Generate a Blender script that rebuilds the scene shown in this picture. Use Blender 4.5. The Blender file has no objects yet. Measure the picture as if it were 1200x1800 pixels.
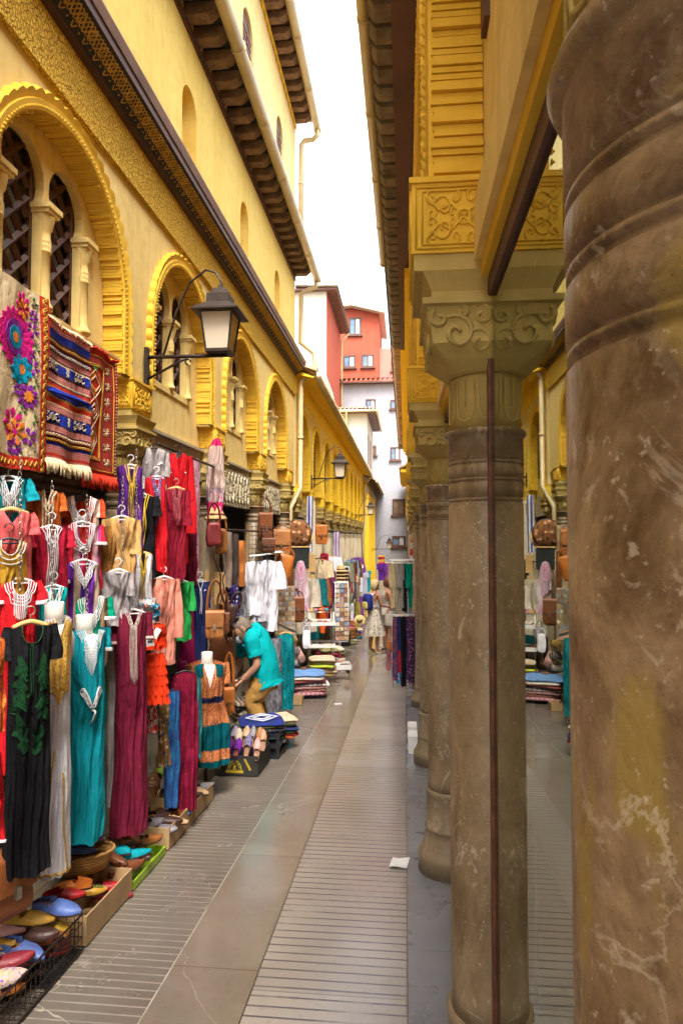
import bpy, math, random
from math import sin, cos, pi, radians, sqrt, atan2, atan, exp
from mathutils import Vector, Matrix, noise
from mathutils.geometry import tessellate_polygon
R = random.Random(11)
SC = bpy.context.scene
COL = SC.collection
# ---------------------------------------------------------------- camera model (pixels of the 1200 x 1800 photograph)
FOC = 1160.; CX = 600.; CY = 900.
YAW = atan((712-600)/FOC); PIT = atan(45/FOC); CH = 1.67; SL = .0603
_f = Vector((-sin(YAW)*cos(PIT), cos(YAW)*cos(PIT), sin(PIT)))
_r = Vector((cos(YAW), sin(YAW), 0)); _u = _r.cross(_f)
def ray(px, py): return _f + _r*((px-CX)/FOC) + _u*(-(py-CY)/FOC)
def PY(px, py, Y):
    d = ray(px, py); return Vector((0, 0, CH)) + d*(Y/d.y)
def PX(px, py, X):
    d = ray(px, py); return Vector((0, 0, CH)) + d*(X/d.x)
def fz(Y): return -SL*Y if Y < 36 else -SL*36
# ---------------------------------------------------------------- materials
MATS = {}
class NT:
    def __init__(s, name):
        s.m = bpy.data.materials.new(name); s.m.use_nodes = True
        s.t = s.m.node_tree; s.b = s.t.nodes['Principled BSDF']; s.out = s.t.nodes['Material Output']
        MATS[name] = s.m
    def n(s, typ, **kw):
        nd = s.t.nodes.new(typ)
        for k, v in kw.items():
            if k.startswith('_'): setattr(nd, k[1:], v)
            else:
                key = int(k[1:]) if (k[0] == 'i' and k[1:].isdigit()) else k.replace('__', ' ')
                s.set(nd.inputs[key], v)
        return nd
    def set(s, inp, v):
        if hasattr(v, 'is_output'): s.t.links.new(v, inp)
        elif isinstance(v, bpy.types.Node): s.t.links.new(v.outputs[0], inp)
        elif isinstance(v, (tuple, list)) and len(v) == 3 and inp.type == 'RGBA': inp.default_value = (*v, 1)
        else: inp.default_value = v
    def math(s, op, a, b=0., c=0.): return s.n('ShaderNodeMath', _operation=op, i0=a, i1=b, i2=c).outputs[0]
    def mix(s, f, a, b, mode='MIX'):
        nd = s.n('ShaderNodeMix', _data_type='RGBA', _blend_type=mode)
        s.set(nd.inputs[0], f); s.set(nd.inputs[6], a); s.set(nd.inputs[7], b); return nd.outputs[2]
    def ramp(s, f, a, b): return s.n('ShaderNodeMapRange', i0=f, i1=a, i2=b, _clamp=True).outputs[0]
    def co(s, scale=(1, 1, 1), rot=(0, 0, 0), kind='Object'):
        tc = s.n('ShaderNodeTexCoord'); mp = s.n('ShaderNodeMapping')
        s.t.links.new(tc.outputs[kind], mp.inputs[0]); mp.inputs['Scale'].default_value = scale; mp.inputs['Rotation'].default_value = rot
        return mp.outputs[0]
    def noise(s, sc, det=3, v=None, rough=.55, dist=0):
        nd = s.n('ShaderNodeTexNoise', Scale=sc, Detail=det, Roughness=rough, Distortion=dist)
        s.set(nd.inputs['Vector'], v if v is not None else s.co()); return nd.outputs[0]
    def voro(s, sc, v=None, feat='F1', out=0, rnd=1.):
        nd = s.n('ShaderNodeTexVoronoi', _feature=feat, Scale=sc, Randomness=rnd)
        s.set(nd.inputs['Vector'], v if v is not None else s.co()); return nd.outputs[out]
    def bump(s, h, st=.3, dist=.01): s.set(s.b.inputs['Normal'], s.n('ShaderNodeBump', Height=h, Strength=st, Distance=dist).outputs[0])
    def fin(s, col, rough=.6, metal=0., spec=.5, sheen=0.):
        s.set(s.b.inputs['Base Color'], col); s.set(s.b.inputs['Roughness'], rough); s.b.inputs['Metallic'].default_value = metal
        s.b.inputs['Specular IOR Level'].default_value = spec
        if sheen: s.b.inputs['Sheen Weight'].default_value = sheen
        return s.m
def sc3(c, k): return tuple(min(1., x*k) for x in c)
def plain(name, c, rough=.6, metal=0., var=.12, vs=6., bump=.15, bs=80., spec=.4):
    if name in MATS: return MATS[name]
    s = NT(name)
    col = s.mix(s.ramp(s.noise(vs, 4), .3, .7), sc3(c, 1-var), sc3(c, 1+var))
    if bump: s.bump(s.noise(bs, 3), bump, .004)
    return s.fin(col, rough, metal, spec)
def plaster(name, c, c2, dirt=.35):
    s = NT(name); v = s.co((1, 1, .35))
    n1 = s.ramp(s.noise(1.7, 5, v), .35, .75); n2 = s.ramp(s.noise(9, 5), .45, .75)
    col = s.mix(n1, c, c2); col = s.mix(s.math('MULTIPLY', n2, dirt), col, sc3(c, .72))
    streak = s.ramp(s.noise(5, 5, s.co((3, 3, .10))), .50, .78); col = s.mix(s.math('MULTIPLY', streak, dirt*.8), col, sc3(c, .62))
    s.bump(s.math('ADD', s.noise(14, 6), s.math('MULTIPLY', s.noise(3.5, 3), 1.2)), .35, .008); return s.fin(col, .85, 0, .2)
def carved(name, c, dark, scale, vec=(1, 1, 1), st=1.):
    """moulded stucco: worn paint, deeper cells darker, depth shading painted into the colour"""
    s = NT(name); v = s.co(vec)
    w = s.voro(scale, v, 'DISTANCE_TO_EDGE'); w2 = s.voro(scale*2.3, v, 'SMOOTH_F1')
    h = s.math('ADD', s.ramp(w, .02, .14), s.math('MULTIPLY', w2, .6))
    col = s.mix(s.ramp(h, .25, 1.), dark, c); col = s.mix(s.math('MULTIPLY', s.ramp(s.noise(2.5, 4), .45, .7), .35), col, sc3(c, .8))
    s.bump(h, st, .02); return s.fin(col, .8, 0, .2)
def stone(name, c1, c2, vein, vs=3., veinw=.5, patch=None, rough=.5, bumpst=.35, vec=(1, 1, .45)):
    s = NT(name); v = s.co(vec)
    col = s.mix(s.ramp(s.noise(vs, 10, v, .72, .5), .36, .64), c1, c2)
    if patch: col = s.mix(s.math('MULTIPLY', s.ramp(s.noise(vs*2.2, 3, s.co((1, 1, .55)), .4), .55, .63), .75), col, patch)
    a = s.noise(vs*.8, 6, v, .62, 1.1); ve = s.math('ABSOLUTE', s.math('SUBTRACT', a, .5)); ve = s.math('SUBTRACT', 1., s.ramp(ve, .0, .02))
    br = s.ramp(s.noise(vs*.9, 2, s.co((1.1, .9, .3))), .48, .66)
    col = s.mix(s.math('MULTIPLY', s.math('MULTIPLY', ve, br), veinw), col, vein)
    chip = s.ramp(s.noise(vs*5, 5, v, .65, .6), .60, .66); col = s.mix(s.math('MULTIPLY', chip, s.math('MULTIPLY', s.ramp(s.noise(vs*.7, 3), .45, .6), veinw*.8)), col, vein); pores = s.ramp(s.voro(vs*22), .16, .08); col = s.mix(s.math('MULTIPLY', pores, .45), col, sc3(c1, .4)); sp = s.math('MULTIPLY', s.ramp(s.noise(vs*14, 4), .62, .70), s.ramp(s.noise(vs*1.2, 3), .42, .55)); col = s.mix(s.math('MULTIPLY', sp, veinw), col, vein)
    s.bump(s.math('ADD', s.noise(60, 5), s.math('MULTIPLY', s.noise(9, 4), 2)), bumpst, .004)
    return s.fin(col, s.math('ADD', rough-.1, s.math('MULTIPLY', s.noise(6, 3), .25)), 0, .4)
def cloth(name, c, kind='plain', c2=None, c3=None, sc=10., rough=.82):
    if name in MATS: return MATS[name]
    s = NT(name); base = s.mix(s.ramp(s.noise(5, 4), .3, .7), sc3(c, .86), sc3(c, 1.12))
    if kind in ('vstripe', 'hstripe'):
        v = s.co(); sx = s.n('ShaderNodeSeparateXYZ', i0=v); w = s.math('FRACT', s.math('MULTIPLY', sx.outputs[0 if kind == 'vstripe' else 2], sc))
        col = s.mix(s.math('GREATER_THAN', w, .52), base, c2)
        if c3: col = s.mix(s.math('GREATER_THAN', w, .84), col, c3)
    elif kind == 'floral':
        d = s.voro(sc); cl = s.n('ShaderNodeTexVoronoi', _feature='F1', Scale=sc); s.set(cl.inputs['Vector'], s.co())
        pick = s.n('ShaderNodeSeparateColor', i0=cl.outputs[1]).outputs[0]
        pet = s.math('LESS_THAN', s.math('ADD', d, s.math('MULTIPLY', s.noise(sc*6, 2), .35)), .52)
        col = s.mix(pet, base, s.mix(s.math('GREATER_THAN', pick, .5), c2, c3 or c2))
    elif kind == 'dye':
        n = s.noise(sc, 6, s.co((1, 1, .5)), .7, 1.5); col = s.mix(s.ramp(n, .42, .58), base, c2)
        if c3: col = s.mix(s.math('MULTIPLY', s.ramp(s.voro(sc*5), .3, .02), .35), col, c3)
    elif kind == 'dots':
        d = s.voro(sc, None, 'F1', 0, 0.); col = s.mix(s.math('LESS_THAN', d, .28), base, c2)
    elif kind == 'check':
        nd = s.n('ShaderNodeTexChecker', Scale=sc); s.set(nd.inputs[0], s.co()); s.set(nd.inputs[1], base); s.set(nd.inputs[2], c2); col = nd.outputs[0]
    else: col = base
    s.bump(s.math('ADD', s.math('ADD', s.math('MULTIPLY', s.noise(300, 2), .6), s.math('MULTIPLY', s.noise(13, 4, s.co((1, 1, .45), (.2, .5, 0)), .6, 1.2), 6.)), s.math('MULTIPLY', s.noise(4.5, 3, s.co((1.6, 1.6, .6), (.3, -.35, 0)), .5, .8), 9.)), .5, .006)
    return s.fin(col, rough, 0, .12, 0)
def leather(name, c, rough=.42):
    if name in MATS: return MATS[name]
    s = NT(name); col = s.mix(s.ramp(s.noise(9, 5), .3, .72), sc3(c, .65), sc3(c, 1.25))
    s.bump(s.math('ADD', s.voro(160), s.math('MULTIPLY', s.noise(16, 4), 2.)), .3, .004); return s.fin(col, rough, 0, .5)
# ---------------------------------------------------------------- mesh builder
class MB:
    def __init__(s): s.v = []; s.f = []; s.mi = []; s.sm = []; s.cur = 0
    def add(s, vs, fs, smooth=False):
        o = len(s.v); s.v += [tuple(v) for v in vs]
        for f in fs: s.f.append(tuple(i+o for i in f)); s.mi.append(s.cur); s.sm.append(smooth)
        return s
    def box(s, x0, x1, y0, y1, z0, z1, M=None):
        vs = [Vector((x, y, z)) for z in (z0, z1) for y in (y0, y1) for x in (x0, x1)]
        if M: vs = [M @ v for v in vs]
        return s.add(vs, [(0, 2, 3, 1), (4, 5, 7, 6), (0, 1, 5, 4), (2, 6, 7, 3), (0, 4, 6, 2), (1, 3, 7, 5)])
    def tube(s, pts, r, n=6, closed=False, smooth=True, flat=1., rs=None):
        pts = [Vector(p) for p in pts]; N = len(pts); rings = []; up = None
        for i, p in enumerate(pts):
            a = pts[(i-1) % N] if (closed or i > 0) else p; b = pts[(i+1) % N] if (closed or i < N-1) else p
            t = (b-a); t = t.normalized() if t.length > 1e-9 else Vector((0, 0, 1))
            if up is None: up = t.orthogonal().normalized() if abs(t.z) > .95 else Vector((0, 0, 1))
            e = up.cross(t); e = e.normalized() if e.length > 1e-6 else t.orthogonal().normalized()
            g = t.cross(e).normalized(); up = g
            rr = rs[i] if rs else r
            rings.append([p + e*(rr*cos(2*pi*k/n)) + g*(rr*flat*sin(2*pi*k/n)) for k in range(n)])
        vs = [v for q in rings for v in q]; fs = []
        for i in range(N if closed else N-1):
            j = (i+1) % N
            for k in range(n): fs.append((i*n+k, i*n+(k+1) % n, j*n+(k+1) % n, j*n+k))
        if not closed: fs += [tuple(range(n-1, -1, -1)), tuple((N-1)*n+k for k in range(n))]
        return s.add(vs, fs, smooth)
    def lathe(s, prof, c=(0, 0, 0), n=24, smooth=True, sq=None, a0=0., a1=2*pi):
        """prof: (r, z) pairs; sq: optional list of squareness 0..1 per ring"""
        c = Vector(c); full = abs(a1-a0-2*pi) < 1e-6; m = n if full else n+1; vs = []
        for i, (r, z) in enumerate(prof):
            q = sq[i] if sq else 0
            for k in range(m):
                a = a0+(a1-a0)*k/n; cc, ss = cos(a), sin(a); kq = 1/max(abs(cc), abs(ss)); rr = r*((1-q)+q*kq)
                vs.append(c+Vector((rr*cc, rr*ss, z)))
        fs = []
        for i in range(len(prof)-1):
            for k in range(n if full else n): fs.append((i*m+k, i*m+(k+1) % m, (i+1)*m+(k+1) % m, (i+1)*m+k))
        if full: fs += [tuple(range(m-1, -1, -1)), tuple((len(prof)-1)*m+k for k in range(m))]
        return s.add(vs, fs, smooth)
    def grid(s, fn, nu, nv, cu=False, smooth=True, flip=False):
        m = nu if cu else nu+1; vs = [fn(i/nu, j/nv) for j in range(nv+1) for i in range(m)]; fs = []
        for j in range(nv):
            for i in range(nu):
                q = (j*m+i, j*m+(i+1) % m, (j+1)*m+(i+1) % m, (j+1)*m+i); fs.append(q[::-1] if flip else q)
        return s.add(vs, fs, smooth)
    def plate(s, loops, T, depth, back=False):
        """planar polygon with holes, T(u,v,w) -> point, sides run from w=0 to w=depth"""
        flat = [p for l in loops for p in l]
        tris = tessellate_polygon([[Vector((p[0], p[1], 0)) for p in l] for l in loops])
        s.add([T(p[0], p[1], 0) for p in flat], [tuple(t) for t in tris])
        if back: s.add([T(p[0], p[1], depth) for p in flat], [tuple(t)[::-1] for t in tris])
        if depth:
            for l in loops:
                n = len(l); s.add([T(p[0], p[1], w) for w in (0, depth) for p in l], [(k, (k+1) % n, n+(k+1) % n, n+k) for k in range(n)])
        return s
    def build(s, name, mats, parent=None, org=(0, 0, 0)):
        me = bpy.data.meshes.new(name); o = Vector(org)
        me.from_pydata([tuple(Vector(v)-o) for v in s.v], [], s.f)
        for m in (mats if isinstance(mats, (list, tuple)) else [mats]): me.materials.append(m)
        me.polygons.foreach_set('material_index', s.mi); me.polygons.foreach_set('use_smooth', s.sm); me.update()
        ob = bpy.data.objects.new(name, me); COL.objects.link(ob)
        if parent: ob.parent = parent
        return ob
def tag(o, label=None, cat=None, group=None, kind=None):
    if label: o['label'] = label
    if cat: o['category'] = cat
    if group: o['group'] = group
    if kind: o['kind'] = kind
    return o
def thing(name, label, cat, loc=(0, 0, 0), rz=0., group=None):
    o = bpy.data.objects.new(name, None); o.empty_display_size = .1; COL.objects.link(o)
    o.location = loc; o.rotation_euler = (0, 0, rz); return tag(o, label, cat, group)
def copy_tree(o, parent=None):
    c = o.copy(); COL.objects.link(c)
    if parent: c.parent = parent
    for ch in list(o.children): copy_tree(ch, c)
    return c
def lerp(tab, t):
    if t <= tab[0][0]: return tab[0][1]
    for (a, x), (b, y) in zip(tab, tab[1:]):
        if t <= b: return x+(y-x)*(t-a)/(b-a)
    return tab[-1][1]
# ---------------------------------------------------------------- palette
CREAM = plaster('cream_plaster', (.75, .55, .19), (.84, .64, .255), .5)
CREAM2 = plaster('pale_yellow_plaster', (.74, .53, .13), (.81, .61, .185), .45)
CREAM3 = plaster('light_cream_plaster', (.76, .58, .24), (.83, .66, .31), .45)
YEL = plaster('yellow_paint', (.74, .45, .04), (.82, .53, .07), .4)
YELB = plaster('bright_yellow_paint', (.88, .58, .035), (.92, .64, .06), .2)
FRIEZE = carved('carved_yellow_stucco', (.80, .50, .055), (.50, .27, .022), 44, (1, 1, .7), .8)
PANEL = carved('carved_panel_ground', (.50, .28, .03), (.30, .15, .01), 60)
OLIVE = plaster('olive_painted_stone', (.46, .335, .105), (.55, .42, .155), .5)
CAPST = carved('carved_capital_stone', (.33, .25, .13), (.19, .13, .06), 22, (1, 1, 1), .7)
SHAFT = stone('brown_limestone', (.15, .095, .045), (.34, .245, .14), (.66, .55, .41), 6.0, .6, None, .42, .5, (1, 1, .6))
SHAFT0 = stone('mottled_brown_marble', (.085, .042, .016), (.33, .215, .115), (.66, .54, .40), 9., .5, (.30, .20, .045), .38, .7, (1, 1, .9))
BASEST = stone('worn_base_stone', (.20, .14, .075), (.30, .22, .13), (.55, .46, .34), 4, .5, None, .5)
GREYST = stone('grey_lintel_stone', (.36, .29, .18), (.48, .40, .27), (.62, .55, .42), 3, .3, None, .7)
RELIEF = carved('pale_relief_stone', (.58, .50, .34), (.30, .25, .15), 15, (1, 1, .5), .8)
BROWNW = plain('dark_brown_wood', (.085, .035, .022), .55, 0, .35, 5, .3, 40)
BROWNP = plain('brown_painted_board', (.10, .045, .035), .6, 0, .2, 3, .2, 30)
RAFT = plain('weathered_rafter_wood', (.17, .10, .055), .75, 0, .4, 8, .4, 50)
DARKG = plain('dark_eave_board', (.03, .03, .035), .8, 0, .4, 4)
BLACKP = plain('black_painted_cornice', (.022, .022, .03), .6, 0, .3, 4)
GOLDP = plain('ochre_strapwork_paint', (.50, .30, .05), .6, 0, .25, 8)
COPPER = plain('weathered_copper_strip', (.26, .16, .12), .5, .4, .3, 3)
GUTTER = plain('beige_gutter_metal', (.52, .42, .24), .45, .3, .15, 3)
PIPE = plain('painted_downpipe', (.56, .44, .24), .5, .2, .2, 3)
IRON = plain('dark_iron', (.045, .032, .026), .5, .6, .3, 12, .25, 90)
CHAINM = plain('steel_chain', (.45, .40, .33), .35, .9, .2, 20)
TILE = plain('clay_roof_tile', (.36, .23, .13), .85, 0, .45, 7, .5, 40)
TILEG = plain('grey_clay_tile', (.17, .13, .095), .9, 0, .45, 6, .5, 40)
WHITEW = plaster('white_limewash', (.265, .262, .29), (.31, .305, .33), .4)
WARMW = plaster('warm_white_limewash', (.38, .345, .29), (.44, .405, .345), .3)
REDW = plaster('brick_red_render', (.29, .058, .032), (.35, .08, .045), .25)
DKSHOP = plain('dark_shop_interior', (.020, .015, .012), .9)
SHUT = plain('brown_roller_shutter', (.13, .085, .05), .5, .3, .3, 4)
PANE = plain('window_glass', (.10, .16, .24), .08, 0, .3, 3, 0)
FROST = plain('frosted_lamp_glass', (.62, .53, .40), .35, 0, .08, 4)
WOODL = plain('pale_hanger_wood', (.60, .36, .12), .5, 0, .2, 12)
WHITEP = plain('white_plastic', (.78, .76, .74), .4, 0, .05)
BLACKPL = plain('black_plastic', (.02, .02, .022), .4)
CARD = plain('cardboard', (.42, .27, .13), .85, 0, .12, 9)
PAPER = plain('white_paper', (.80, .79, .76), .8, 0, .05)
INK = plain('black_ink', (.02, .02, .03), .8)
GOLDTH = plain('gold_thread', (.55, .34, .08), .5, .3, .3, 60, .6, 200)
WHITETH = plain('white_braid', (.62, .60, .61), .7, 0, .1, 60, .4, 300)
SILVTH = plain('silver_braid', (.55, .45, .38), .6, .2, .3, 60, .5, 200)
SKIN = plain('skin', (.52, .27, .17), .5, 0, .1, 20)
SKINT = plain('tanned_skin', (.44, .21, .12), .5, 0, .1, 20)
MANQ = plain('mannequin_white', (.74, .69, .62), .5, 0, .05)
# ---------------------------------------------------------------- paving and ground
def sheet(name, x0, x1, y0, y1, dz, mat, ny=1):
    b = MB(); b.grid(lambda u, v: Vector((x0+(x1-x0)*u, y0+(y1-y0)*v, -SL*(y0+(y1-y0)*v)+dz)), 1, ny, smooth=False)
    return tag(b.build(name, mat), kind='structure')
def paving(name, pitch, c1, c2, groove, slab=1.1, off=0., gend=6.9, rough=.2):
    s = NT(name); v = s.co(); xyz = s.n('ShaderNodeSeparateXYZ', i0=v); X, Y = xyz.outputs[0], xyz.outputs[1]
    sid = s.math('FLOOR', s.math('DIVIDE', s.math('ADD', Y, off), slab)); wn = s.n('ShaderNodeTexWhiteNoise', _noise_dimensions='1D', W=sid).outputs[0]
    col = s.mix(s.ramp(s.noise(2.2, 6, v, .6, .5), .32, .7), c1, c2); col = s.mix(s.math('MULTIPLY', wn, .35), col, sc3(c1, .72))
    ve = s.math('SUBTRACT', 1., s.ramp(s.math('ABSOLUTE', s.math('SUBTRACT', s.noise(1.1, 4, v, .55, 1.6), .5)), 0, .006))
    col = s.mix(s.math('MULTIPLY', ve, s.math('MULTIPLY', s.ramp(s.noise(.8, 2, s.co((1, .7, 1), (0, 0, .6))), .5, .6), .55)), col, (.6, .54, .44))
    grime = s.ramp(s.noise(26, 5), .58, .72); col = s.mix(s.math('MULTIPLY', grime, .25), col, sc3(c1, .55))
    spots = s.ramp(s.voro(3.3, v), .05, .035); keep = s.math('GREATER_THAN', s.noise(1.9, 1, v), .56); col = s.mix(s.math('MULTIPLY', s.math('MULTIPLY', spots, keep), .75), col, (.05, .045, .04))
    fj = s.math('FRACT', s.math('DIVIDE', s.math('ADD', Y, off), slab)); joint = s.math('LESS_THAN', s.math('ABSOLUTE', s.math('SUBTRACT', fj, .5)), .0)
    joint = s.math('LESS_THAN', fj, .006/slab); h = s.math('MULTIPLY', joint, -1.)
    col = s.mix(s.math('MULTIPLY', joint, .7), col, sc3(c1, .45))
    if pitch:
        wob = s.math('MULTIPLY', s.noise(2.5, 2), .006)
        g = s.math('FRACT', s.math('DIVIDE', s.math('ADD', Y, wob), pitch)); g = s.math('LESS_THAN', g, .17)
        g = s.math('MULTIPLY', g, s.math('LESS_THAN', Y, gend)); worn = s.ramp(s.noise(4, 4), .25, .5); g = s.math('MULTIPLY', g, worn)
        col = s.mix(g, col, groove); h = s.math('SUBTRACT', h, g)
        s.set(s.b.inputs['Roughness'], .4)
    s.bump(s.math('ADD', h, s.math('MULTIPLY', s.noise(30, 4), .25)), .55, .006)
    return s.fin(col, s.math('ADD', rough-.06, s.math('MULTIPLY', s.noise(3.2, 4), .2)), 0, .6)
PV1 = paving('grooved_paving_left', .052, (.14, .115, .092), (.20, .17, .138), (.27, .232, .188), 1.3, .3, 8.3, .21)
PV2 = paving('plain_paving_slabs', 0, (.185, .147, .112), (.26, .215, .17), None, 1.15, .62, 0, .09)
PV3 = paving('grooved_paving_right', .062, (.29, .25, .215), (.38, .335, .295), (.10, .088, .10), 1.6, .5, 6.9, .16)
PV4 = paving('slate_kerb_slabs', 0, (.16, .16, .172), (.26, .26, .275), None, 1.05, .1, 0, .24)
MORT = plain('pale_mortar', (.34, .30, .24), .8, 0, .4, 9)
tag(MB().grid(lambda u, v: Vector((-60+120*u, -60+320*v, -6.5)), 1, 1, smooth=False).build('ground', plain('earth', (.2, .17, .13), .9)), kind='structure')
sheet('street_bed', -3.4, 1.6, -6, 36, -.03, PV2)
sheet('paving_left', -2.7, -1.002, -6, 36, 0, PV1)
sheet('paving_middle', -.998, -.628, -6, 36, 0, PV2)
sheet('paving_right', -.624, .0, -6, 36, 0, PV3)
sheet('paving_seam', -1.003, -.997, -6, 36, .003, MORT)
sheet('kerb', .004, .9, -6, 36, .006, PV4)
b = MB(); b.grid(lambda u, v: Vector((-9+14*u, 36+16*v, -SL*36)), 1, 1, smooth=False)
tag(b.build('far_street', PV2), kind='structure')
# stone step along the left shops
b = MB()
for k in range(12):
    y0, y1 = -3+k*1.17, -3+k*1.17+1.164
    vs = [Vector((x, y, -SL*y+z)) for z in (-.02, .13) for y in (y0, y1) for x in (-2.6, -1.60)]
    b.add(vs, [(4, 5, 7, 6), (0, 1, 5, 4), (2, 6, 7, 3), (0, 4, 6, 2), (1, 3, 7, 5)])
tag(b.build('shop_step', stone('step_stone', (.14, .11, .075), (.22, .18, .13), (.4, .34, .25), 3, .3)), kind='structure')
# ---------------------------------------------------------------- arcade pieces shared by the houses
def arch_path(c, zc, r, zb, n=40):
    """points (y, z, ny, nz) from near foot over the crown to the far foot; n is the outward direction"""
    pts = [(c-r, zb+(zc-zb)*k/8, -1, 0) for k in range(8)]
    pts += [(c-r*cos(pi*k/n), zc+r*sin(pi*k/n)*1.03, -cos(pi*k/n), sin(pi*k/n)) for k in range(n+1)]
    pts += [(c+r, zc-(zc-zb)*(k+1)/8, 1, 0) for k in range(8)]
    return pts
def arcade_wall(par, xw, sx, y0, y1, cs, zc, rin, zb, ztop, mat, org, depth=.14, xt=None):
    rins = rin if isinstance(rin, list) else [rin]*len(cs); zcs = zc if isinstance(zc, list) else [zc]*len(cs)
    out = [(y0, ztop), (y0, zb)]
    for c, r, z in zip(cs, rins, zcs): out += [(p[0], p[1]) for p in arch_path(c, z, r, zb, 28)]
    out += [(y1, zb), (y1, ztop)]
    b = MB(); b.plate([out], lambda u, v, w: Vector((xw-sx*w, u, v)), depth)
    return b.build('wall', mat, par, org)
def arch_band(par, xw, sx, c, zc, rin, zb, mat, org, rich=2, depth=.13, fr=.11, lob=None):
    # soffit ribs: courses of varying depth
    b = MB(); P = arch_path(c, zc, rin, zb, 60 if rich > 1 else 30); L = [0.]
    for p, q in zip(P, P[1:]): L.append(L[-1]+math.hypot(q[0]-p[0], q[1]-p[1]))
    def at(l):
        l = max(0, min(L[-1]-1e-6, l)); i = 0
        lo, hi = 0, len(L)-1
        while hi-lo > 1:
            m = (lo+hi)//2
            if L[m] <= l: lo = m
            else: hi = m
        t = (l-L[lo])/max(1e-9, L[hi]-L[lo]); p, q = P[lo], P[hi]
        v = [p[k]+(q[k]-p[k])*t for k in range(4)]; m = math.hypot(v[2], v[3]) or 1
        return v[0], v[1], v[2]/m, v[3]/m
    pitch = .018 if rich > 1 else .07; n = int(L[-1]/pitch); rr = random.Random(int(c*100))
    for k in range(n):
        l0, l1 = k*L[-1]/n, (k+.86)*L[-1]/n; dz = rr.choice((.003, .005, .009, .016)) if rich > 1 else (.006 if k % 2 else .014)
        a, e = at(l0), at(l1); wf = rr.uniform(-.004, .006)
        vs = []
        for q in (a, e):
            for off in (0.004, -dz):
                for w in (-.012+wf, depth): vs.append(Vector((xw-sx*w, q[0]+q[2]*off, q[1]+q[3]*off)))
        b.add(vs, [(2, 3, 7, 6), (0, 2, 6, 4), (0, 1, 3, 2), (4, 6, 7, 5), (1, 5, 7, 3)])
    b.build('arch_soffit', mat, par, org)
    # scalloped fringe, proud of the wall
    b = MB(); lobes = lob or max(8, int(L[-1]/.085)); nn = lobes*(6 if rich > 1 else 4)
    def F(u, v):
        l = L[-1]*u; y, z, ny, nz = at(l); ph = abs(sin(pi*lobes*u)); ro = fr*(.86+.14*ph)
        prof = [(0, .0), (.004, .022), (.05, .03), (.055, .018), (ro*.86, .030+.009*ph), (ro, .014), (ro, -.004)][min(6, int(round(v*6)))]
        return Vector((xw+sx*prof[1], y+ny*prof[0], z+nz*prof[0]))
    b.grid(F, nn, 6, smooth=False); b.build('arch_fringe', mat, par, org)
    if rich > 1:   # beaded inner edging
        b = MB()
        for k in range(int(L[-1]/.03)):
            y, z, ny, nz = at(k*.03+.01); q = Vector((xw+sx*.03, y+ny*.018, z+nz*.018)); r0 = .011
            b.add([q+Vector((sx*.012, 0, 0))]+[q+Vector((0, r0*cos(a*pi/2.5), r0*sin(a*pi/2.5))) for a in range(5)], [(0, 1+a, 1+(a+1) % 5) for a in range(5)], True)
        b.build('arch_beading', mat, par, org)
def arabesque(b, T, w, h, r=.0035, seed=1, dens=1.):
    """raised strapwork scrolls inside a w x h panel; T(u, v, out)"""
    rr = random.Random(seed)
    def curve(pts, rad=r): b.tube([T(p[0], p[1], .002) for p in pts], rad, 4)
    for m in (.46, .40):
        curve([(-w*m, -h*m), (w*m, -h*m), (w*m, h*m), (-w*m, h*m), (-w*m, -h*m)], r*.9)
    for sx in (-1, 1):
        for sy in (-1, 1):
            for (cx, cy, R0, tw, a0) in ((.19, .16, .13, 2.2, .5), (.08, .30, .08, 1.6, 2.), (.30, .29, .09, -1.9, 1.), (.31, .07, .07, 1.7, 3.), (.10, .06, .08, -1.8, 4.)):
                pts = []
                for k in range(16):
                    t = k/15; a = a0+tw*pi*t; q = R0*(1-.82*t); pts.append((sx*w*(cx+q*cos(a)*min(1, h/w)), sy*h*(cy+q*sin(a)*min(1.4, w/h))))
                curve(pts)
            curve([(0, 0), (sx*w*.12, sy*h*.2), (sx*w*.24, sy*h*.1), (sx*w*.36, sy*h*.34)])
    curve([(w*.07*cos(k*pi/8)*min(1, h/w)*1.6, h*.11*sin(k*pi/8)) for k in range(17)])
def colonnette(par, x, y, z0, z1, r, mat, org):
    b = MB(); h = z1-z0; b.lathe([(r*1.5, 0), (r*1.5, .02), (r*1.1, .04), (r, .06), (r*.96, h-.26), (r*1.15, h-.255), (r*1.15, h-.245), (r*.98, h-.24), (r*1.15, h-.225), (r*1.15, h-.215), (r*.98, h-.21), (r*1.12, h-.2), (r*1.12, h-.19), (r*.95, h-.18), (r*.95, h-.14), (r*1.3, h-.12), (r*1.55, h-.07), (r*1.7, h-.04)], (x, y, z0), 16)
    b.box(x-r*1.7, x+r*1.7, y-r*1.7, y+r*1.7, z1-.05, z1-.028); b.box(x-r*2, x+r*2, y-r*2, y+r*2, z1-.0279, z1)
    return b.build('colonnette', mat, par, org)
def keyhole(c, hw, z0, zs, top, n=18):
    """horseshoe window outline"""
    r = hw*1.16; zc = top-r; pts = [(c-hw, z0), (c+hw, z0), (c+hw, zs)]
    a0 = math.asin(min(1, .86)); s = math.acos(hw/r)
    pts += [(c+r*cos(-s+(pi+2*s)*k/n), zc+r*sin(-s+(pi+2*s)*k/n)) for k in range(n+1)]
    pts += [(c-hw, zs)]
    return pts
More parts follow.
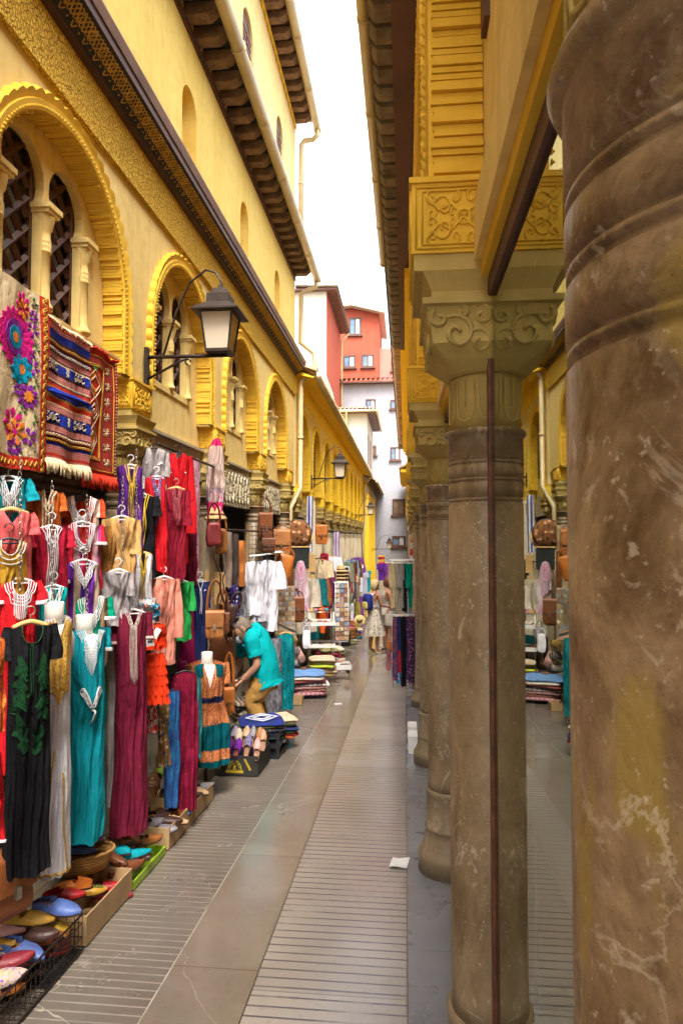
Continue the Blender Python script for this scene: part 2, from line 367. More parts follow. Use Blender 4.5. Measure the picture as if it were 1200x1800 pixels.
def twin_window(par, xt, sx, c, org, z0=2.9, top=3.76, zb=2.5, ztop=4.0, half=.86, mat=None, rich=True):
    hw = .165; cc = [c-.215, c+.215]; zs = top-hw*1.16-.11
    b = MB(); b.plate([[(c-half, zb), (c+half, zb), (c+half, ztop), (c-half, ztop)]]+[keyhole(k, hw, z0, zs, top) for k in cc], lambda u, v, w: Vector((xt-sx*w, u, v)), .05)
    b.build('wall', mat or CREAM, par, org)
    fb = MB(); fb.box(*sorted((xt+sx*.012, xt-sx*.1)), c-.44, c+.44, z0-.05, z0-.003)
    wn = fb.build('window', mat or CREAM, par, org)
    xi = xt-sx*.052
    for k in (c-.43, c, c+.43): colonnette(wn, xt-sx*.008, k, z0, zs+.01, .034, CREAM, org)
    b = MB(); b.box(*sorted((xi-sx*.055, xi-sx*.065)), c-.42, c+.42, z0-.02, top+.02); b.build('pane', plain('dusty_window_glass', (.30, .26, .20), .25, 0, .25, 5, 0), wn, org)
    b = MB()
    for k in cc:
        x0, x1 = sorted((xi, xi-sx*.022))
        for y in (k-hw-.01, k+hw-.025): b.box(x0, x1, y, y+.035, z0-.01, top+.01)
        for a in ((0, .16, 1), (.16, 0, 1)):
            for j in range(-3, 9):
                zz = z0+j*.16; dy = 2*hw-.06
                for sg in (1, -1):
                    p0 = Vector((xi-sx*(.011 if sg > 0 else .014), k-dy/2, zz)); p1 = p0+Vector((0, dy, .26)) 
                    if sg < 0: p0, p1 = Vector((p0.x, k-dy/2, zz+.26)), Vector((p0.x, k+dy/2, zz))
                    if min(p0.z, p1.z) > z0-.2 and max(p0.z, p1.z) < top+.15: b.tube([p0, p1], .021, 4, smooth=False)
            break
    b.build('lattice', BROWNW, wn, org)
    return wn
def corbel(par, xw, sx, y, org, zt=2.71, hw=.18, detail=True, xo=.09, out=.04, cz=1.):
    """carved impost block, mouldings and capital over a column, standing out of the wall"""
    b = MB(); xc = xw-sx*xo; xb = xw-sx*(xo+.1)
    b.box(*sorted((xw+sx*out, xb)), y-hw, y+hw, zt-.19, zt)
    b.box(*sorted((xw+sx*(out+.007), xb)), y-hw-.007, y+hw+.007, zt+.0004, zt+.016)
    cb = b.build('impost_block', YEL, par, org)
    if detail:
        b = MB(); wf = out+xo+.05; xm = xw+sx*out-sx*wf/2
        arabesque(b, lambda u, v, o: Vector((xm+u, y-hw-o, zt-.095+v)), wf, .18, .0038, 1)
        arabesque(b, lambda u, v, o: Vector((xw+sx*(out+o), y+u, zt-.095+v)), hw*2, .18, .0038, 2)
        b.build('carved_panel', YEL, cb, org)
    b = MB(); h2 = hw-.006
    b.box(*sorted((xw+sx*(out-.006), xb)), y-h2, y+h2, zt-.235, zt-.1904)
    k = hw/.2
    prof = [(.12, zt-.492), (.128, zt-.488), (.155*k, zt-.462), (.182*k, zt-.425), (.176*k, zt-.37), (.184*k, zt-.33), (.197*k, zt-.325), (.197*k, zt-.308), (.172*k, zt-.303), (.172*k, zt-.285), (.182*k, zt-.262), (.196*k, zt-.2354)]
    b.lathe(prof, (xc, y, 0), 40, False, [0, .1, .35, .75, .95, 1, 1, 1, 1, 1, 1, 1]); cp = b.build('capital', OLIVE, par, org)
    if detail:
        b = MB()
        for ax in (Vector((0, -1, 0)), Vector((sx, 0, 0)), Vector((0, 1, 0))):
            tx = Vector((0, 0, 1)).cross(ax)
            for sg in (-1, 1):
                for (cx, cz, R0, tw) in ((.105, -.40, .05, 2.6), (.045, -.425, .035, 2.2), (.15, -.36, .026, -2.), (.04, -.355, .03, 2.2), (.09, -.345, .018, 2.)):
                    pts = []
                    for j in range(20):
                        t = j/19; a = 1+tw*pi*t; q = R0*(1-.85*t); zz = zt+cz+q*sin(a); pts.append(Vector((xc, y, zz))+tx*(sg*(cx*k+q*cos(a)))+ax*(k*lerp([(-.46, .15), (-.425, .180), (-.37, .176), (-.33, .182)], zz-zt)))
                    b.tube(pts, .0065, 5)
        b.build('scroll_carving', OLIVE, cp, org)
    return cp
def column(par, x, y, org, zcap, mat, n=40, neck=True):
    zf = fz(y); r = .119; b = MB()
    prof = [(r+.012, .455), (r, .475)]
    z0 = zf
    pr = [(r+.002, z0+.47), (r, z0+.52)]
    zr = zcap-.165
    for g in (-.194, -.138, -.088):
        pr += [(r, zr+g-.008), (r-.005, zr+g-.004), (r-.005, zr+g), (r-.001, zr+g+.002), (r-.001, zr+g+.006), (r-.005, zr+g+.008), (r-.005, zr+g+.011), (r, zr+g+.014)]
    pr += [(r, zr-.010), (r+.007, zr-.008), (r+.0105, zr), (r+.007, zr+.008), (r-.002, zr+.010)]
    b.lathe(pr, (x, y, 0), n); sh = b.build('column', mat, par, org)
    b = MB(); b.lathe([(.178, zf), (.178, zf+.085), (.18, zf+.09), (.178, zf+.115), (.166, zf+.13), (.15, zf+.16), (.137, zf+.21), (.134, zf+.245), (.139, zf+.25), (.139, zf+.262), (.131, zf+.27), (.129, zf+.44), (.133, zf+.447), (.133, zf+.462), (.121, zf+.4715)], (x, y, 0), n); b.build('base', BASEST if mat is not SHAFT0 else mat, sh, org)
    b = MB(); b.lathe([(r-.004, zr+.0095), (r-.008, zcap-.02), (r-.008, zcap+.012)], (x, y, 0), n)
    for k in range(10):
        a = 2*pi*k/10+.2; q = [(-.26, zcap-.02), (-.26, zr+.06), (-.17, zr+.035), (0, zr+.028), (.17, zr+.035), (.26, zr+.06), (.26, zcap-.02)]
        b.tube([Vector((x+(r-.004)*cos(a+da), y+(r-.004)*sin(a+da), z)) for da, z in q], .003, 4); b.tube([Vector((x+(r-.004)*cos(a), y+(r-.004)*sin(a), z)) for z in (zcap-.02, zr+.07)], .003, 4)
    b.build('painted_neck', OLIVE, sh, org)
    return sh
def gutter_run(par, pts, r, org, mat=None):
    b = MB(); b.tube(pts, r, 12)
    p0, p1 = Vector(pts[0]), Vector(pts[-1]); n = max(2, int((p1-p0).length/1.05))
    for k in range(n+1):
        q = p0.lerp(p1, k/n); d = (p1-p0).normalized()*.018; b.tube([q-d, q+d], r*1.13, 12)
    return b.build('gutter', mat or GUTTER, par, org)
def downpipe(par, pts, r, org, mat=None):
    b = MB(); b.tube(pts, r, 10)
    for p, q in zip(pts, pts[1:]):
        p, q = Vector(p), Vector(q)
        if (p-q).length > .8:
            for k in range(1, int((p-q).length/.9)+1): c = p.lerp(q, k/(int((p-q).length/.9)+1)); d = (q-p).normalized()*.02; b.tube([c-d, c+d], r*1.2, 10)
    return b.build('downpipe', mat or PIPE, par, org)
def rafters(par, xa, xb, y0, y1, z, org, step=.27, w=.11, h=.1, mat=None):
    k = y0; rr = random.Random(5)
    while k < y1-w:
        b = MB(); dz = rr.uniform(-.012, .008)
        pr = [(0, 0), (.7, 0), (.85, .03), (1, .075), (1, h), (0, h)]
        vs = [Vector((xa+(xb-xa)*u, yy, z+dz+v)) for yy in (k, k+w) for u, v in pr]; m = len(pr)
        b.add(vs, [tuple(range(m)), tuple(range(2*m-1, m-1, -1))]+[(i, (i+1) % m, m+(i+1) % m, m+i) for i in range(m)]); k += step*rr.uniform(.95, 1.05)
        b.build('rafter', mat or RAFT, par, org)
def tile_roof(par, xe, xr, y0, y1, ze, zr, org, mat=None, step=.2):
    """barrel tiles in courses running up from the eave xe to the ridge side xr"""
    b = MB(); n = int((y1-y0)/step); rr = random.Random(9); st = (y1-y0)/n; m = 4
    for k in range(n):
        y = y0+st*(k+.5)
        for j in range(m):
            t0, t1 = j/m, (j+1.12)/m; dz = rr.uniform(-.008, .012); dy = rr.uniform(-.01, .01)
            def F(u, v, t0=t0, t1=t1, y=y+dy, dz=dz):
                a = pi*u; t = t0+(t1-t0)*v; rad = st*.42*(1.06-.14*v)
                return Vector((xe+(xr-xe)*t, y-rad*cos(a), ze+(zr-ze)*t+rad*sin(a)*.9+dz+.022*(1-v)))
            b.grid(F, 6, 1); b.grid(lambda u, v, F=F: F(u, 0)*(1-v)+(Vector((0, 0, -.016))+F(u, 0)*1.0)*v, 6, 1, smooth=False)
    for k in range(n+1):     # channels
        y = y0+st*k
        b.grid(lambda u, v: Vector((xe+(xr-xe)*v, y-st*.36*cos(pi*u), ze+(zr-ze)*v-.05*sin(pi*u)+.02)), 5, 1)
    return b.build('roof', mat or TILE, par, org)
# ================================================================ near house on the left
ORG = (-1.82, 4, 0); XW = -1.82; XT = -1.94
H1 = thing('arcade_house', 'near yellow arcade house with scalloped arches and painted cornice on the left', 'building', ORG)
cs = [1.44, 3.36, 5.28, 7.22, 9.18]; pil = [2.40, 4.32, 6.24, 8.20, 10.17]
arcade_wall(H1, XW, 1, -5, 10.75, cs, 3.15,   .70, 2.71, 4.03, CREAM, ORG, .119)
for i, c in enumerate(cs):
    if i: arch_band(H1, XW, 1, c, 3.15, .70, 2.727, YEL, ORG, 2, .118, .115)
    twin_window(H1, XT, 1, c, ORG)
for y in pil: corbel(H1, XW, 1, y, ORG, 2.71, .17); column(H1, -1.91, y, ORG, 2.71-.488, SHAFT, 28)
b = MB(); b.plate([[(-5, 4.0302), (10.75, 4.0302), (10.75, 4.36), (-5, 4.36)]], lambda u, v, w: Vector((XW+.012-w, u, v)), .1)
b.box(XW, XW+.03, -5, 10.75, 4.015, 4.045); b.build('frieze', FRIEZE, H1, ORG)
# cornice: section swept along the street
def sweep(name, sec, y0, y1, mat, par, org):
    b = MB(); n = len(sec); b.add([Vector((x, y, z)) for y in (y0, y1) for x, z in sec], [tuple(range(n-1, -1, -1)), tuple(range(n, 2*n))]+[(i, (i+1) % n, n+(i+1) % n, n+i) for i in range(n)])
    return b.build(name, mat, par, org)
sweep('cornice', [(-1.83, 4.3602), (-1.795, 4.362), (-1.79, 4.385), (-1.778, 4.39), (-1.655, 4.475), (-1.655, 4.575), (-1.83, 4.575)], -5, 10.78, BROWNW, H1, ORG)
cb = MB(); CT = lambda u, v, o=.004: Vector((-1.778+.8227*v+.5685*o, u, 4.39+.5685*v-.8227*o))
cb.plate([[(-5, .004), (10.77, .004), (10.77, .142), (-5, .142)]], lambda u, v, w: CT(u, v, .003), 0)
cb = cb.build('painted_board', BLACKP, H1, ORG)
b = MB(); y = 2.2
while y < 10.7:
    p = .125
    b.tube([CT(y+p/2+.024*cos(a*pi/5), .088+.024*sin(a*pi/5)) for a in range(10)], .0052, 4, True)
    for sg in (1, -1):
        b.tube([CT(y+p*k/8, .088+sg*.036*sin(2*pi*k/8+pi/2)) for k in range(9)], .0052, 4)
        b.tube([CT(y+p*k/8, .088+sg*.036*sin(2*pi*k/8)) for k in range(9)], .0042, 4)
    b.tube([CT(y+p/2-.019+.038*k/6, .045-.026*sin(pi*k/6)) for k in range(7)], .0048, 4)
    b.tube([CT(y, .036), CT(y, .026)], .006, 4)
    y += p
b.build('strapwork', GOLDP, cb, ORG)
sweep('copper_strip', [(-1.654, 4.53), (-1.645, 4.53), (-1.628, 4.585), (-1.628, 4.592), (-1.83, 4.66), (-1.83, 4.5754), (-1.654, 4.5754)], -5, 10.79, COPPER, H1, ORG)
def niche(c, hw, z0, top, n=14): return [(c-hw, z0), (c+hw, z0), (c+hw, top-hw)]+[(c+hw*cos(pi*k/n), top-hw+hw*sin(pi*k/n)*1.05) for k in range(1, n)]+[(c-hw, top-hw)]
b = MB(); holes = [niche(c, .19, 4.72, 5.5) for c in (3.36, 5.36, 7.3, 9.24)]
b.plate([[(-5, 4.6), (10.75, 4.6), (10.75, 6.1), (-5, 6.1)]]+holes, lambda u, v, w: Vector((XW-w, u, v)), .13); b.build('upper_wall', CREAM2, H1, ORG)
b = MB(); b.box(XW-.14, XW-.1302, -5, 10.75, 4.6, 6.1); nb = b.build('niche_back', YELB, H1, ORG)
b = MB()
for c in (3.36, 5.36, 7.3, 9.24):
    arabesque(b, lambda u, v, o: Vector((XW-.06, c+.18-.0+u*.0+o, 5.05+v)) if False else Vector((XW-.13+o*2, c+u, 5.08+v)), .34, .7, .008, 4)
b.build('niche_grille', YEL, nb, ORG)
b = MB()
wins = [(5.45, .26, 6.95, 7.85), (7.42, .26, 6.95, 7.85), (9.40, .26, 6.95, 7.85)]
b.plate([[(-5, 6.1004), (10.75, 6.1004), (10.75, 8.68), (-5, 8.68)]]+[niche(c, h, z0, z1) for c, h, z0, z1 in wins], lambda u, v, w: Vector((XW-w, u, v)), .1); b.build('top_wall', CREAM3, H1, ORG)
for c, h, z0, z1 in wins:
    b = MB(); b.plate([niche(c, h-.003, z0+.003, z1-.003)], lambda u, v, w: Vector((XW-.03-w, u, v)), .03)
    w = b.build('window', BROWNW, H1, ORG); b = MB()
    for k in range(8): b.box(XW-.029, XW-.015, c-h+.05, c-.02, z0+.06+k*.085, z0+.11+k*.085); b.box(XW-.029, XW-.015, c+.02, c+h-.05, z0+.06+k*.085, z0+.11+k*.085)
    b.build('shutter', plain('shutter_wood', (.15, .07, .045), .6, 0, .2), w, ORG)
b = MB(); b.box(-6, -2.6, -5, 10.74, -1, 8.7); b.box(-2.5999, XW-.1404, -5, 10.74, 3.99, 8.69); b.box(-2.5999, XT-.2, -5, 10.74, 2.25, 2.48); b.build('rear_wall', CREAM, H1, ORG)
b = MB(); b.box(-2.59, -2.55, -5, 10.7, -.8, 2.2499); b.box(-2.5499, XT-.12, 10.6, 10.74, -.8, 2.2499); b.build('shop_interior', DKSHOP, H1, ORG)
for p, q in zip([-5]+pil, pil+[10.75]):
    b = MB(); b.box(XT-.14, XT+.012, p+.1, q-.1, 2.2, 2.475); b.box(XT-.1, XT+.05, p+.1, q-.1, 2.4752, 2.5)
    b.build('lintel', GREYST, H1, ORG)
for y0, y1 in ((6.48, 8.0), (8.4, 10.0)):
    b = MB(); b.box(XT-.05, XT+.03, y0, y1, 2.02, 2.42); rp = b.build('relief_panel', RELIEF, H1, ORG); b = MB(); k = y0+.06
    while k < y1-.15:
        b.tube([Vector((XT+.033, k+.065+.055*cos(a*pi/6), 2.22+.16*sin(a*pi/6))) for a in range(12)], .012, 5, True); k += .14
    b.build('relief_rings', RELIEF, rp, ORG)
b = MB()
for k in range(40): b.grid(lambda u, v, k=k: Vector((-2.12+.02*sin(pi*v), -1+5.2*u, .2+.05*k+.05*v)), 1, 5)
b.build('roller_shutter', SHUT, H1, ORG)
# eaves
for z, xg, scal in ((6.02, -1.47, 0), (8.62, -1.47, 1)):
    rafters(H1, XW, -1.53, 2.2, 10.72, z, ORG, .27, .12)
    b = MB(); b.box(XW-.02, -1.50, -5, 10.76, z+.105, z+.125); b.build('eave_board', DARKG if not scal else BROWNW, H1, ORG)
    b = MB(); b.box(XW, XW+.022, -5, 10.75, z-.07, z-.001)
    if scal:
        for k in range(60): b.add([Vector((XW+.024, 10.7-k*.2+.09*cos(a*pi/6), z-.065-.06*sin(a*pi/6))) for a in range(7)], [tuple(range(7))])
    b.build('wall_plate', YELB if scal else BROWNW, H1, ORG)
    gutter_run(H1, [(xg, -5, z+.06), (xg, 10.95, z+.03)], .062, ORG)
    tile_roof(H1, -1.47, XW-.02, -4, 10.85, z+.135, z+.2, ORG, TILE, .22)
b = MB(); b.box(-6, -1.5, -5, 10.77, 8.765, 8.8); b.build('roof_deck', TILE, H1, ORG)
px = -1.74
downpipe(H1, [(-1.47, 10.88, 8.6), (-1.47, 10.9, 8.52), (-1.55, 10.92, 8.46), (-1.68, 10.9, 8.44), (px, 10.88, 8.36), (px, 10.86, 6.3)], .042, ORG)
downpipe(H1, [(-1.47, 10.9, 5.99), (-1.49, 10.93, 5.91), (-1.62, 10.92, 5.86), (px, 10.9, 5.80), (px, 10.9, 4.95), (-1.52, 10.93, 4.78), (-1.50, 10.93, 4.52), (px, 10.92, 4.30), (px-.0, 10.9, 4.18), (px, 10.9, 2.5), (px-.12, 10.6, 2.15), (px-.1, 10.45, -.4)], .042, ORG)
# ================================================================ second house on the left
ORG2 = (-1.82, 18, 0)
H2 = thing('arcade_house', 'long lower bright yellow arcade house with brown shutters, beyond the beige downpipe', 'building', ORG2)
c2 = [11.72+1.75*k for k in range(10)]; p2 = [10.98]+[12.6+1.75*k for k in range(10)]
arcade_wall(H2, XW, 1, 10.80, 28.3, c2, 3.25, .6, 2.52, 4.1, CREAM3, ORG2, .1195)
b = MB(); b.box(XT-.1, XT, 10.8, 28.3, 2.42, 4.08); b.build('recessed_wall', CREAM2, H2, ORG2)
for i, c in enumerate(c2):
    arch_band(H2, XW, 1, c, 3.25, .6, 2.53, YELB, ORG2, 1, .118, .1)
    b = MB(); b.box(XT-.01, XT+.05, c-.3, c+.3, 2.72, 3.72); w = b.build('window', BROWNW, H2, ORG2); b = MB()
    for k in range(10): b.box(XT+.0502, XT+.062, c-.26, c-.02, 2.77+k*.09, 2.83+k*.09); b.box(XT+.0502, XT+.062, c+.02, c+.26, 2.77+k*.09, 2.83+k*.09)
    b.build('shutter', plain('shutter_wood', (.15, .07, .045)), w, ORG2)
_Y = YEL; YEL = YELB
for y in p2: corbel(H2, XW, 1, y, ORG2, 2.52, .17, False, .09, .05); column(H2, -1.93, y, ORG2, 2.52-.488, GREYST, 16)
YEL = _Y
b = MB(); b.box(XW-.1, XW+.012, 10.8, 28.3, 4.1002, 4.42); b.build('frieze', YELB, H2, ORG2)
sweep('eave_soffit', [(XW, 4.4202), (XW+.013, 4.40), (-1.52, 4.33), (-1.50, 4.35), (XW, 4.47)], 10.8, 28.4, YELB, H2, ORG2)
gutter_run(H2, [(-1.45, 10.85, 4.37), (-1.45, 28.5, 4.34)], .06, ORG2)
tile_roof(H2, -1.46, -2.6, 10.85, 28.4, 4.42, 4.85, ORG2, TILE, .24)
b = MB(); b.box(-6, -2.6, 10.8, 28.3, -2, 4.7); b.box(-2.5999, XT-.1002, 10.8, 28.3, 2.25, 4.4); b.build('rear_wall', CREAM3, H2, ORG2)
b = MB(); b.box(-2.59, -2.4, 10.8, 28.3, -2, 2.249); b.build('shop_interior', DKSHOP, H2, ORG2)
b = MB(); b.box(XT-.1, XT+.01, 10.8, 28.3, 2.05, 2.419); b.build('lintel', GREYST, H2, ORG2)
downpipe(H2, [(-1.45, 28.3, 4.3), (-1.6, 28.35, 4.1), (-1.72, 28.35, 3.9), (-1.72, 28.35, 2.2), (-1.8, 28.2, 1.8), (-1.8, 28.2, -1)], .045, ORG2)
# ================================================================ far houses
def house_window(par, x0, x1, y, z0, z1, org, shut=False):
    b = MB(); t = .12*min(1, (x1-x0)); b.box(x0, x1, y-.06, y+.02, z0, z0+t); b.box(x0, x1, y-.06, y+.02, z1-t, z1); b.box(x0, x0+t, y-.06, y+.02, z0+t, z1-t); b.box(x1-t, x1, y-.06, y+.02, z0+t, z1-t); m = (x0+x1)/2; b.box(m-t*.4, m+t*.4, y-.05, y+.02, z0+t, z1-t); b.box(x0-.08, x1+.08, y-.12, y, z0-.07, z0-.002)
    w = b.build('window', BROWNW, par, org)
    b = MB(); b.box(x0+t, x1-t, y-.02, y-.01, z0+t, z1-t); b.build('shutter' if shut else 'pane', SHUT if shut else PANE, w, org)
    if not shut:
        b = MB(); b.box(m+t*.5, x1-t*1.4, y-.026, y-.021, z0+t, z1-t); b.build('curtain', plain('pale_curtain', (.5, .5, .48), .8), w, org)
O3 = (-1.6, 31, 0); H3 = thing('narrow_house', 'narrow ochre house with a sagging tiled eave beyond the long arcade', 'building', O3)
b = MB(); b.box(-6, -1.72, 28.45, 36.3, -2.2, 4.15); b.build('wall', YEL, H3, O3)
for k in range(7):
    b = MB(); b.box(-1.7199, -1.69, 28.9+k*1.02, 29.35+k*1.02, .9, 3.3); b.build('window', BROWNW, H3, O3); b = MB(); b.box(-1.7198, -1.58, 28.55+k*1.02, 28.78+k*1.02, -2, 3.6); b.build('pilaster', YELB, H3, O3)
b = MB(); b.box(-1.7197, -1.6, 28.46, 36.29, 3.6, 3.9); b.box(-1.7196, -1.66, 28.47, 36.28, -2.19, .4); b.build('stone_band', GREYST, H3, O3)
tile_roof(H3, -1.25, -2.2, 28.45, 36.4, 4.1, 4.6, O3, TILEG, .26); gutter_run(H3, [(-1.22, 28.4, 4.08), (-1.22, 36.4, 4.05)], .06, O3)
O4 = (-2.4, 31, 4); H4 = thing('rooftop_house', 'small cream upper house with a tiled hip above the narrow ochre house', 'building', O4)
b = MB(); b.box(-3.6, -1.66, 28.9, 34, 4.16, 7.15); b.build('wall', WARMW, H4, O4)
for yy in (29.6, 31.4): b = MB(); b.box(-1.6599, -1.64, yy, yy+.5, 5.0, 6.3); b.build('window', BROWNW, H4, O4)
b = MB(); b.box(-3.6, -1.3, 28.6, 34, 7.1502, 7.22); b.build('eave_board', BROWNW, H4, O4)
b = MB(); n = 14
for k in range(n):
    x = -3.6+k*2.35/(n-1)
    for j in range(3): b.grid(lambda u, v, x=x, j=j: Vector((x-.085*cos(pi*u), 28.55+(j+v*1.1)*.5, 7.24+.12*(j+v*1.1)+.085*sin(pi*u)+.02*(1-v))), 6, 1)
b.build('roof', TILE, H4, O4)
tile_roof(H4, -1.25, -2.0, 28.75, 34, 7.24, 7.36, O4, TILE, .2)
gutter_run(H4, [(-3.6, 28.5, 7.2), (-1.3, 28.5, 7.2)], .05, O4); gutter_run(H4, [(-1.22, 28.5, 7.2), (-1.22, 34, 7.18)], .05, O4)
downpipe(H4, [(-2.55, 28.55, 7.18), (-2.55, 28.8, 7.0), (-2.55, 28.85, 5.0)], .05, O4)
O5 = (-4.5, 31, 0); H5 = thing('tall_house', 'tall blank white house with brick red side wall, rising behind the long arcade', 'building', O5)
b = MB(); b.box(-7.5, -3.6, 30, 36.45, -2, 13.1); b.build('wall', WARMW, H5, O5)
b = MB(); b.plate([[(30.01, 9.2), (33, 9.0), (36.4, 7.9), (36.4, 13.05), (30.01, 13.05)]], lambda u, v, w: Vector((-3.585-w, u, v)), .0149); b.build('red_wall', REDW, H5, O5)
b = MB(); b.box(-7.6, -3.1, 29.8, 36.5, 13.1004, 13.2); b.build('eave_board', BROWNW, H5, O5); tile_roof(H5, -3.05, -5, 29.8, 36.5, 13.22, 13.3, O5, TILEG, .28)
downpipe(H5, [(-3.1, 36.4, 13.1), (-3.5, 36.4, 12.7), (-3.5, 36.4, 5)], .06, O5)
O6 = (-.8, 36.5, -2.2); H6 = thing('white_house', 'white rendered house closing the far end of the alley, with small brown windows', 'building', O6); YE = 36.5
def EX(px): return PY(px, 800, YE).x
def EZ(py): return PY(700, py, YE).z
b = MB(); b.box(-6.5, 4.5, YE, YE+2, -2.2, EZ(674)); b.build('wall', WHITEW, H6, O6)
b = MB(); b.box(-6.5, 4.5, YE-.06, YE-.0004, -2.2, EZ(988)); b.build('plinth', GREYST, H6, O6)
for x0, x1, y0, y1, sh in ((643, 660, 701, 733, 0), (686, 703, 703, 719, 0), (643, 661, 783, 800, 1), (686, 703, 786, 809, 0), (689, 711, 877, 905, 1), (688, 712, 942, 961, 0)): house_window(H6, EX(x0), EX(x1), YE, EZ(y1), EZ(y0), O6, sh)
b = MB(); z0 = EZ(674)
b.box(-6.6, 4.6, YE-.35, YE+2, z0+.0004, z0+.09); b.build('eave_board', BROWNW, H6, O6); b = MB()
for k in range(40):
    x = -6.3+k*.27
    for j in range(3): b.grid(lambda u, v, x=x, j=j: Vector((x-.115*cos(pi*u), YE-.4+(j+v*1.1)*.6, z0+.12+.14*(j+v*1.1)+.12*sin(pi*u)+.03*(1-v))), 6, 1)
b.build('roof', TILE, H6, O6)
YG = 39.5; O7 = (-2.7, YG, 8); H7 = thing('gabled_house', 'brick red gabled house with three windows above the white house', 'building', O7)
def GX(px): return PY(px, 600, YG).x
def GZ(py): return PY(640, py, YG).z
b = MB(); b.plate([[(GX(586), 2), (GX(666), 2), (GX(666), GZ(553)), (GX(618), GZ(541)), (GX(586), GZ(545))]], lambda u, v, w: Vector((u, YG+w, v)), 5, True); b.build('wall', REDW, H7, O7)
b = MB()
for p, q in (((586, 545), (618, 541)), ((618, 541), (676, 556))):
    x0, z0, x1, z1 = GX(p[0]), GZ(p[1])+.03, GX(q[0]), GZ(q[1])+.03
    b.add([Vector((x, y, z)) for y in (YG-.5, YG+5) for x, z in ((x0, z0), (x1, z1), (x1, z1+.35), (x0, z0+.35))], [(0, 1, 2, 3), (7, 6, 5, 4), (0, 4, 5, 1), (3, 2, 6, 7), (1, 5, 6, 2), (0, 3, 7, 4)])
b.build('roof', plain('pale_eave_render', (.5, .42, .34), .8), H7, O7)
for x0, x1, y0, y1 in ((613, 635, 558, 589), (603, 625, 624, 646), (635, 657, 623, 646)): house_window(H7, GX(x0), GX(x1), YG, GZ(y1), GZ(y0), O7)
b = MB(); b.box(GX(666)+.01, GX(666)+5, YG+.4, YG+4, 4, GZ(610)); w7 = b.build('side_wing', plaster('dusky_red_render', (.48, .15, .12), (.54, .18, .14)), H7, O7)
house_window(H7, GX(687), GX(704), YG+.4, GZ(651), GZ(629), O7)
# ================================================================ arcade on the right
ORR = (.09, 4, 0); XR = .09
HR = thing('arcade_house', 'yellow arcade house on the right, carried on brown stone columns with carved capitals', 'building', ORR)
cy = [-1.2, .445, 1.95, 3.9, 6.08, 8.75, 11.2, 13.6, 16.1, 18.6, 21.1, 23.6, 26.1]
cr = [(a+e)/2 for a, e in zip(cy, cy[1:])]; rr_ = [(e-a)/2-.13 for a, e in zip(cy, cy[1:])]
zcs = [max(2.75, 3.86-r-.11) for r in rr_]
arcade_wall(HR, XR, -1, -5, 28, cr, zcs, rr_, 2.625, 5.42, CREAM, ORR, .129)
for c, r, z in zip(cr, rr_, zcs): arch_band(HR, XR, -1, c, z, r, 2.64, YEL, ORR, 2 if 1 < c < 9 else 1, .128, .12)
for i, y in enumerate(cy):
    near = i in (1, 2, 3, 4, 5)
    corbel(HR, XR, -1, y, ORR, 2.62, .2, near, .155, .07)
    column(HR, .228 if i == 1 else .245, y, ORR, 2.62-.488+(.017 if i == 1 else 0), SHAFT0 if i == 1 else SHAFT, 72 if i < 3 else 28)
b = MB(); b.box(.22, .6, -5, 28, 2.56, 5.4); b.build('recessed_wall', CREAM, HR, ORR)
b = MB(); b.box(.205, .2199, 1.66, 1.74, 3.0, 3.8); b.build('window', BROWNW, HR, ORR)
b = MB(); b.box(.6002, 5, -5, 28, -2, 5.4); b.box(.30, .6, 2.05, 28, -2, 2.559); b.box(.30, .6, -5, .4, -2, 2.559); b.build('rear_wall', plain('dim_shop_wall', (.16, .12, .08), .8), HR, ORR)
for a, e in zip(cy[:-1], cy[1:]):
    b = MB(); b.box(.185, .3, a+.13, e-.13, 2.41, 2.5598); hd = b.build('shop_header', CREAM, HR, ORR)
    b = MB(); b.box(.204, .3, a+.13, e-.13, 2.365, 2.4098); b.build('header_moulding', YEL, hd, ORR)
    b = MB(); b.box(.222, .3, a+.12, e-.12, 2.31, 2.3648); b.build('header_frame', BROWNP, hd, ORR)
# eaves
b = MB(); b.box(-.085, .0898, -5, 12.7, 5.30, 5.42); b.build('fascia_board', BROWNP, HR, ORR)
b = MB(); b.box(-.085, .0898, 12.702, 28, 5.30, 5.42); b.box(.0, .0897, 8.8, 28, 5.15, 5.2998); b.build('yellow_fascia', YELB, HR, ORR)
rafters(HR, -.0852, -.25, 2.6, 12.6, 5.32, ORR, .22, .165, .1, TILEG); rafters(HR, -.0852, -.25, 12.7, 26, 5.32, ORR, .27, .2, .09, TILE)
b = MB(); b.box(-.27, 4.5, -5, 28, 5.4204, 5.46); b.build('eave_board', RAFT, HR, ORR)
tile_roof(HR, -.28, 1.5, -4, 28, 5.47, 6.1, ORR, TILEG, .21)
gutter_run(HR, [(-.285, -5, 5.43), (-.285, 8.9, 5.42)], .046, ORR)
b = MB()
O8 = (1, 31, 0); H8 = thing('corner_house', 'low cream corner house with short tiled eave, far down on the right', 'building', O8)
b.box(.12, 5, 28.1, 36.2, -2.2, 4.6); b.build('wall', CREAM3, H8, O8); tile_roof(H8, -.25, 1.5, 28.1, 36.2, 4.6, 5.2, O8, TILE, .25)
b = MB(); b.box(-.2, .1198, 28.1, 36.2, 4.45, 4.58); b.build('eave_board', YELB, H8, O8)
for k in range(5): b = MB(); b.box(.09, .1197, 28.8+k*1.5, 29.5+k*1.5, 0, 2.0); b.build('window', BROWNW, H8, O8)
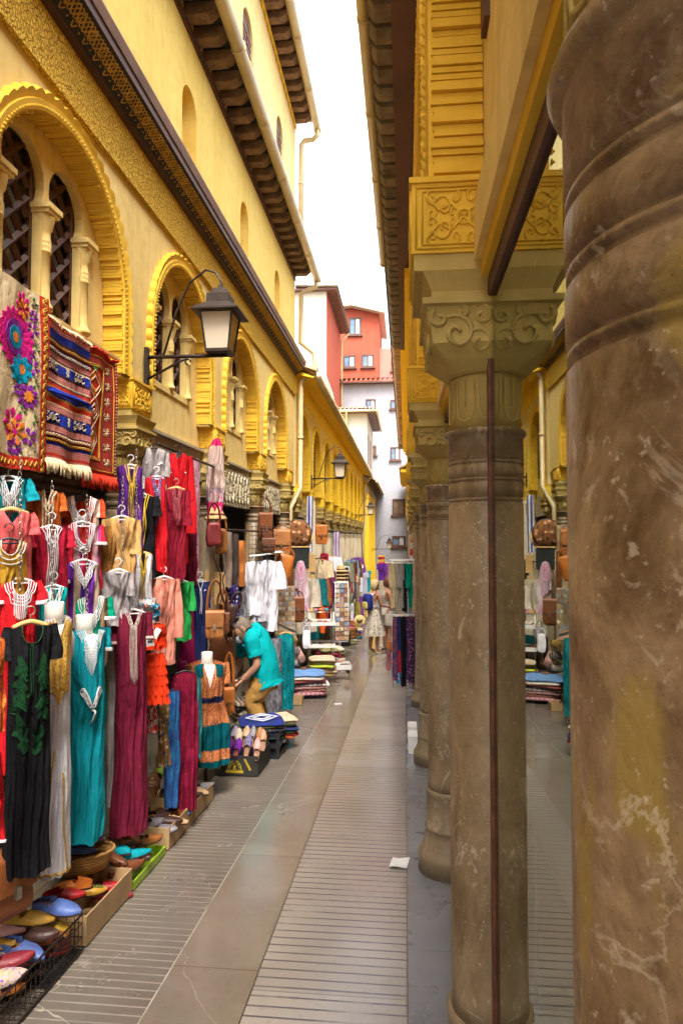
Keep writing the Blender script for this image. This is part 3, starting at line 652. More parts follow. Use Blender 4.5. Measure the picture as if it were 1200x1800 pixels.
# shop window between the two nearest columns
s = NT('shop_glass'); fr = s.n('ShaderNodeFresnel', IOR=3.0).outputs[0]
tr = s.n('ShaderNodeBsdfTransparent', i0=(.86, .94, .84)); gl = s.n('ShaderNodeBsdfGlossy', i0=(.93, .96, .86), Roughness=.0)
mx = s.n('ShaderNodeMixShader', i0=s.math('ADD', .22, s.math('MULTIPLY', fr, .70)), i1=tr.outputs[0], i2=gl.outputs[0]); s.t.links.new(mx.outputs[0], s.out.inputs[0])
SW = thing('shop_window', 'tall shop window pane between the two nearest columns, reflecting the alley', 'shop window', (.24, 1.2, fz(1.2)))
b = MB(); b.add([(.2325, .48, fz(.56)+.03), (.2325, .48, 2.309), (.2325, 1.835, 2.309), (.2325, 1.835, fz(1.8)+.03)], [(0, 1, 2, 3)]); b.build('glass_pane', s.m, SW, (.24, 1.2, fz(1.2)))
b = MB(); b.box(.2240, .2322, 1.80, 1.829, fz(1.8), 2.308); b.build('frame', plain('rusty_brown_frame', (.13, .045, .025), .5, .1, .5, 20), SW, (.24, 1.2, fz(1.2)))
SHG = plain('pale_green_shelf', (.80, .86, .68), .35, 0, .1, 6)
DC = thing('display_case', 'pale green shelved display case standing behind the shop window', 'shelves', (.45, 1.2, fz(1.2)+.02)); oc = (.45, 1.2, fz(1.2)+.02)
for z in (.32, .98, 1.50):
    b = MB(); b.box(.30, .58, .45, 2.02, z, z+.04); b.build('shelf', SHG, DC, oc)
b = MB(); b.box(.5802, .599, .42, 2.045, fz(1.2)+.02, 2.38); b.build('back_panel', plain('dim_green_panel', (.40, .45, .31), .6), DC, oc)
PF = thing('framed_picture', 'dark red picture in a pale frame leaning on the shelf behind the glass', 'picture', (.50, 1.45, 1.008)); op = (.5, 1.45, 1.008)
b = MB(); b.box(.50, .52, 1.3, 1.6, 1.0085, 1.40); b.build('frame', plain('pale_wood_frame', (.5, .45, .32), .5), PF, op); b = MB(); b.box(.494, .4999, 1.33, 1.57, 1.035, 1.375); b.build('canvas', plain('deep_red_canvas', (.35, .04, .04), .7, 0, .3, 14), PF, op)
PF2 = thing('framed_picture', 'large red picture with scroll border leaning on the lowest shelf behind the glass', 'picture', (.52, 1.2, .348)); op = (.52, 1.2, .348)
b = MB(); b.box(.52, .545, .95, 1.55, .3485, .96); b.build('frame', plain('pale_wood_frame', (.5, .45, .32), .5), PF2, op); b = MB(); b.box(.512, .5199, 1.0, 1.5, .39, .92); b.build('canvas', plain('deep_red_canvas', (.35, .04, .04), .7, 0, .3, 14), PF2, op)
# ================================================================ hanging garments
def hanger(loc, rz, w, mat, label, hook=.07):
    t = thing('clothes_hanger', label, 'hanger', loc, rz, 'hangers along the stalls')
    b = MB(); n = 12; flat = mat is WOODL
    b.tube([Vector((w*.5*(2*k/n-1), -.004, -.35*w*.5*abs(2*k/n-1)**1.5)) for k in range(n+1)], .009 if flat else .006, 6, flat=1.3 if flat else 1.)
    if not flat: b.tube([Vector((-w*.5, -.004, -.175*w)), Vector((w*.5, -.004, -.175*w))], .004, 5)
    b.build('shoulder_bar', mat, t)
    b = MB(); b.tube([Vector((0, 0, 0)), Vector((0, 0, hook*.45))]+[Vector((.018*sin(a)-.0, 0, hook*.45+.018-.018*cos(a))) for a in [k*pi/6 for k in range(1, 10)]], .0028, 5); b.build('hook', CHAINM if flat else mat, t)
    return t
PROF = dict(dress=[(0, .66), (.03, .80), (.10, .82), (.27, .72), (.36, .72), (1, 1)], kaftan=[(0, .80), (.04, .9), (.3, .86), (1, 1)], shirt=[(0, .8), (.05, 1), (.2, .93), (1, .98)],
            skirt=[(0, .55), (.08, .62), (1, 1)], cloth=[(0, 1), (1, 1)], flare=[(0, .62), (.04, .8), (.3, .68), (.34, .66), (.62, .92), (1, 1)], drape=[(0, .35), (.15, .75), (.6, 1), (1, .8)], pants=[(0, .8), (.1, .95), (.5, 1), (1, .92)])
class Gm: pass
def garment(name, label, cat, px, X, mat, prof='kaftan', neck=None, sl=(), fold=(4, .03), T=.07, trim=None, cuff=None, bands=None, hang=None, short=None, group='clothes hung along the left stalls', dr=7., seed=0, hi=False, shoulder=.2, sway=0., collar=None, D=None, rz=None, hem=None):
    """one hung garment: closed cloth shell with neckline, folds and separate sleeves; px = its box in the photo, X = distance from the alley axis"""
    x0, x1, y0, y1 = px
    if x1 < 345 and y0 < 1100 and not hi and x0 > -30: x0 -= 4; x1 += 4
    xc, yc = (x0+x1)/2, (y0+y1)/2
    Y = D if D else PX(xc, yc, X).y; pt, pb = PY(xc, y0, Y), PY(xc, y1, Y); xm = (pt.x+pb.x)/2
    rc = atan(-xm/Y); r = rz if rz is not None else rc+radians(dr)
    W = (x1-x0)*Y*cos(rc)/(FOC*max(.35, cos(r-rc))); H = pt.z-pb.z; rr = random.Random(seed+int(x0*7+y0)); sway += rr.uniform(-.07, .07); lean = rr.uniform(-.05, .05)
    t = thing(name, label, cat, (xm, Y, pb.z), r, group); pr = PROF[prof]; ph = rr.uniform(0, 6)
    nk, nw, nd = neck or ('', .01, 0)
    def ztop(s, f):
        z = H-shoulder*W*.5*abs(s)**1.7
        if nk and abs(s) < nw: z -= (nd if f else nd*.25)*W*((1-abs(s)/nw) if nk == 'v' else sqrt(1-(s/nw)**2))
        return z
    nf, fa = fold
    def F(s, v, f=True, off=0.):
        zt = ztop(s, f); z = zt*(1-v); vv = 1-z/H; hw = lerp(pr, max(0, vv))*W/2
        e = sqrt(max(0, 1-s*s)); am = fa*W*min(1, vv*1.5+.12)*(1-s**6)
        y = e*T*(.55+.45*sin(pi*min(1, vv*1.6+.25)))+am*(sin(nf*pi*(s+.22*noise.noise(Vector((s*1.7, vv*1.3, ph))))+ph+.8*vv)+.6*sin(nf*1.9*s+2*ph-2*vv)+.9*noise.noise(Vector((s*3.1, vv*1.1, ph+9))))+.020*noise.noise(Vector((s*2.5, vv*3, ph)))*(.4+vv)+.012*noise.noise(Vector((s*5+vv*5, vv*7-s*2, ph+3)))
        if not f: y = -.6*y-.004
        x = s*hw*(1+.07*noise.noise(Vector((vv*2.2, ph, s))))+sway*W*vv*vv+.01*noise.noise(Vector((vv*4, s, ph+5)))
        return Vector((x, -(y+off) if f else -y, z+(.022*noise.noise(Vector((s*1.6, ph, 1))) if v > .99 else 0)+lean*s*hw*(1-.5*v)))
    g = Gm(); g.t, g.W, g.H, g.F, g.r, g.Y = t, W, H, F, r, Y
    nu, nv = (56, 48) if hi else ((30, 24) if (x1-x0) > 18 else (14, 12))
    b = MB(); mats = [mat]
    if bands: mats = [m for _, m in bands]
    b.grid(lambda u, v: F(2*u-1, v), nu, nv); n1 = len(b.f); b.grid(lambda u, v: F(1-2*u, v, False), nu//2, nv//2)
    if bands:
        for i, f in enumerate(b.f):
            z = sum(b.v[k][2] for k in f)/4/H; vv = 1-z
            b.mi[i] = next((k for k, (e, _) in enumerate(bands) if vv <= e), len(bands)-1)
    b.build('body', mats, t)
    for s_ in sl:
        sd, dx, dz, r0, r1 = s_[:5]; sm = s_[5] if len(s_) > 5 else mat; b = MB(); p0 = Vector((sd*lerp(pr, .05)*W*.42, 0, ztop(.9, True)-.02*W)); p1 = p0+Vector((sd*dx*W, -.02, -dz*W)); pm = (p0+p1)/2+Vector((sd*.05*W, .01, .04*W))
        n = 10; C = [p0*(1-q)**2+pm*2*q*(1-q)+p1*q*q for q in [k/n for k in range(n+1)]]
        def S(u, v, C=C):
            i = min(n-1, int(v*n)); q = v*n-i; c = C[i]*(1-q)+C[i+1]*q; d = (C[i+1]-C[i]).normalized(); sdv = Vector((d.z, 0, -d.x)); rad = (r0+(r1-r0)*v)*W
            a = 2*pi*u; wr = 1+.12*sin(3*a+7*v+ph)*(.3+v)
            return c+sdv*(rad*cos(a)*wr)+Vector((0, min(rad*.6, T*.9)*sin(a)*wr+.008*noise.noise(Vector((u*3, v*5, ph))), 0))
        b.grid(S, 18, 14, True); b.build('sleeve', sm, t)
        if cuff:
            b = MB()
            for k, vv in enumerate((.90, .945, .985)[:cuff[1]]): b.tube([S(u/18, vv)+(S(u/18, vv)-C[-1])*.03 for u in range(18)], .0045, 5, True)
            b.build('cuff_trim', cuff[0], t)
    if trim:
        tm, nl, sp, pl = trim; b = MB(); rad = sp*.21
        for k in range(nl):
            sc = 1+sp*k/(nw*W*.5)*1.0; q = []
            for j in range(21):
                s = nw*(2*j/20-1); p = F(s*sc if abs(s*sc) < .97 else math.copysign(.97, s), .004+sp*k/H*1.1, True, .004); q.append(Vector((p.x, p.y, ztop(s, True)*1-sp*k*(1.2 if abs(s) < nw*.7 else .4)+.001)))
                yy = F(min(.97, max(-.97, s*sc)), max(0, (ztop(s, True)-q[-1].z)/H), True, .005).y; q[-1].y = min(yy, q[-1].y)
            b.tube(q, rad, 5)
            if pl:
                for sg in (-1, 1):
                    o = (k+.5)*sp*sg*.62; b.tube([F((o+0)/(W*.4), v, True, .006) for v in [pl*i/14 for i in range(15)]], rad, 5)
        b.build('neck_trim', tm, t)
    if collar:
        b = MB()
        for sg in (-1, 1):
            b.grid(lambda u, v: Vector((sg*(.02+.20*W*u*(.6+.4*v)), -(T*.55+.012+.012*v), ztop(.0, True)+.015+(.03+.16*nd*0)*W-v*.2*W*(1-.35*u)-.07*W*u*0)), 6, 5)
        b.build('collar', collar, t)
    if hem:
        b = MB(); b.tube([F(2*k/24-1, .985, True, .003) for k in range(1, 24)], .006, 5); b.build('hem_trim', hem, t)
    if hang:
        q = Vector((0, 0, H+.004)); lc = Matrix.Rotation(r, 4, 'Z') @ q
        hanger((xm+lc.x, Y+lc.y, pb.z+lc.z), r, min(W*.74, .40), hang, ('pale wooden' if hang is WOODL else 'white plastic' if hang is WHITEP else 'black plastic')+' hanger carrying the '+(short or label.split(' with')[0]), .06)
    return g
C = cloth
RED = C('red_cotton', (.62, .012, .02)); BURG = C('burgundy_cotton', (.17, .012, .035)); TEAL = C('teal_cotton', (.005, .27, .33)); BLACKC = C('black_crepe', (.009, .009, .011))
WHITEC = C('white_cotton', (.80, .78, .83)); CORAL = C('coral_cotton', (.70, .12, .12)); MUST = C('mustard_cotton', (.55, .30, .03)); RUST = C('rust_cotton', (.55, .12, .02)); WINE = C('wine_red_cotton', (.36, .01, .03))
PURP = C('purple_cotton', (.10, .02, .20)); TAN = C('tan_linen', (.60, .34, .12)); BROWNC = C('brown_cotton', (.22, .10, .03)); GREYC = C('grey_cotton', (.36, .32, .32)); BLUEC = C('blue_cotton', (.02, .12, .48)); NAVY = C('navy_cotton', (.02, .03, .12)); GREENC = C('green_cotton', (.02, .30, .06)); SALM = C('salmon_linen', (.66, .25, .18)); EMER = C('emerald_cotton', (.0, .24, .15))
ORST = C('orange_striped_cotton', (.66, .10, .03), 'vstripe', (.62, .45, .36), (.55, .05, .02), 9); REST = C('red_striped_cotton', (.62, .02, .05), 'vstripe', (.55, .30, .32), (.35, .05, .2), 11); PUST = C('purple_striped_cotton', (.17, .03, .35), 'vstripe', (.50, .36, .26), (.05, .02, .2), 10); GRST = C('green_striped_cotton', (.0, .28, .16), 'vstripe', (.40, .26, .14), (.05, .05, .02), 12)
ORPR = C('orange_print', (.62, .13, .03), 'floral', (.70, .32, .05), (.25, .03, .03), 40); RUFF = C('scarlet_ruffle', (.80, .045, .01)); REDPR = C('red_white_print', (.62, .06, .05), 'check', (.66, .60, .55), None, 26)
DYE = C('crimson_tie_dye', (.15, .005, .022), 'dye', (.27, .010, .045), (.36, .07, .11), 7); BLPR = C('blue_print', (.03, .07, .25), 'dye', (.02, .16, .36), (.2, .3, .5), 12); BRPR = C('brown_print', (.25, .13, .05), 'floral', (.55, .42, .22), (.05, .06, .12), 30); TEPR = C('teal_paisley', (.02, .17, .20), 'dye', (.05, .28, .30), (.3, .5, .5), 14)
ORFL = C('orange_floral', (.58, .19, .06), 'floral', (.66, .36, .22), (.16, .03, .05), 75); TEALD = C('dark_teal_cotton', (.0, .085, .105)); TEALL = C('teal_lace', (.0, .17, .20), 'dye', (.01, .28, .31), (.0, .06, .08), 20)
GRAPR = C('grey_print', (.30, .28, .30), 'dye', (.10, .10, .13), (.5, .48, .46), 16); DOTS = C('navy_polka_dots', (.05, .03, .16), 'dots', (.6, .58, .62), None, 24); TAUPE = C('taupe_scarf', (.28, .20, .15)); ORSC = C('orange_scarf', (.50, .17, .04)); PINKT = C('mauve_tapestry', (.52, .24, .32), 'floral', (.60, .42, .45), (.35, .12, .22), 22); CREMC = C('cream_linen', (.68, .54, .34)); ROSE = C('rose_brocade', (.60, .42, .36), 'dye', (.66, .50, .44), None, 16); MAGE = C('magenta_border', (.55, .02, .14)); FLOR = C('floral_brocade', (.45, .32, .30), 'floral', (.05, .12, .30), (.60, .10, .25), 35); LILAC = C('lilac_cotton', (.40, .38, .62))
W_, K_, P_ = WHITEP, BLACKPL, WOODL
# --- first chain (nearest)
garment('kaftan', 'teal kaftan with white striped trim, topmost at the left edge', 'kaftan', (-25, 52, 838, 1010), -1.76, TEAL, neck=('v', .35, .5), trim=(WHITETH, 4, .012, .3), hang=W_, short='topmost teal kaftan', sl=((1, .2, .5, .16, .17),))
garment('dress', 'coral red dress on a wooden hanger below the teal kaftan', 'dress', (-22, 60, 896, 1075), -1.71, CORAL, neck=('v', .45, .35), hang=P_, short='coral red dress', sl=((1, .12, .5, .15, .16),))
garment('kaftan', 'mustard kaftan with pale lace neckline and dark hanger', 'kaftan', (-22, 52, 948, 1130), -1.67, MUST, neck=('u', .5, .42), trim=(SILVTH, 3, .016, .0), hang=K_, short='mustard kaftan')
garment('kaftan', 'bright red kaftan with white braided neck, behind the black dress', 'kaftan', (-10, 72, 1018, 1350), -1.62, RED, neck=('u', .45, .4), trim=(WHITETH, 4, .011, .14), hang=W_, short='bright red kaftan', cuff=(WHITETH, 3), sl=((1, .15, .55, .17, .18), (-1, .1, .5, .17, .18)), hi=True)
g = garment('dress', 'long black dress with green leaf embroidery on a wooden hanger', 'dress', (4, 96, 1094, 1532), -1.54, BLACKC, 'kaftan', ('u', .46, .42), ((1, .1, .75, .2, .22), (-1, .02, .7, .18, .2)), (6, .028), .10, (C('dark_green_braid', (.012, .05, .018)), 1, .012, .22), hang=P_, short='long black dress', hi=True)
b = MB(); rr = random.Random(3); GRL = C('green_embroidery', (.008, .04, .014), 'dye', (.012, .07, .024), None, 60)
for k in range(46):
    sg = 1 if k % 2 else -1; v = .10+.36*(k/46); s = sg*(.12+.28*rr.random())*(1 if v < .36 else .6); a = rr.uniform(.3, 1.2)*sg; L = .05
    pts = [(0, 0), (.3, .3), (.7, .26), (1, 0), (.7, -.26), (.3, -.3)]
    b.add([g.F(s+(L*(p*sin(a)+q*cos(a)))/(g.W*.45), v+(L*(p*cos(a)-q*sin(a)))/g.H, True, .005) for p, q in pts], [tuple(range(6))])
b.build('embroidery', GRL, g.t)
garment('dress', 'red dress with a white hem edge at the bottom left edge', 'dress', (-30, 14, 1320, 1478), -1.50, RED, 'skirt', hem=WHITETH, seed=2)
garment('tunic', 'orange printed tunic cut by the left edge', 'tunic', (-34, 9, 1120, 1290), -1.47, ORPR, 'shirt', dr=14)
# --- second chain
garment('kaftan', 'rust orange robe with cream lace front, under the striped rug', 'robe', (54, 108, 862, 1030), -1.77, RUST, neck=('v', .3, .6), trim=(C('cream_lace', (.62, .50, .34), 'floral', (.4, .25, .12), None, 90), 2, .022, .5), hang=K_, short='rust orange robe', sl=((1, .15, .6, .16, .17), (-1, .12, .6, .16, .17)))
garment('kaftan', 'dark red robe with white lace front', 'robe', (56, 122, 925, 1150), -1.71, WINE, neck=('v', .25, .5), trim=(WHITETH, 3, .013, .55), hang=W_, short='dark red robe with lace', sl=((1, .12, .5, .15, .17), (-1, .1, .5, .15, .17)))
garment('kaftan', 'small turquoise top with white lace front behind the white mannequin dress', 'top', (66, 120, 1030, 1210), -1.66, C('turquoise_cotton', (.0, .33, .33)), neck=('v', .3, .6), trim=(WHITETH, 2, .016, .5), hang=W_, short='small turquoise lace top')
# --- third chain
garment('kaftan', 'orange striped kaftan with white neck bands under the red rug', 'kaftan', (106, 178, 872, 1000), -1.76, ORST, neck=('u', .45, .55), trim=(WHITETH, 4, .011, .2), hang=K_, short='orange striped kaftan', sl=((1, .06, .45, .16, .17), (-1, .06, .45, .16, .17)))
garment('kaftan', 'red and mauve striped kaftan in the middle of its chain', 'kaftan', (110, 178, 918, 1040), -1.71, REST, neck=('u', .42, .6), trim=(WHITETH, 4, .011, .2), hang=W_, short='red and mauve striped kaftan', cuff=(WHITETH, 3), sl=((-1, .06, .5, .16, .17), (1, .06, .5, .16, .17)))
garment('kaftan', 'purple striped kaftan with white braid above the green one', 'kaftan', (112, 178, 985, 1150), -1.67, PUST, neck=('v', .42, .5), trim=(WHITETH, 4, .011, .15), hang=W_, short='purple striped kaftan', cuff=(WHITETH, 3), sl=((-1, .06, .5, .16, .17),))
garment('kaftan', 'green striped kaftan with white braid behind the teal mannequin dress', 'kaftan', (124, 192, 1046, 1280), -1.64, GRST, neck=('u', .42, .5), trim=(WHITETH, 4, .011, .12), hang=W_, short='green striped kaftan', cuff=(WHITETH, 3), sl=((1, .06, .55, .17, .18),))
# --- mannequins with dresses
def mannequin(px, py, Y, label, h=.2, w=.17):
    p = PY(px, py, Y); rc = atan(-p.x/Y); t = thing('mannequin', label, 'mannequin', (p.x, Y, p.z-h), rc+radians(8), 'headless mannequins')
    b = MB(); k = w/.17
    prof = [(.04, h), (.043, h-.004), (.042, h-.05), (.044, h-.075), (.055*k, h-.095), (.09*k, h-.112), (.135*k, h-.135), (.155*k, h-.17), (.15*k, h-.24), (.13*k, h-.28), (.09*k, h-.36), (.03, h-.42)]
    o = len(b.v); b.lathe(prof, (0, 0, 0), 28); b.v = [(x, y*(.62 if z < h-.09 else .95), z) for x, y, z in b.v]; b.build('bust', MANQ, t)
    b = MB(); b.tube([(0, 0, h-.4), (0, 0, h-1.0)], .014, 8); b.build('stand', IRON, t); return t
Y5 = PX(155, 1280, -1.60).y; mannequin(149, 1080, Y5, 'white headless mannequin wearing the long teal dress', .2, .13)
g = garment('dress', 'long teal dress with white braided neck and swirl embroidery on a mannequin', 'dress', (116, 192, 1100, 1472), -1.60, TEAL, 'kaftan', ('v', .44, .62), ((1, .0, .55, .17, .18), (-1, .06, .62, .17, .19)), (5, .03), .15, (WHITETH, 5, .008, .12), cuff=(WHITETH, 3), hi=True)
b = MB()
for sg in (-1, 1):
    for R0 in (.024, .016, .009): b.tube([g.F((sg*.026+R0*cos(a*pi/8))/(g.W*.44), .285+R0*sin(a*pi/8)/g.H, True, .006) for a in range(16)], .0035, 5, True)
b.tube([g.F((.013*sin(a*pi/5)*(1 if a < 6 else -1))/(g.W*.44), .3+.05*(a if a < 6 else 10-a)/5/g.H*1.6, True, .006) for a in range(11)], .005, 5, True)
b.build('embroidery', WHITETH, g.t)
Y4 = PX(98, 1290, -1.60).y; mannequin(96, 1058, Y4, 'white headless mannequin wearing the white and gold dress', .2, .10)
g = garment('dress', 'long white dress with gold brocade bodice on a mannequin', 'dress', (62, 134, 1080, 1532), -1.59, WHITEC, 'flare', ('v', .40, .55), (), (5, .035), .14, (GOLDTH, 4, .011, .0), hem=GOLDTH, hi=True, bands=None)
b = MB(); GB = C('gold_brocade', (.62, .36, .07), 'floral', (.70, .48, .18), (.40, .20, .03), 60)
b.grid(lambda u, v: g.F((2*u-1)*(.95-.25*v), .015+.27*v, True, .005), 24, 18); b.build('gold_bodice', GB, g.t)
b = MB(); b.tube([g.F(-.25-.5*v, .5+.49*v, True, .005) for v in [k/12 for k in range(13)]], .005, 5); b.tube([g.F(.35+.4*v, .6+.39*v, True, .005) for v in [k/12 for k in range(13)]], .005, 5); b.build('gold_braid', GOLDTH, g.t)
# --- fourth chain
garment('trousers', 'white cotton trousers hanging beside the maroon kaftan', 'trousers', (190, 216, 1085, 1418), -1.66, C('off_white_cotton', (.55, .52, .50)), 'pants', fold=(2, .06))
g = garment('kaftan', 'long maroon kaftan with silver braided placket', 'kaftan', (196, 264, 1072, 1462), -1.54, BURG, 'kaftan', ('v', .34, .42), ((-1, .12, .85, .2, .22), (1, .03, .75, .17, .18)), (5, .035), .11, (SILVTH, 3, .010, .28), cuff=(SILVTH, 2), hang=W_, short='long maroon kaftan', hi=True)
garment('jacket', 'brown striped jacket behind the tan one', 'jacket', (168, 206, 925, 1075), -1.72, C('brown_striped', (.30, .13, .03), 'vstripe', (.20, .08, .02), None, 14), 'shirt', sl=((-1, .02, .9, .18, .2),))
garment('jacket', 'tan open jacket beside the stone column', 'jacket', (186, 240, 908, 1035), -1.65, TAN, 'shirt', ('v', .25, 1.2), ((-1, .0, .9, .17, .19), (1, .0, 1.1, .17, .2)), hang=W_, short='tan open jacket')
garment('robe', 'purple robe with yellow braid, hung highest by the column', 'robe', (206, 252, 818, 960), -1.72, PURP, neck=('v', .3, .9), trim=(C('yellow_braid', (.60, .40, .03)), 2, .016, .6), hang=W_, short='purple robe')
garment('robe', 'black robe with yellow braid below the purple robe', 'robe', (220, 274, 868, 1020), -1.68, BLACKC, neck=('v', .35, .9), trim=(C('yellow_braid', (.60, .40, .03)), 2, .018, .6), hang=W_, short='black robe', sl=((1, .08, .6, .17, .18),))
garment('robe', 'bright blue robe half hidden under the black robe', 'robe', (238, 270, 945, 1110), -1.71, BLUEC, hang=W_, short='bright blue robe', seed=4)
garment('robe', 'white robe with yellow braid beside the salmon shirt', 'robe', (230, 268, 972, 1130), -1.66, WHITEC, neck=('v', .3, .9), trim=(C('yellow_braid', (.60, .40, .03)), 2, .013, .6), hang=P_, short='white robe with yellow braid')
garment('shirt', 'grey shirt above the maroon kaftan', 'shirt', (186, 228, 1002, 1100), -1.60, GREYC, 'shirt', ('v', .3, .5), ((-1, .0, 1., .2, .2), (1, .0, .9, .2, .2)), hang=W_, short='grey shirt')
# --- bar over the second shop
garment('hooded_robe', 'grey hooded robe beside the bright red one', 'robe', (248, 290, 788, 910), -1.74, GREYC, 'shirt', ('v', .25, .6), ((-1, .0, 1.5, .2, .2), (1, .0, 1., .18, .2)), hang=K_, short='grey hooded robe', collar=WHITEC)
garment('hooded_robe', 'large bright red hooded robe with white lined collar', 'robe', (288, 334, 798, 990), -1.68, RED, 'shirt', ('v', .3, .8), ((-1, .08, 2.2, .2, .24), (1, .12, 3.2, .22, .27)), hang=K_, short='large red hooded robe', collar=WHITEC, T=.1, hi=True)
garment('robe', 'red robe with blue patterned placket beside the black robe', 'robe', (256, 292, 838, 1005), -1.63, RED, neck=('v', .3, .7), trim=(C('blue_pattern_braid', (.10, .12, .30), 'floral', (.6, .55, .55), None, 90), 3, .012, .45), hang=W_, short='red patterned robe', seed=3)
garment('robe', 'burgundy robe with small white emblem in front of the red robe', 'robe', (288, 330, 858, 1020), -1.60, C('deep_burgundy', (.24, .01, .025)), 'shirt', ('v', .25, .6), ((-1, .04, 2.2, .2, .22), (1, .04, 1.6, .2, .22)), hang=P_, short='burgundy robe', trim=(C('pink_facing', (.40, .10, .12)), 3, .012, .35), hi=True)
garment('robe', 'dark wine robe hanging under the red sleeve', 'robe', (316, 344, 930, 1030), -1.70, BURG, 'shirt', seed=8)
for i, (y0, y1, x0, x1, m, la) in enumerate(((806, 1050, 336, 350, PINKT, 'tall mauve tapestry panel beside the second column'), (815, 1010, 322, 338, C('patchwork_panel', (.55, .42, .34), 'check', (.45, .16, .10), None, 14), 'patchwork panel half hidden behind the red robe'))):
    garment('tapestry', la, 'tapestry', (x0, x1, y0, y1), -1.86, m, 'cloth', fold=(1.5, .03), T=.02, shoulder=0, rz=radians(80))
garment('shirt', 'salmon pink linen shirt with buttoned front', 'shirt', (262, 312, 1014, 1165), -1.57, SALM, 'shirt', ('v', .22, .35), ((-1, .06, 1.6, .2, .19), (1, .18, 2.2, .2, .18)), (3, .03), trim=(C('salmon_braid', (.50, .17, .12)), 2, .010, .5), hang=W_, short='salmon pink shirt', hi=True)
garment('top', 'bright green top between the salmon and navy clothes', 'top', (302, 332, 1020, 1125), -1.62, GREENC, 'shirt', ('v', .35, .7), ((1, .1, 1.4, .22, .25),), hang=W_, short='bright green top')
garment('dress', 'magenta dress hanging behind the green top', 'dress', (318, 342, 1040, 1180), -1.68, C('dark_magenta', (.30, .01, .09)), 'dress', seed=5)
garment('hoodie', 'navy hooded top with white cord and lilac lining', 'top', (336, 366, 1020, 1185), -1.63, NAVY, 'shirt', ('v', .4, .6), ((1, .0, 1.6, .22, .22), (-1, 0, 1.6, .22, .22)), hang=W_, short='navy hooded top', collar=LILAC, trim=(WHITETH, 1, .016, .3))
# --- ruffled set and lower trousers
garment('top', 'scarlet ruffled top carrying two price tags', 'top', (258, 292, 1096, 1140), -1.52, RUFF, 'shirt', fold=(7, .05))
def ruffle(px, X, tiers, mat, label, group=None):
    x0, x1, y0, y1 = px; Y = PX((x0+x1)/2, (y0+y1)/2, X).y; p = PY((x0+x1)/2, y1, Y); W = (x1-x0)*Y/FOC*.9; H = (y1-y0)*Y/FOC
    t = thing('ruffled_skirt', label, 'skirt', (p.x, Y, p.z), atan(-p.x/Y), group)
    for k in range(tiers):
        z1 = H*(1-k/tiers); z0 = H*(1-(k+1.25)/tiers); ra = W*(.30+.16*k/tiers); rb = W*(.38+.18*k/tiers)
        b = MB(); b.grid(lambda u, v: Vector(((ra+(rb-ra)*v)*cos(2*pi*u)*(1+.07*v*sin(26*pi*u+k)), (ra+(rb-ra)*v)*.5*sin(2*pi*u)*(1+.14*v*sin(26*pi*u+k)), z1+(z0-z1)*v+.006*v*sin(31*pi*u))), 90, 5, True); b.build('ruffle', mat, t)
ruffle((246, 300, 1148, 1232), -1.50, 5, RUFF, 'scarlet skirt of five ruffled tiers beside the maroon kaftan')
garment('skirt', 'red and white printed skirt below the ruffled skirt', 'skirt', (254, 280, 1220, 1285), -1.55, REDPR, 'skirt')
garment('bag_cloth', 'white printed cloth bag with blue panel above the ruffled top', 'cloth', (246, 272, 1052, 1100), -1.56, C('colour_print', (.60, .55, .52), 'floral', (.6, .1, .05), (.02, .25, .4), 34), 'cloth', shoulder=0)
garment('bag_cloth', 'blue printed cloth with orange flowers next to the price tags', 'cloth', (256, 278, 1060, 1094), -1.54, C('blue_orange_print', (.01, .20, .36), 'floral', (.6, .3, .05), (.6, .55, .4), 40), 'cloth', shoulder=0)
garment('trousers', 'brown printed trousers behind the crimson ones', 'trousers', (276, 304, 1225, 1345), -1.55, BRPR, 'pants')
garment('trousers', 'blue printed trousers reaching the floor beside the crimson ones', 'trousers', (288, 318, 1212, 1415), -1.51, BLPR, 'pants', fold=(2.5, .05))
garment('trousers', 'crimson tie dyed trousers with smocked waist', 'trousers', (296, 350, 1180, 1422), -1.47, DYE, 'pants', fold=(3, .06), hi=True, hang=K_, short='crimson tie dyed trousers', T=.06)
garment('trousers', 'teal paisley trousers beside the floral mannequin dress', 'trousers', (330, 356, 1190, 1335), -1.53, TEPR, 'pants', fold=(2, .05))
Y7 = PX(365, 1240, -1.50).y; mannequin(364, 1146, Y7, 'cream headless mannequin wearing the orange floral dress', .16, .15)
g = garment('dress', 'orange floral and teal dress with navy belt on a mannequin', 'dress', (322, 408, 1160, 1345), -1.50, ORFL, 'flare', ('v', .34, .55), ((-1, .04, .95, .13, .10), (1, .02, .4, .12, .10)), (6, .03), .13, bands=[(.33, ORFL), (.39, C('navy_belt', (.01, .015, .06))), (.60, ORFL), (.84, TEALD), (.94, ORFL), (1.1, TEALD)], hi=True)
for sg in (-1, 1): b = MB(); b.grid(lambda u, v: g.F(sg*(.36+.4*u), .12*v, True, .006), 6, 6); b.build('shoulder_yoke', TEALD, g.t)
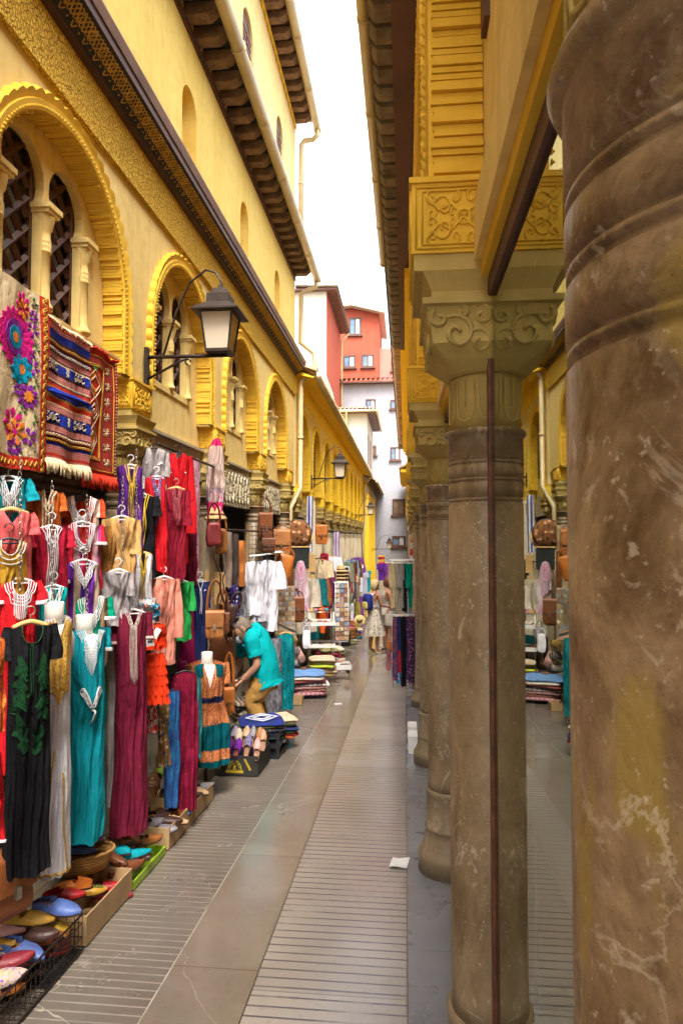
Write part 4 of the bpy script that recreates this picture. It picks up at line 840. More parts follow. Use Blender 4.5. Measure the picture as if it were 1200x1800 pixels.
# --- further along the left side
for i, (x0, x1, y0, y1, m, la) in enumerate(((390, 408, 935, 1032, TAUPE, 'taupe scarf on the rail behind the red bag'), (404, 420, 938, 1034, C('dark_brown_scarf', (.07, .05, .045)), 'dark brown scarf between the taupe and orange scarves'), (414, 432, 950, 1030, ORSC, 'orange scarf at the end of the scarf rail'), (398, 420, 1028, 1085, DOTS, 'navy polka dot dress under the scarf rail'), (418, 434, 1030, 1100, GRAPR, 'grey printed dress under the scarf rail'))):
    garment('scarf' if i < 3 else 'dress', la, 'scarf' if i < 3 else 'dress', (x0, x1, y0, y1), -1.74, m, 'cloth', fold=(2, .1), shoulder=.1)
garment('shirt', 'white tunic rearmost of the three by the wire grid', 'shirt', (430, 458, 988, 1080), -1.70, WHITEC, 'shirt', ('v', .25, .3), ((-1, .25, 1.1, .24, .26),), hang=W_, short='rearmost white tunic')
garment('shirt', 'white tunic in the middle of the three by the wire grid', 'shirt', (438, 472, 986, 1092), -1.64, C('soft_white_linen', (.62, .60, .66)), 'shirt', ('v', .25, .3), ((-1, .2, 1., .24, .26),), hang=K_, short='middle white tunic')
garment('shirt', 'white tunic with four dark buttons, front of the three', 'shirt', (450, 490, 984, 1108), -1.57, C('bright_white_linen', (.76, .74, .80)), 'shirt', ('v', .22, .4), ((-1, .22, 1.1, .22, .26), (1, .22, 1.2, .22, .26)), (3, .04), hang=K_, short='front white tunic', trim=(C('grey_stitch', (.5, .5, .5)), 1, .02, .3), hi=True)
garment('trousers', 'teal lace trousers at the end of the low rail', 'trousers', (486, 518, 1112, 1246), -1.40, TEALL, 'pants', fold=(3, .06), T=.09, hi=True, hang=P_, short='teal lace trousers')
garment('trousers', 'grey printed trousers on the low rail behind the bending man', 'trousers', (468, 496, 1120, 1258), -1.50, GRAPR, 'pants', fold=(2, .06), T=.09)
garment('shawl', 'white and pink shawl hanging beside the brown backpack', 'shawl', (516, 540, 985, 1075), -1.62, C('pink_shawl', (.62, .50, .54), 'dye', (.60, .22, .34), None, 6), 'drape', sway=.3)
garment('scarf', 'long blue and white scarf beside the black canvas', 'scarf', (538, 550, 872, 970), -1.72, C('blue_white_stripe', (.62, .60, .56), 'vstripe', (.05, .06, .35), None, 16), 'cloth', fold=(1, .1))
garment('tunic', 'cream linen tunic beside the tan boards', 'tunic', (552, 580, 984, 1065), -1.66, CREMC, 'shirt', ('v', .25, .4), ((1, .12, 1., .2, .22),), hang=P_, short='cream linen tunic')
garment('tunic', 'dark red tunic squeezed behind the cream one', 'tunic', (562, 578, 972, 1070), -1.74, WINE, 'shirt')
garment('tunic', 'white tunic on a wooden hanger above the postcard stand', 'tunic', (574, 596, 978, 1050), -1.70, WHITEC, 'shirt', ('v', .25, .4), ((1, .2, .9, .22, .24),), hang=P_, short='white tunic above the postcard stand')
garment('scarf', 'white and violet scarf on the fourth far column', 'scarf', (585, 597, 935, 985), -1.74, C('violet_white', (.6, .56, .6), 'vstripe', (.3, .15, .4), None, 12), 'cloth')
FAR = [(596, 604, 1005, 1075, LILAC, 'lilac shirt'), (603, 612, 995, 1070, WHITEC, 'white shirt'), (618, 626, 1000, 1052, C('charcoal_cotton', (.07, .07, .09)), 'charcoal shirt'), (625, 632, 998, 1058, TAUPE, 'taupe shirt'), (631, 637, 992, 1040, WHITEC, 'narrow white shirt'), (636, 646, 1005, 1055, C('pale_blue_shirt', (.5, .5, .62)), 'pale blue shirt'), (645, 651, 1003, 1040, TEAL, 'teal shirt'), (604, 616, 1072, 1120, BRPR, 'patterned trousers'), (616, 624, 1075, 1125, PURP, 'purple trousers'), (622, 634, 1058, 1105, C('olive_cloth', (.35, .28, .06)), 'olive dress'), (628, 640, 1048, 1120, C('violet_dress', (.25, .06, .30)), 'violet dress'), (612, 622, 1060, 1090, WHITEC, 'white skirt')]
for i, (x0, x1, y0, y1, m, nm) in enumerate(FAR):
    garment(nm.split()[-1], nm+' hanging far down the left side near the two tourists', nm.split()[-1], (x0, x1, y0, y1), -1.55, m, 'shirt' if y0 < 1050 else 'pants', group='far clothes on the left side', sl=((1, .1, .9, .22, .22),) if y0 < 1050 else ())
garment('shirt', 'purple shirt hung high at the far end of the alley', 'shirt', (664, 676, 990, 1020), None, PURP, 'shirt', sl=((1, .1, .8, .22, .22), (-1, .1, .8, .22, .22)), D=22, rz=0, group='far clothes at the end')
garment('shirt', 'violet shirt next to the purple one at the far end', 'shirt', (674, 684, 990, 1022), None, C('violet_dress', (.25, .06, .30)), 'shirt', sl=((1, .1, .8, .22, .22),), D=22.4, rz=0, group='far clothes at the end')
garment('banner', 'red and yellow cloth hung above the purple shirts', 'cloth', (664, 676, 976, 992), None, C('red_yellow', (.6, .05, .05), 'hstripe', (.6, .4, .05), None, 6), 'cloth', D=22.2, rz=0, shoulder=0)
# --- right side clothes rack
YR = 10.2
def rpt(px, py, Y=YR): return PY(px, py, Y)
RK = thing('clothes_rack', 'white two tier clothes rack standing against the right columns', 'clothes rack', (-.05, YR, fz(YR)))
orr = (-.05, YR, fz(YR))
for zz, nm in ((rpt(700, 985).z, 'upper_rail'), (rpt(700, 1078).z, 'lower_rail')):
    b = MB()
    for dy in (-.22, .0, .22): b.tube([(-.24, YR+dy, zz), (.13, YR+dy, zz)], .009, 8)
    b.tube([(-.24, YR-.22, zz), (-.24, YR+.22, zz)], .009, 8); b.build(nm, WHITEP, RK, orr)
for dx in (-.2, .12):
    b = MB(); b.tube([(dx, YR, fz(YR)+.01), (dx, YR, rpt(700, 985).z)], .012, 8); b.build('post', WHITEP, RK, orr)
up = [('cream', (.62, .48, .28)), ('stone', (.45, .38, .28)), ('beige', (.66, .52, .40)), ('grey', (.30, .27, .24)), ('black', (.02, .02, .025)), ('pale grey', (.45, .44, .46)), ('green', (.0, .24, .15)), ('sand', (.6, .45, .3)), ('pink', (.6, .25, .25))]
for i, (nm, c) in enumerate(up):
    xa = 691+i*5; m = cloth(nm.replace(' ', '_')+'_rack_cotton', c)
    garment('shirt', nm+' shirt edge on, on the upper rail of the right rack', 'shirt', (xa-4, xa+5, 990, 1068+(i % 3)*7), None, m, 'shirt', ('v', .2, .3), ((-1, .02, 4.5, .6, .5),), (1.5, .15), .05, D=YR-.12+.02*(i % 3), rz=radians(12), hang=W_, short=nm+' rack shirt', group='shirts on the right rack')
lo = [('navy patterned', C('navy_pattern', (.03, .04, .14), 'dye', (.3, .08, .1), (.4, .3, .3), 14)), ('red and blue', None), ('black', BLACKC), ('purple printed', C('purple_pattern', (.08, .03, .10), 'floral', (.5, .1, .2), (.1, .15, .4), 26)), ('dark floral', C('dark_floral', (.04, .02, .05), 'floral', (.45, .15, .2), (.3, .2, .3), 30)), ('blue grey', C('bluegrey_pattern', (.05, .08, .16), 'dye', (.2, .1, .2), None, 10))]
for i, (nm, m) in enumerate(lo):
    xa = 694+i*7.2
    kw = dict(bands=[(.5, NAVY), (.82, C('crimson_cotton', (.35, .02, .05))), (1.1, C('sky_pattern', (.05, .25, .45), 'floral', (.4, .4, .5), None, 20))]) if m is None else {}
    garment('trousers', nm+' trousers on the lower rail of the right rack', 'trousers', (xa-5, xa+6, 1084, 1196+(i % 3)*5), None, m or NAVY, 'pants', fold=(2, .12), T=.06, D=YR-.16+.03*(i % 2), rz=radians(6), group='trousers on the right rack', **kw)
garment('shawl', 'red and white cloth hung above the right rack', 'shawl', (719, 734, 948, 988), None, C('red_check', (.55, .06, .08), 'check', (.6, .5, .5), None, 9), 'drape', D=11.3, rz=0)
garment('scarf', 'pink scarf hanging low beside the right rack', 'scarf', (678, 688, 1140, 1178), None, C('dusty_pink_print', (.42, .16, .17), 'dye', (.3, .1, .12), None, 9), 'drape', D=11.0, rz=0)

# --- second row of clothes under the far arches, and floor goods in front of them
ROW = [('ivory linen', (.62, .54, .42)), ('deep teal', (.01, .16, .18)), ('rust', (.42, .12, .03)), ('plum', (.16, .03, .10)), ('pale grey', (.45, .43, .43)), ('indigo', (.03, .04, .18)), ('mustard', (.50, .30, .04)), ('charcoal', (.05, .05, .055)), ('rose', (.52, .20, .20)), ('sage', (.20, .26, .15)), ('crimson', (.40, .02, .04)), ('sand', (.52, .40, .25)), ('sky blue', (.20, .32, .48)), ('chocolate', (.12, .055, .03)), ('coral', (.60, .18, .10)), ('violet', (.20, .06, .28))]
for i, (nm, c) in enumerate(ROW):
    Yk = 11.3+i*.78; xc = 712-1.70*FOC/Yk; hw = .20*FOC/Yk; zt_, zb_ = 1.0-.055*(i % 3), .05-.25*(i % 2)
    tp, bt = 945+(CH-zt_)*FOC/Yk, 945+(CH-zb_)*FOC/Yk
    garment('tunic' if i % 2 else 'dress', nm+(' tunic' if i % 2 else ' dress')+' on the back row under the bright yellow arches', 'tunic' if i % 2 else 'dress', (xc-hw, xc+hw, tp, bt), None, cloth('row_'+nm.replace(' ', '_'), c), 'shirt' if i % 2 else 'dress', ('v', .3, .4), ((1, .08, .9, .2, .22),), (3, .04), D=Yk, rz=radians(50), group='back row of far clothes')
rail((-1.72, 11.2, 1.08), (-1.72, 23.5, 1.02), .012, 'long dark rail under the bright yellow arches') if 'rail' in globals() else None
# ================================================================ rugs on the wall
def rug(label, X, y0, y1, z0, z1, bands, seed, name='rug'):
    """wall rug facing the alley; bands: (fraction from top, material)"""
    w, h = y1-y0, z1-z0; t = thing(name, label, 'rug', (X, (y0+y1)/2, z0), radians(90), 'rugs hung on the wall')
    def F(u, v, o=0.):   # u 0..1 along street, v 0..1 from the top
        return Vector(((u-.5)*w, -(.012*sin(5*u+seed)*(.3+v)+.008*sin(11*u+3*v+seed)+.012*noise.noise(Vector((u*2, v*2, seed)))+o), h*(1-v)+.01*noise.noise(Vector((u*3, seed, 0)))))
    b = MB(); n = 90; b.grid(lambda u, v: F(u, v), 16, n); b.grid(lambda u, v: F(1-u, v, -.012), 16, 4)
    for i, f in enumerate(b.f):
        if i < 16*n:
            v = (i//16+.5)/n; b.mi[i] = next((k for k, (e, _) in enumerate(bands) if v <= e), len(bands)-1)
    b.build('field', [m for _, m in bands], t); return t, F, w, h
def motif(t, F, w, h, name, mat, polys, o=.003):
    for P in polys:
        b = MB()
        if len(P) == 4 and abs(P[0][1]-P[1][1]) < 1e-6 and abs(P[1][0]-P[2][0]) < 1e-6:
            b.grid(lambda u, v: F(P[0][0]+(P[2][0]-P[0][0])*u, P[0][1]+(P[2][1]-P[0][1])*v, o+.002), max(2, int(abs(P[2][0]-P[0][0])*16)), max(2, int(abs(P[2][1]-P[0][1])*40)))
        else: b.add([F(u, v, o+.003) for u, v in P]+[F(u, v, o-.004) for u, v in P], [tuple(range(len(P)))]+[(i, (i+1) % len(P), len(P)+(i+1) % len(P), len(P)+i) for i in range(len(P))])
        b.build(name, mat, t)
def lines(t, F, name, mat, L, r=.003, o=.003):
    b = MB()
    for P in L:
        Q = [P[0]]
        for p, q in zip(P, P[1:]):
            m = max(1, int(math.hypot(p[0]-q[0], p[1]-q[1])/.05)); Q += [(p[0]+(q[0]-p[0])*k/m, p[1]+(q[1]-p[1])*k/m) for k in range(1, m+1)]
        b.tube([F(u, v, o+.002) for u, v in Q], r, 4)
    return b.build(name, mat, t)
def fringe(t, F, w, mat, v, ln, n, up=False, dz=0.):
    b = MB(); rr = random.Random(n)
    for k in range(n):
        u = (k+.5)/n; p = F(u, v, .002); q = p+Vector((rr.uniform(-.012, .012), -.012-rr.random()*.012, -ln*rr.uniform(.7, 1.1)+(ln*1.15 if up else 0))); b.tube([p, (p+q)/2+Vector((rr.uniform(-.006, .006), -.006, .0)), q], .0042, 4)
    b.build('fringe', mat, t)
IVORY = C('ivory_wool', (.66, .52, .31)); RBLUE = C('royal_blue_wool', (.015, .035, .34)); RWOOL = C('red_wool', (.50, .035, .015)); PKW = C('pink_figured_wool', (.55, .24, .20), 'hstripe', (.42, .10, .10), None, 90); DRW = C('dark_red_wool', (.26, .03, .02)); ORW = C('orange_wool', (.66, .20, .03)); DKW = C('dark_brown_wool', (.06, .025, .03)); MAG = C('magenta_wool', (.52, .01, .17)); VIO = C('violet_wool', (.20, .02, .26)); TUR = C('turquoise_wool', (.0, .22, .36)); GRW = C('green_wool', (.06, .16, .05)); YLW = C('golden_wool', (.60, .36, .06))
# striped rug
bd = [(.04, RWOOL), (.075, PKW), (.135, RBLUE), (.15, DKW), (.19, DRW), (.205, DKW), (.235, RBLUE), (.275, PKW), (.29, DKW), (.30, IVORY), (.37, RBLUE), (.385, DKW), (.43, PKW), (.44, IVORY), (.45, DKW), (.475, RWOOL), (.495, ORW), (.53, RBLUE), (.55, IVORY), (.565, ORW), (.60, RWOOL), (.61, IVORY), (.65, PKW), (.665, DKW), (.74, RBLUE), (.755, DKW), (.80, PKW), (.81, DKW), (.84, DRW), (.85, DKW), (.875, DRW), (.905, RBLUE), (.95, PKW), (.98, RWOOL), (1, PKW)]
t, F, w, h = rug('striped blue red and pink rug with white fringe, middle of the three rugs', -1.725, 2.99, 3.46, 2.05, 2.75, bd, 1)
D_ = lambda u, v, a, b_: [(u-a, v), (u, v-b_), (u+a, v), (u, v+b_), (u-a, v)]
L = []
for vv in (.335, .70):
    for u in (.16, .78):
        L += [D_(u, vv, .07, .026), D_(u, vv, .035, .012)]
        for sx in (-1, 1):
            for sy in (-1, 1): L += [[(u+sx*.05, vv+sy*.016), (u+sx*.115, vv+sy*.032)], [(u+sx*.115, vv+sy*.01), (u+sx*.075, vv+sy*.032)]]
    L += [[(.44, vv-.03), (.46, vv-.015), (.44, vv), (.46, vv+.015), (.44, vv+.03)], [(.47, vv-.03), (.49, vv-.015), (.47, vv), (.49, vv+.015), (.47, vv+.03)]]
for v0 in (.22, .825):
    for sg in (1, -1): L.append([(k/40, v0+sg*.009*sin(k*pi/2)) for k in range(41)])
lines(t, F, 'white_motif', IVORY, L, .0028)
L = []
for v0 in (.17, .863):
    for sg in (1, -1): L.append([(k/40, v0+sg*.008*sin(k*pi/2+1)) for k in range(41)])
lines(t, F, 'gold_motif', YLW, L, .0022)
motif(t, F, w, h, 'blue_medallion', RBLUE, [[(0, .505), (.2, .49), (.5, .485), (.7, .478), (1, .495), (1, .545), (.9, .53), (.75, .552), (.5, .535), (.3, .55), (0, .525)]])
fringe(t, F, w, IVORY, .995, .075, 60); fringe(t, F, w, IVORY, .006, .03, 40)
# red rug
t, F, w, h = rug('red and rust rug with diamond medallions and red fringe, right of the striped rug', -1.755, 3.39, 3.84, 2.03, 2.74, [(1.1, RWOOL)], 2)
def fr(u0, v0, u1, v1): return [(u0, v0), (u1, v0), (u1, v1), (u0, v1), (u0, v0)]
lines(t, F, 'ivory_border', YLW, [fr(.06, .05, .9, .96), fr(.14, .12, .64, .88), fr(.16, .135, .62, .865)], .003)
motif(t, F, w, h, 'dark_border', DRW, [[(.66, .06), (.88, .06), (.88, .95), (.66, .95)], [(.92, .02), (.99, .02), (.99, .98), (.92, .98)], [(.08, .06), (.64, .06), (.64, .11), (.08, .11)], [(.08, .89), (.64, .89), (.64, .95), (.08, .95)]], .002)
lines(t, F, 'diamond_motif', IVORY, [D_(.39, v0, .19, .115) for v0 in (.28, .5, .72)]+[D_(.39, v0, .11, .065) for v0 in (.28, .5, .72)]+[D_(.39, v0, .04, .02) for v0 in (.5,)], .0032)
motif(t, F, w, h, 'rust_diamond', ORW, [D_(.39, v0, .15, .09)[:4] for v0 in (.28, .72)], .0015); motif(t, F, w, h, 'green_tip', GRW, [D_(.39, v0, .05, .03)[:4] for v0 in (.15, .85)], .003)
L = []
for k in range(7):
    vv = .12+k*.127
    for a in range(4): L.append([(.77, vv), (.77+.07*cos(a*pi/2+.8), vv+.035*sin(a*pi/2+.8)), (.77+.07*cos(a*pi/2+.2), vv+.035*sin(a*pi/2+.2)), (.77, vv)])
lines(t, F, 'border_flowers', IVORY, L, .0026)
b = MB()
for k in range(34): p = F(.955, .03+k*.0285, .004); b.tube([p, p+Vector((0, -.003, 0))], .0045, 5)
b.build('dot_border', IVORY, t)
fringe(t, F, w, RWOOL, .995, .085, 80); fringe(t, F, w, RWOOL, .006, .04, 60, True)
# embroidered hanging
t, F, w, h = rug('ivory embroidered hanging with large bright flowers and red border, at the left edge', -1.725, 2.52, 3.0, 1.98, 2.82, [(1.1, IVORY)], 3, 'embroidered_hanging')
motif(t, F, w, h, 'red_border', RWOOL, [[(.86, 0), (1, 0), (1, 1), (.86, 1)], [(0, .93), (.859, .93), (.859, 1), (0, 1)]], .003)
lines(t, F, 'gold_scroll', YLW, [[(.89+.035*sin(k*1.3)+.04, k/90) for k in range(91)], [(.93+.03*sin(k*1.3+1.6), k/90) for k in range(91)], [(k/60*.86, .965+.016*sin(k*1.4)) for k in range(61)]], .0035)
def flower(u, v, r, n=8, asp=w/h): return [[(u+r*.25*cos(a), v+r*.25*asp*sin(a)), (u+r*.8*cos(a-.28), v+r*.8*asp*sin(a-.28)), (u+r*cos(a), v+r*asp*sin(a)), (u+r*.8*cos(a+.28), v+r*.8*asp*sin(a+.28))] for a in [2*pi*k/n+.3 for k in range(n)]]
def disc(u, v, r, asp=w/h, n=14): return [(u+r*cos(2*pi*k/n), v+r*asp*sin(2*pi*k/n)) for k in range(n)]
motif(t, F, w, h, 'magenta_petal', MAG, flower(.5, .3, .28, 18)+[disc(.5, .3, .22)]+flower(.62, .10, .12, 7)+flower(.52, .75, .14, 7), .002)
motif(t, F, w, h, 'violet_petal', VIO, [disc(.5, .3, .17)]+flower(.70, .60, .125, 8)+flower(.72, .82, .09, 6)+flower(.76, .22, .08, 5)+flower(.76, .43, .08, 5)+flower(.74, .36, .05, 5)+flower(.55, .93-.05, .09, 8)+flower(.78, .14, .06, 6)+flower(.58, .57, .06, 6), .004)
motif(t, F, w, h, 'turquoise_petal', TUR, flower(.6, .46, .15, 9)+[disc(.6, .46, .1)]+[disc(.5, .3, .11)], .005)
motif(t, F, w, h, 'orange_petal', ORW, flower(.62, .13, .1, 6)+flower(.56, .8, .13, 6)+[disc(.7, .60, .04), disc(.6, .46, .05), disc(.5, .3, .05)]+flower(.7, .6, .06, 8), .006)
motif(t, F, w, h, 'leaf', GRW, [f for q in ((.8, .32), (.8, .52), (.8, .72), (.64, .68), (.8, .06), (.6, .9)) for f in flower(q[0], q[1], .05, 3)], .003)
L = []
for k in range(9):
    v0 = .08+k*.1; L.append([(.80+.035*(1-j/9)*cos(j*.9), v0+.02*(1-j/9)*sin(j*.9)) for j in range(10)])
for P in L: lines(t, F, 'curl_stitch', DKW, [P], .002)
b = MB(); b.box(-1.80, -1.77, 2.4, 3.95, 2.775, 2.79); tag(b.build('hanging_rail', WOODL), 'thin wooden rail above the three wall rugs', 'rail')
# ================================================================ chains and rails of the stalls
def chain(px, y0, y1, X, label):
    Y = PX(px, (y0+y1)/2, X).y; a, e = PY(px, y0, Y), PY(px, y1, Y); b = MB(); n = int((a.z-e.z)/.023); rr = random.Random(int(px))
    for k in range(n):
        c = a.lerp(e, (k+.5)/n)+Vector((rr.uniform(-.002, .002), rr.uniform(-.002, .002), 0)); ax = Vector((1, .4, 0)).normalized() if k % 2 else Vector((-.4, 1, 0)).normalized()
        b.tube([c+ax*(.0065*cos(q*pi/4))+Vector((0, 0, .0145*sin(q*pi/4))) for q in range(8)], .0019, 5, True)
    tag(b.build('chain', CHAINM), label, 'chain', 'chains carrying the hangers')
chain(36, 800, 1085, -1.60, 'steel chain in front of the red and mustard kaftans'); chain(92, 845, 1060, -1.64, 'steel chain down the white laced robes'); chain(153, 870, 1085, -1.62, 'steel chain down the striped kaftans'); chain(216, 838, 1075, -1.58, 'steel chain down the tan jacket'); chain(240, 790, 985, -1.62, 'steel chain down the yellow braided robes')
def rail(p, q, r, label, mat=IRON): b = MB(); b.tube([p, q], r, 8); tag(b.build('rail', mat), label, 'rail')
rail((-1.74, 4.5, PX(290, 785, -1.74).z), (-1.74, 6.15, PX(290, 785, -1.74).z-.02), .011, 'dark rail over the hooded robes')
rail((-1.74, 6.4, PX(410, 932, -1.74).z), (-1.74, 8.1, PX(410, 932, -1.74).z), .011, 'dark rail carrying the scarves')
rail((-1.64, 6.9, PX(462, 976, -1.6).z), (-1.60, 8.7, PX(462, 976, -1.6).z), .011, 'pale rail carrying the white tunics', WHITEP)
rail(PX(462, 1086, -1.62), PX(519, 1111, -1.36), .014, 'chrome rail above the teal lace trousers', CHAINM)
rail((-1.70, 11.2, PX(565, 980, -1.7).z), (-1.70, 14.5, PX(565, 980, -1.7).z), .011, 'dark rail carrying the cream and white tunics')
rail((-1.56, 15, .62), (-1.56, 23, .62), .012, 'far rail carrying the shirts behind the tourists')
# ================================================================ bags and leather
LTAN = leather('tan_leather', (.36, .13, .03)); LBR = leather('brown_leather', (.18, .055, .018)); LRED = leather('oxblood_leather', (.20, .02, .02)); LDK = leather('dark_leather', (.05, .02, .014)); LOR = leather('orange_leather', (.48, .14, .02)); LBLK = leather('black_leather', (.02, .018, .018)); LBLUE = leather('blue_leather', (.07, .12, .33)); LCRE = leather('cream_leather', (.56, .46, .32))
def bag(label, px, X, mat, name='leather_bag', cat='bag', dr=10, strap=.3, flap=True, pocket=False, dep=.35, D=None, group='leather bags on the stalls', tilt=0., sq=.45, tuft=None):
    x0, x1, y0, y1 = px; xc, yc = (x0+x1)/2, (y0+y1)/2; Y = D or PX(xc, yc, X).y; p = PY(xc, y1, Y); W = (x1-x0)*Y/FOC; H = (y1-y0)*Y/FOC
    t = thing(name, label, cat, p, atan(-p.x/Y)+radians(dr), group); t.rotation_euler.y = tilt; dp = max(.04, min(W, H)*dep)
    pw = lambda c: math.copysign(abs(c)**sq, c)
    def S(u, v, k=1.):
        a = 2*pi*u; e = -pi/2+pi*v; ce = abs(cos(e))**.5; wz = .5+.5*pw(sin(e)); x = W/2*k*pw(cos(a))*ce*(1-.12*wz); y = dp/2*k*pw(sin(a))*ce*(1.15-.4*wz)
        return Vector((x+.008*noise.noise(Vector((u*5, v*5, W*9))), y+.012*noise.noise(Vector((u*6, v*4, H*9))), H*wz))
    b = MB(); b.grid(lambda u, v: S(u, v), 36, 20, True); b.build('body', mat, t)
    if flap:
        b = MB(); q = [(.80, 1.0), (.70, 1.03), (.55, .9), (.5, .55), (.46, .42)]
        b.grid(lambda u, v: Vector(((2*u-1)*W*.47*(1-.10*v-.25*max(0, v-.8)), (lerp([(0, dp*.35), (.2, dp*.05), (.35, -dp*.46), (1, -dp*.60)], v))-.006, H*lerp([(0, .96), (.2, 1.02), (.35, .96), (1, .45)], v))), 12, 14)
        b.grid(lambda u, v: Vector(((2*u-1)*W*.47*(1-.10*v-.25*max(0, v-.8)), (lerp([(0, dp*.35), (.2, dp*.05), (.35, -dp*.46), (1, -dp*.60)], v))+.0, H*lerp([(0, .955), (.2, 1.01), (.35, .95), (1, .452)], v))), 12, 14, flip=True); b.build('flap', mat, t)
        b = MB(); b.box(-W*.05, W*.05, -dp*.66-.012, -dp*.6-.002, H*.36, H*.54); b.build('buckle', CHAINM, t)
    if pocket: b = MB(); b.grid(lambda u, v: S(u, v, 1.)*.55+Vector((0, -dp*.36, H*.06)), 24, 12, True); b.build('pocket', mat, t)
    if strap:
        b = MB(); b.tube([Vector((W*.40*cos(pi*k/14), .0, H*.88+strap*sin(pi*k/14)**.8)) for k in range(15)], .012, 6, flat=.3); b.build('strap', mat, t)
    return t
bag('large brown leather travel bag on the step at the left edge', (-45, 56, 1492, 1612), -1.63, leather('saddle_leather', (.27, .085, .022)), 'travel_bag', dep=.6, strap=.12, pocket=False, dr=35)
bag('oxblood leather bag hanging under the straw hat', (362, 390, 917, 962), -1.70, LRED, strap=.2, flap=False, dep=.6)
bag('tan leather pouch hanging behind the oxblood bag', (376, 400, 928, 974), -1.74, LTAN, strap=.15, flap=False, dep=.5)
bag('brown leather backpack hanging highest by the wire grid', (452, 480, 900, 952), -1.72, LBR, 'backpack', dr=20, strap=.22, pocket=True)
bag('reddish brown holdall on the shelf beside the downpipe', (480, 513, 930, 980), -1.66, LTAN, 'travel_bag', dr=-10, strap=.1, dep=.5)
bag('brown bag on the white shelf under the backpack', (458, 485, 945, 972), -1.68, LBR, strap=0, dep=.5)
bag('orange brown bucket bag below the round white hat', (474, 508, 972, 1018), -1.62, LOR, strap=.12, dep=.6, flap=False, tilt=.3)
bag('small brown backpack hanging in front of the dark opening', (510, 536, 1048, 1094), -1.60, LBR, 'backpack', strap=.12, pocket=True)
bag('dark grey shoulder bag above the small brown backpack', (516, 536, 1030, 1056), -1.64, LDK, strap=.18)
bag('long slim brown leather bag hung beside the pink shawl', (506, 516, 985, 1045), -1.62, LBR, strap=.2, flap=False)
bag('orange leather satchel hanging far along on a column', (553, 576, 922, 957), -1.66, LOR, strap=.12)
bag('large tan leather satchel hanging beside the bending man', (360, 396, 1072, 1125), -1.48, LTAN, strap=.26, pocket=True, dr=-5)
bag('small brown pouch in front of the large tan satchel', (378, 404, 1076, 1114), -1.44, LBR, strap=.2)
bag('dark brown barrel bag by the bending man', (388, 411, 1060, 1094), -1.44, LDK, strap=.12, flap=False, dep=.8, tilt=.4)
bag('long brown leather tote hanging below the satchel', (366, 402, 1120, 1205), -1.52, LBR, strap=.2, flap=False, dep=.25)
bag('orange leather pouch hanging lowest beside the bending man', (392, 412, 1208, 1256), -1.42, LOR, strap=.3, flap=True)
bag('dark leather tote behind the tan satchel', (392, 415, 1120, 1175), -1.56, LDK, strap=.15, flap=False)
for i, (xa, xb, y0, y1, m, la) in enumerate(((402, 398, 1112, 1225, LBR, 'twisted brown leather strap beside the bending man'), (408, 410, 1108, 1200, LTAN, 'tan leather strap beside the bending man'), (396, 388, 1000, 1075, LDK, 'dark leather strap above the tan satchel'), (376, 396, 960, 1070, LDK, 'long dark strap running down from the scarf rail'))):
    Y = PX(xa, y0, -1.45).y; b = MB(); p, q = PY(xa, y0, Y), PY(xb, y1, Y); b.tube([p.lerp(q, k/10)+Vector((.012*sin(k*1.1+i), 0, 0)) for k in range(11)], .014, 6, flat=.3); tag(b.build('leather_strap', m), la, 'strap', 'leather straps on the stall')
bag('small white cloth bag hanging by the fabric rolls', (531, 546, 1108, 1140), -1.44, WHITEC, 'cloth_bag', strap=.1, flap=False, dep=.2)
bag('grey cloth bag hanging beside the white one', (533, 546, 1095, 1118), -1.50, GREYC, 'cloth_bag', strap=.1, flap=False, dep=.5)
bag('orange leather bag standing on the floor near the tourists', (614, 626, 1117, 1138), -1.4, LOR, strap=.05, dep=.7)
bag('purple bag on the crate near the tourists', (610, 622, 1100, 1118), -1.45, C('purple_bag_cloth', (.25, .02, .14)), 'cloth_bag', strap=.05, flap=False, dep=.6)
bag('orange box bag on the low shelf behind the tourists', (612, 626, 1090, 1102), -1.48, LTAN, strap=0, dep=.6, flap=False)
bag('brown basket bag hanging high at the far rail', (615, 628, 986, 1008), -1.56, LDK, strap=.1, flap=False, dep=.8)
bag('small orange box on the low stand by the right rack', (679, 692, 1127, 1144), None, LOR, 'leather_box', strap=0, flap=False, dep=.5, D=11.2, sq=.2)
# draped rose textile, hats, drums, boards
garment('draped_textile', 'rose brocade textile with magenta floral edge draped from the column', 'textile', (362, 398, 772, 908), -1.74, ROSE, 'drape', fold=(2.2, .12), T=.10, bands=[(.10, MAGE), (.62, ROSE), (.82, FLOR), (.94, MAGE), (1.1, FLOR)], sway=-.1, hi=True)
def hat(label, px, py, Y, r, mat, h=.09, cone=False, tilt=(0, 0)):
    p = PY(px, py, Y); b = MB()
    prof = [(.002, h), (r*.3, h*.96), (r*.5, h*.8), (r*.62, h*.45), (r*.8, h*.1), (r, -.02), (r*.98, -.028), (r*.6, h*.1)] if cone else [(.002, h), (r*.3, h*.98), (r*.45, h*.85), (r*.52, h*.3), (r*.55, .012), (r*.75, .006), (r, -.004), (r*1., -.012), (r*.55, 0)]
    b.lathe(prof, (0, 0, 0), 24); o = tag(b.build('straw_hat', mat), label, 'hat', 'hats on the stalls'); o.location = p; o.rotation_euler = (tilt[0], tilt[1], 0)
    b = MB(); b.lathe([(r*.54, .012), (r*.55, .012), (r*.535, .04), (r*.525, .04)] if not cone else [(r*.82, h*.1), (r*.83, h*.1), (r*.72, h*.28), (r*.71, h*.28)], (0, 0, 0), 24); b.build('hat_band', LBR, o)
STRAW = C('straw', (.60, .44, .20), 'hstripe', (.50, .34, .14), None, 120)
hat('wide straw hat hanging above the oxblood bag', 379, 908, 5.95, .105, STRAW, .11, True)
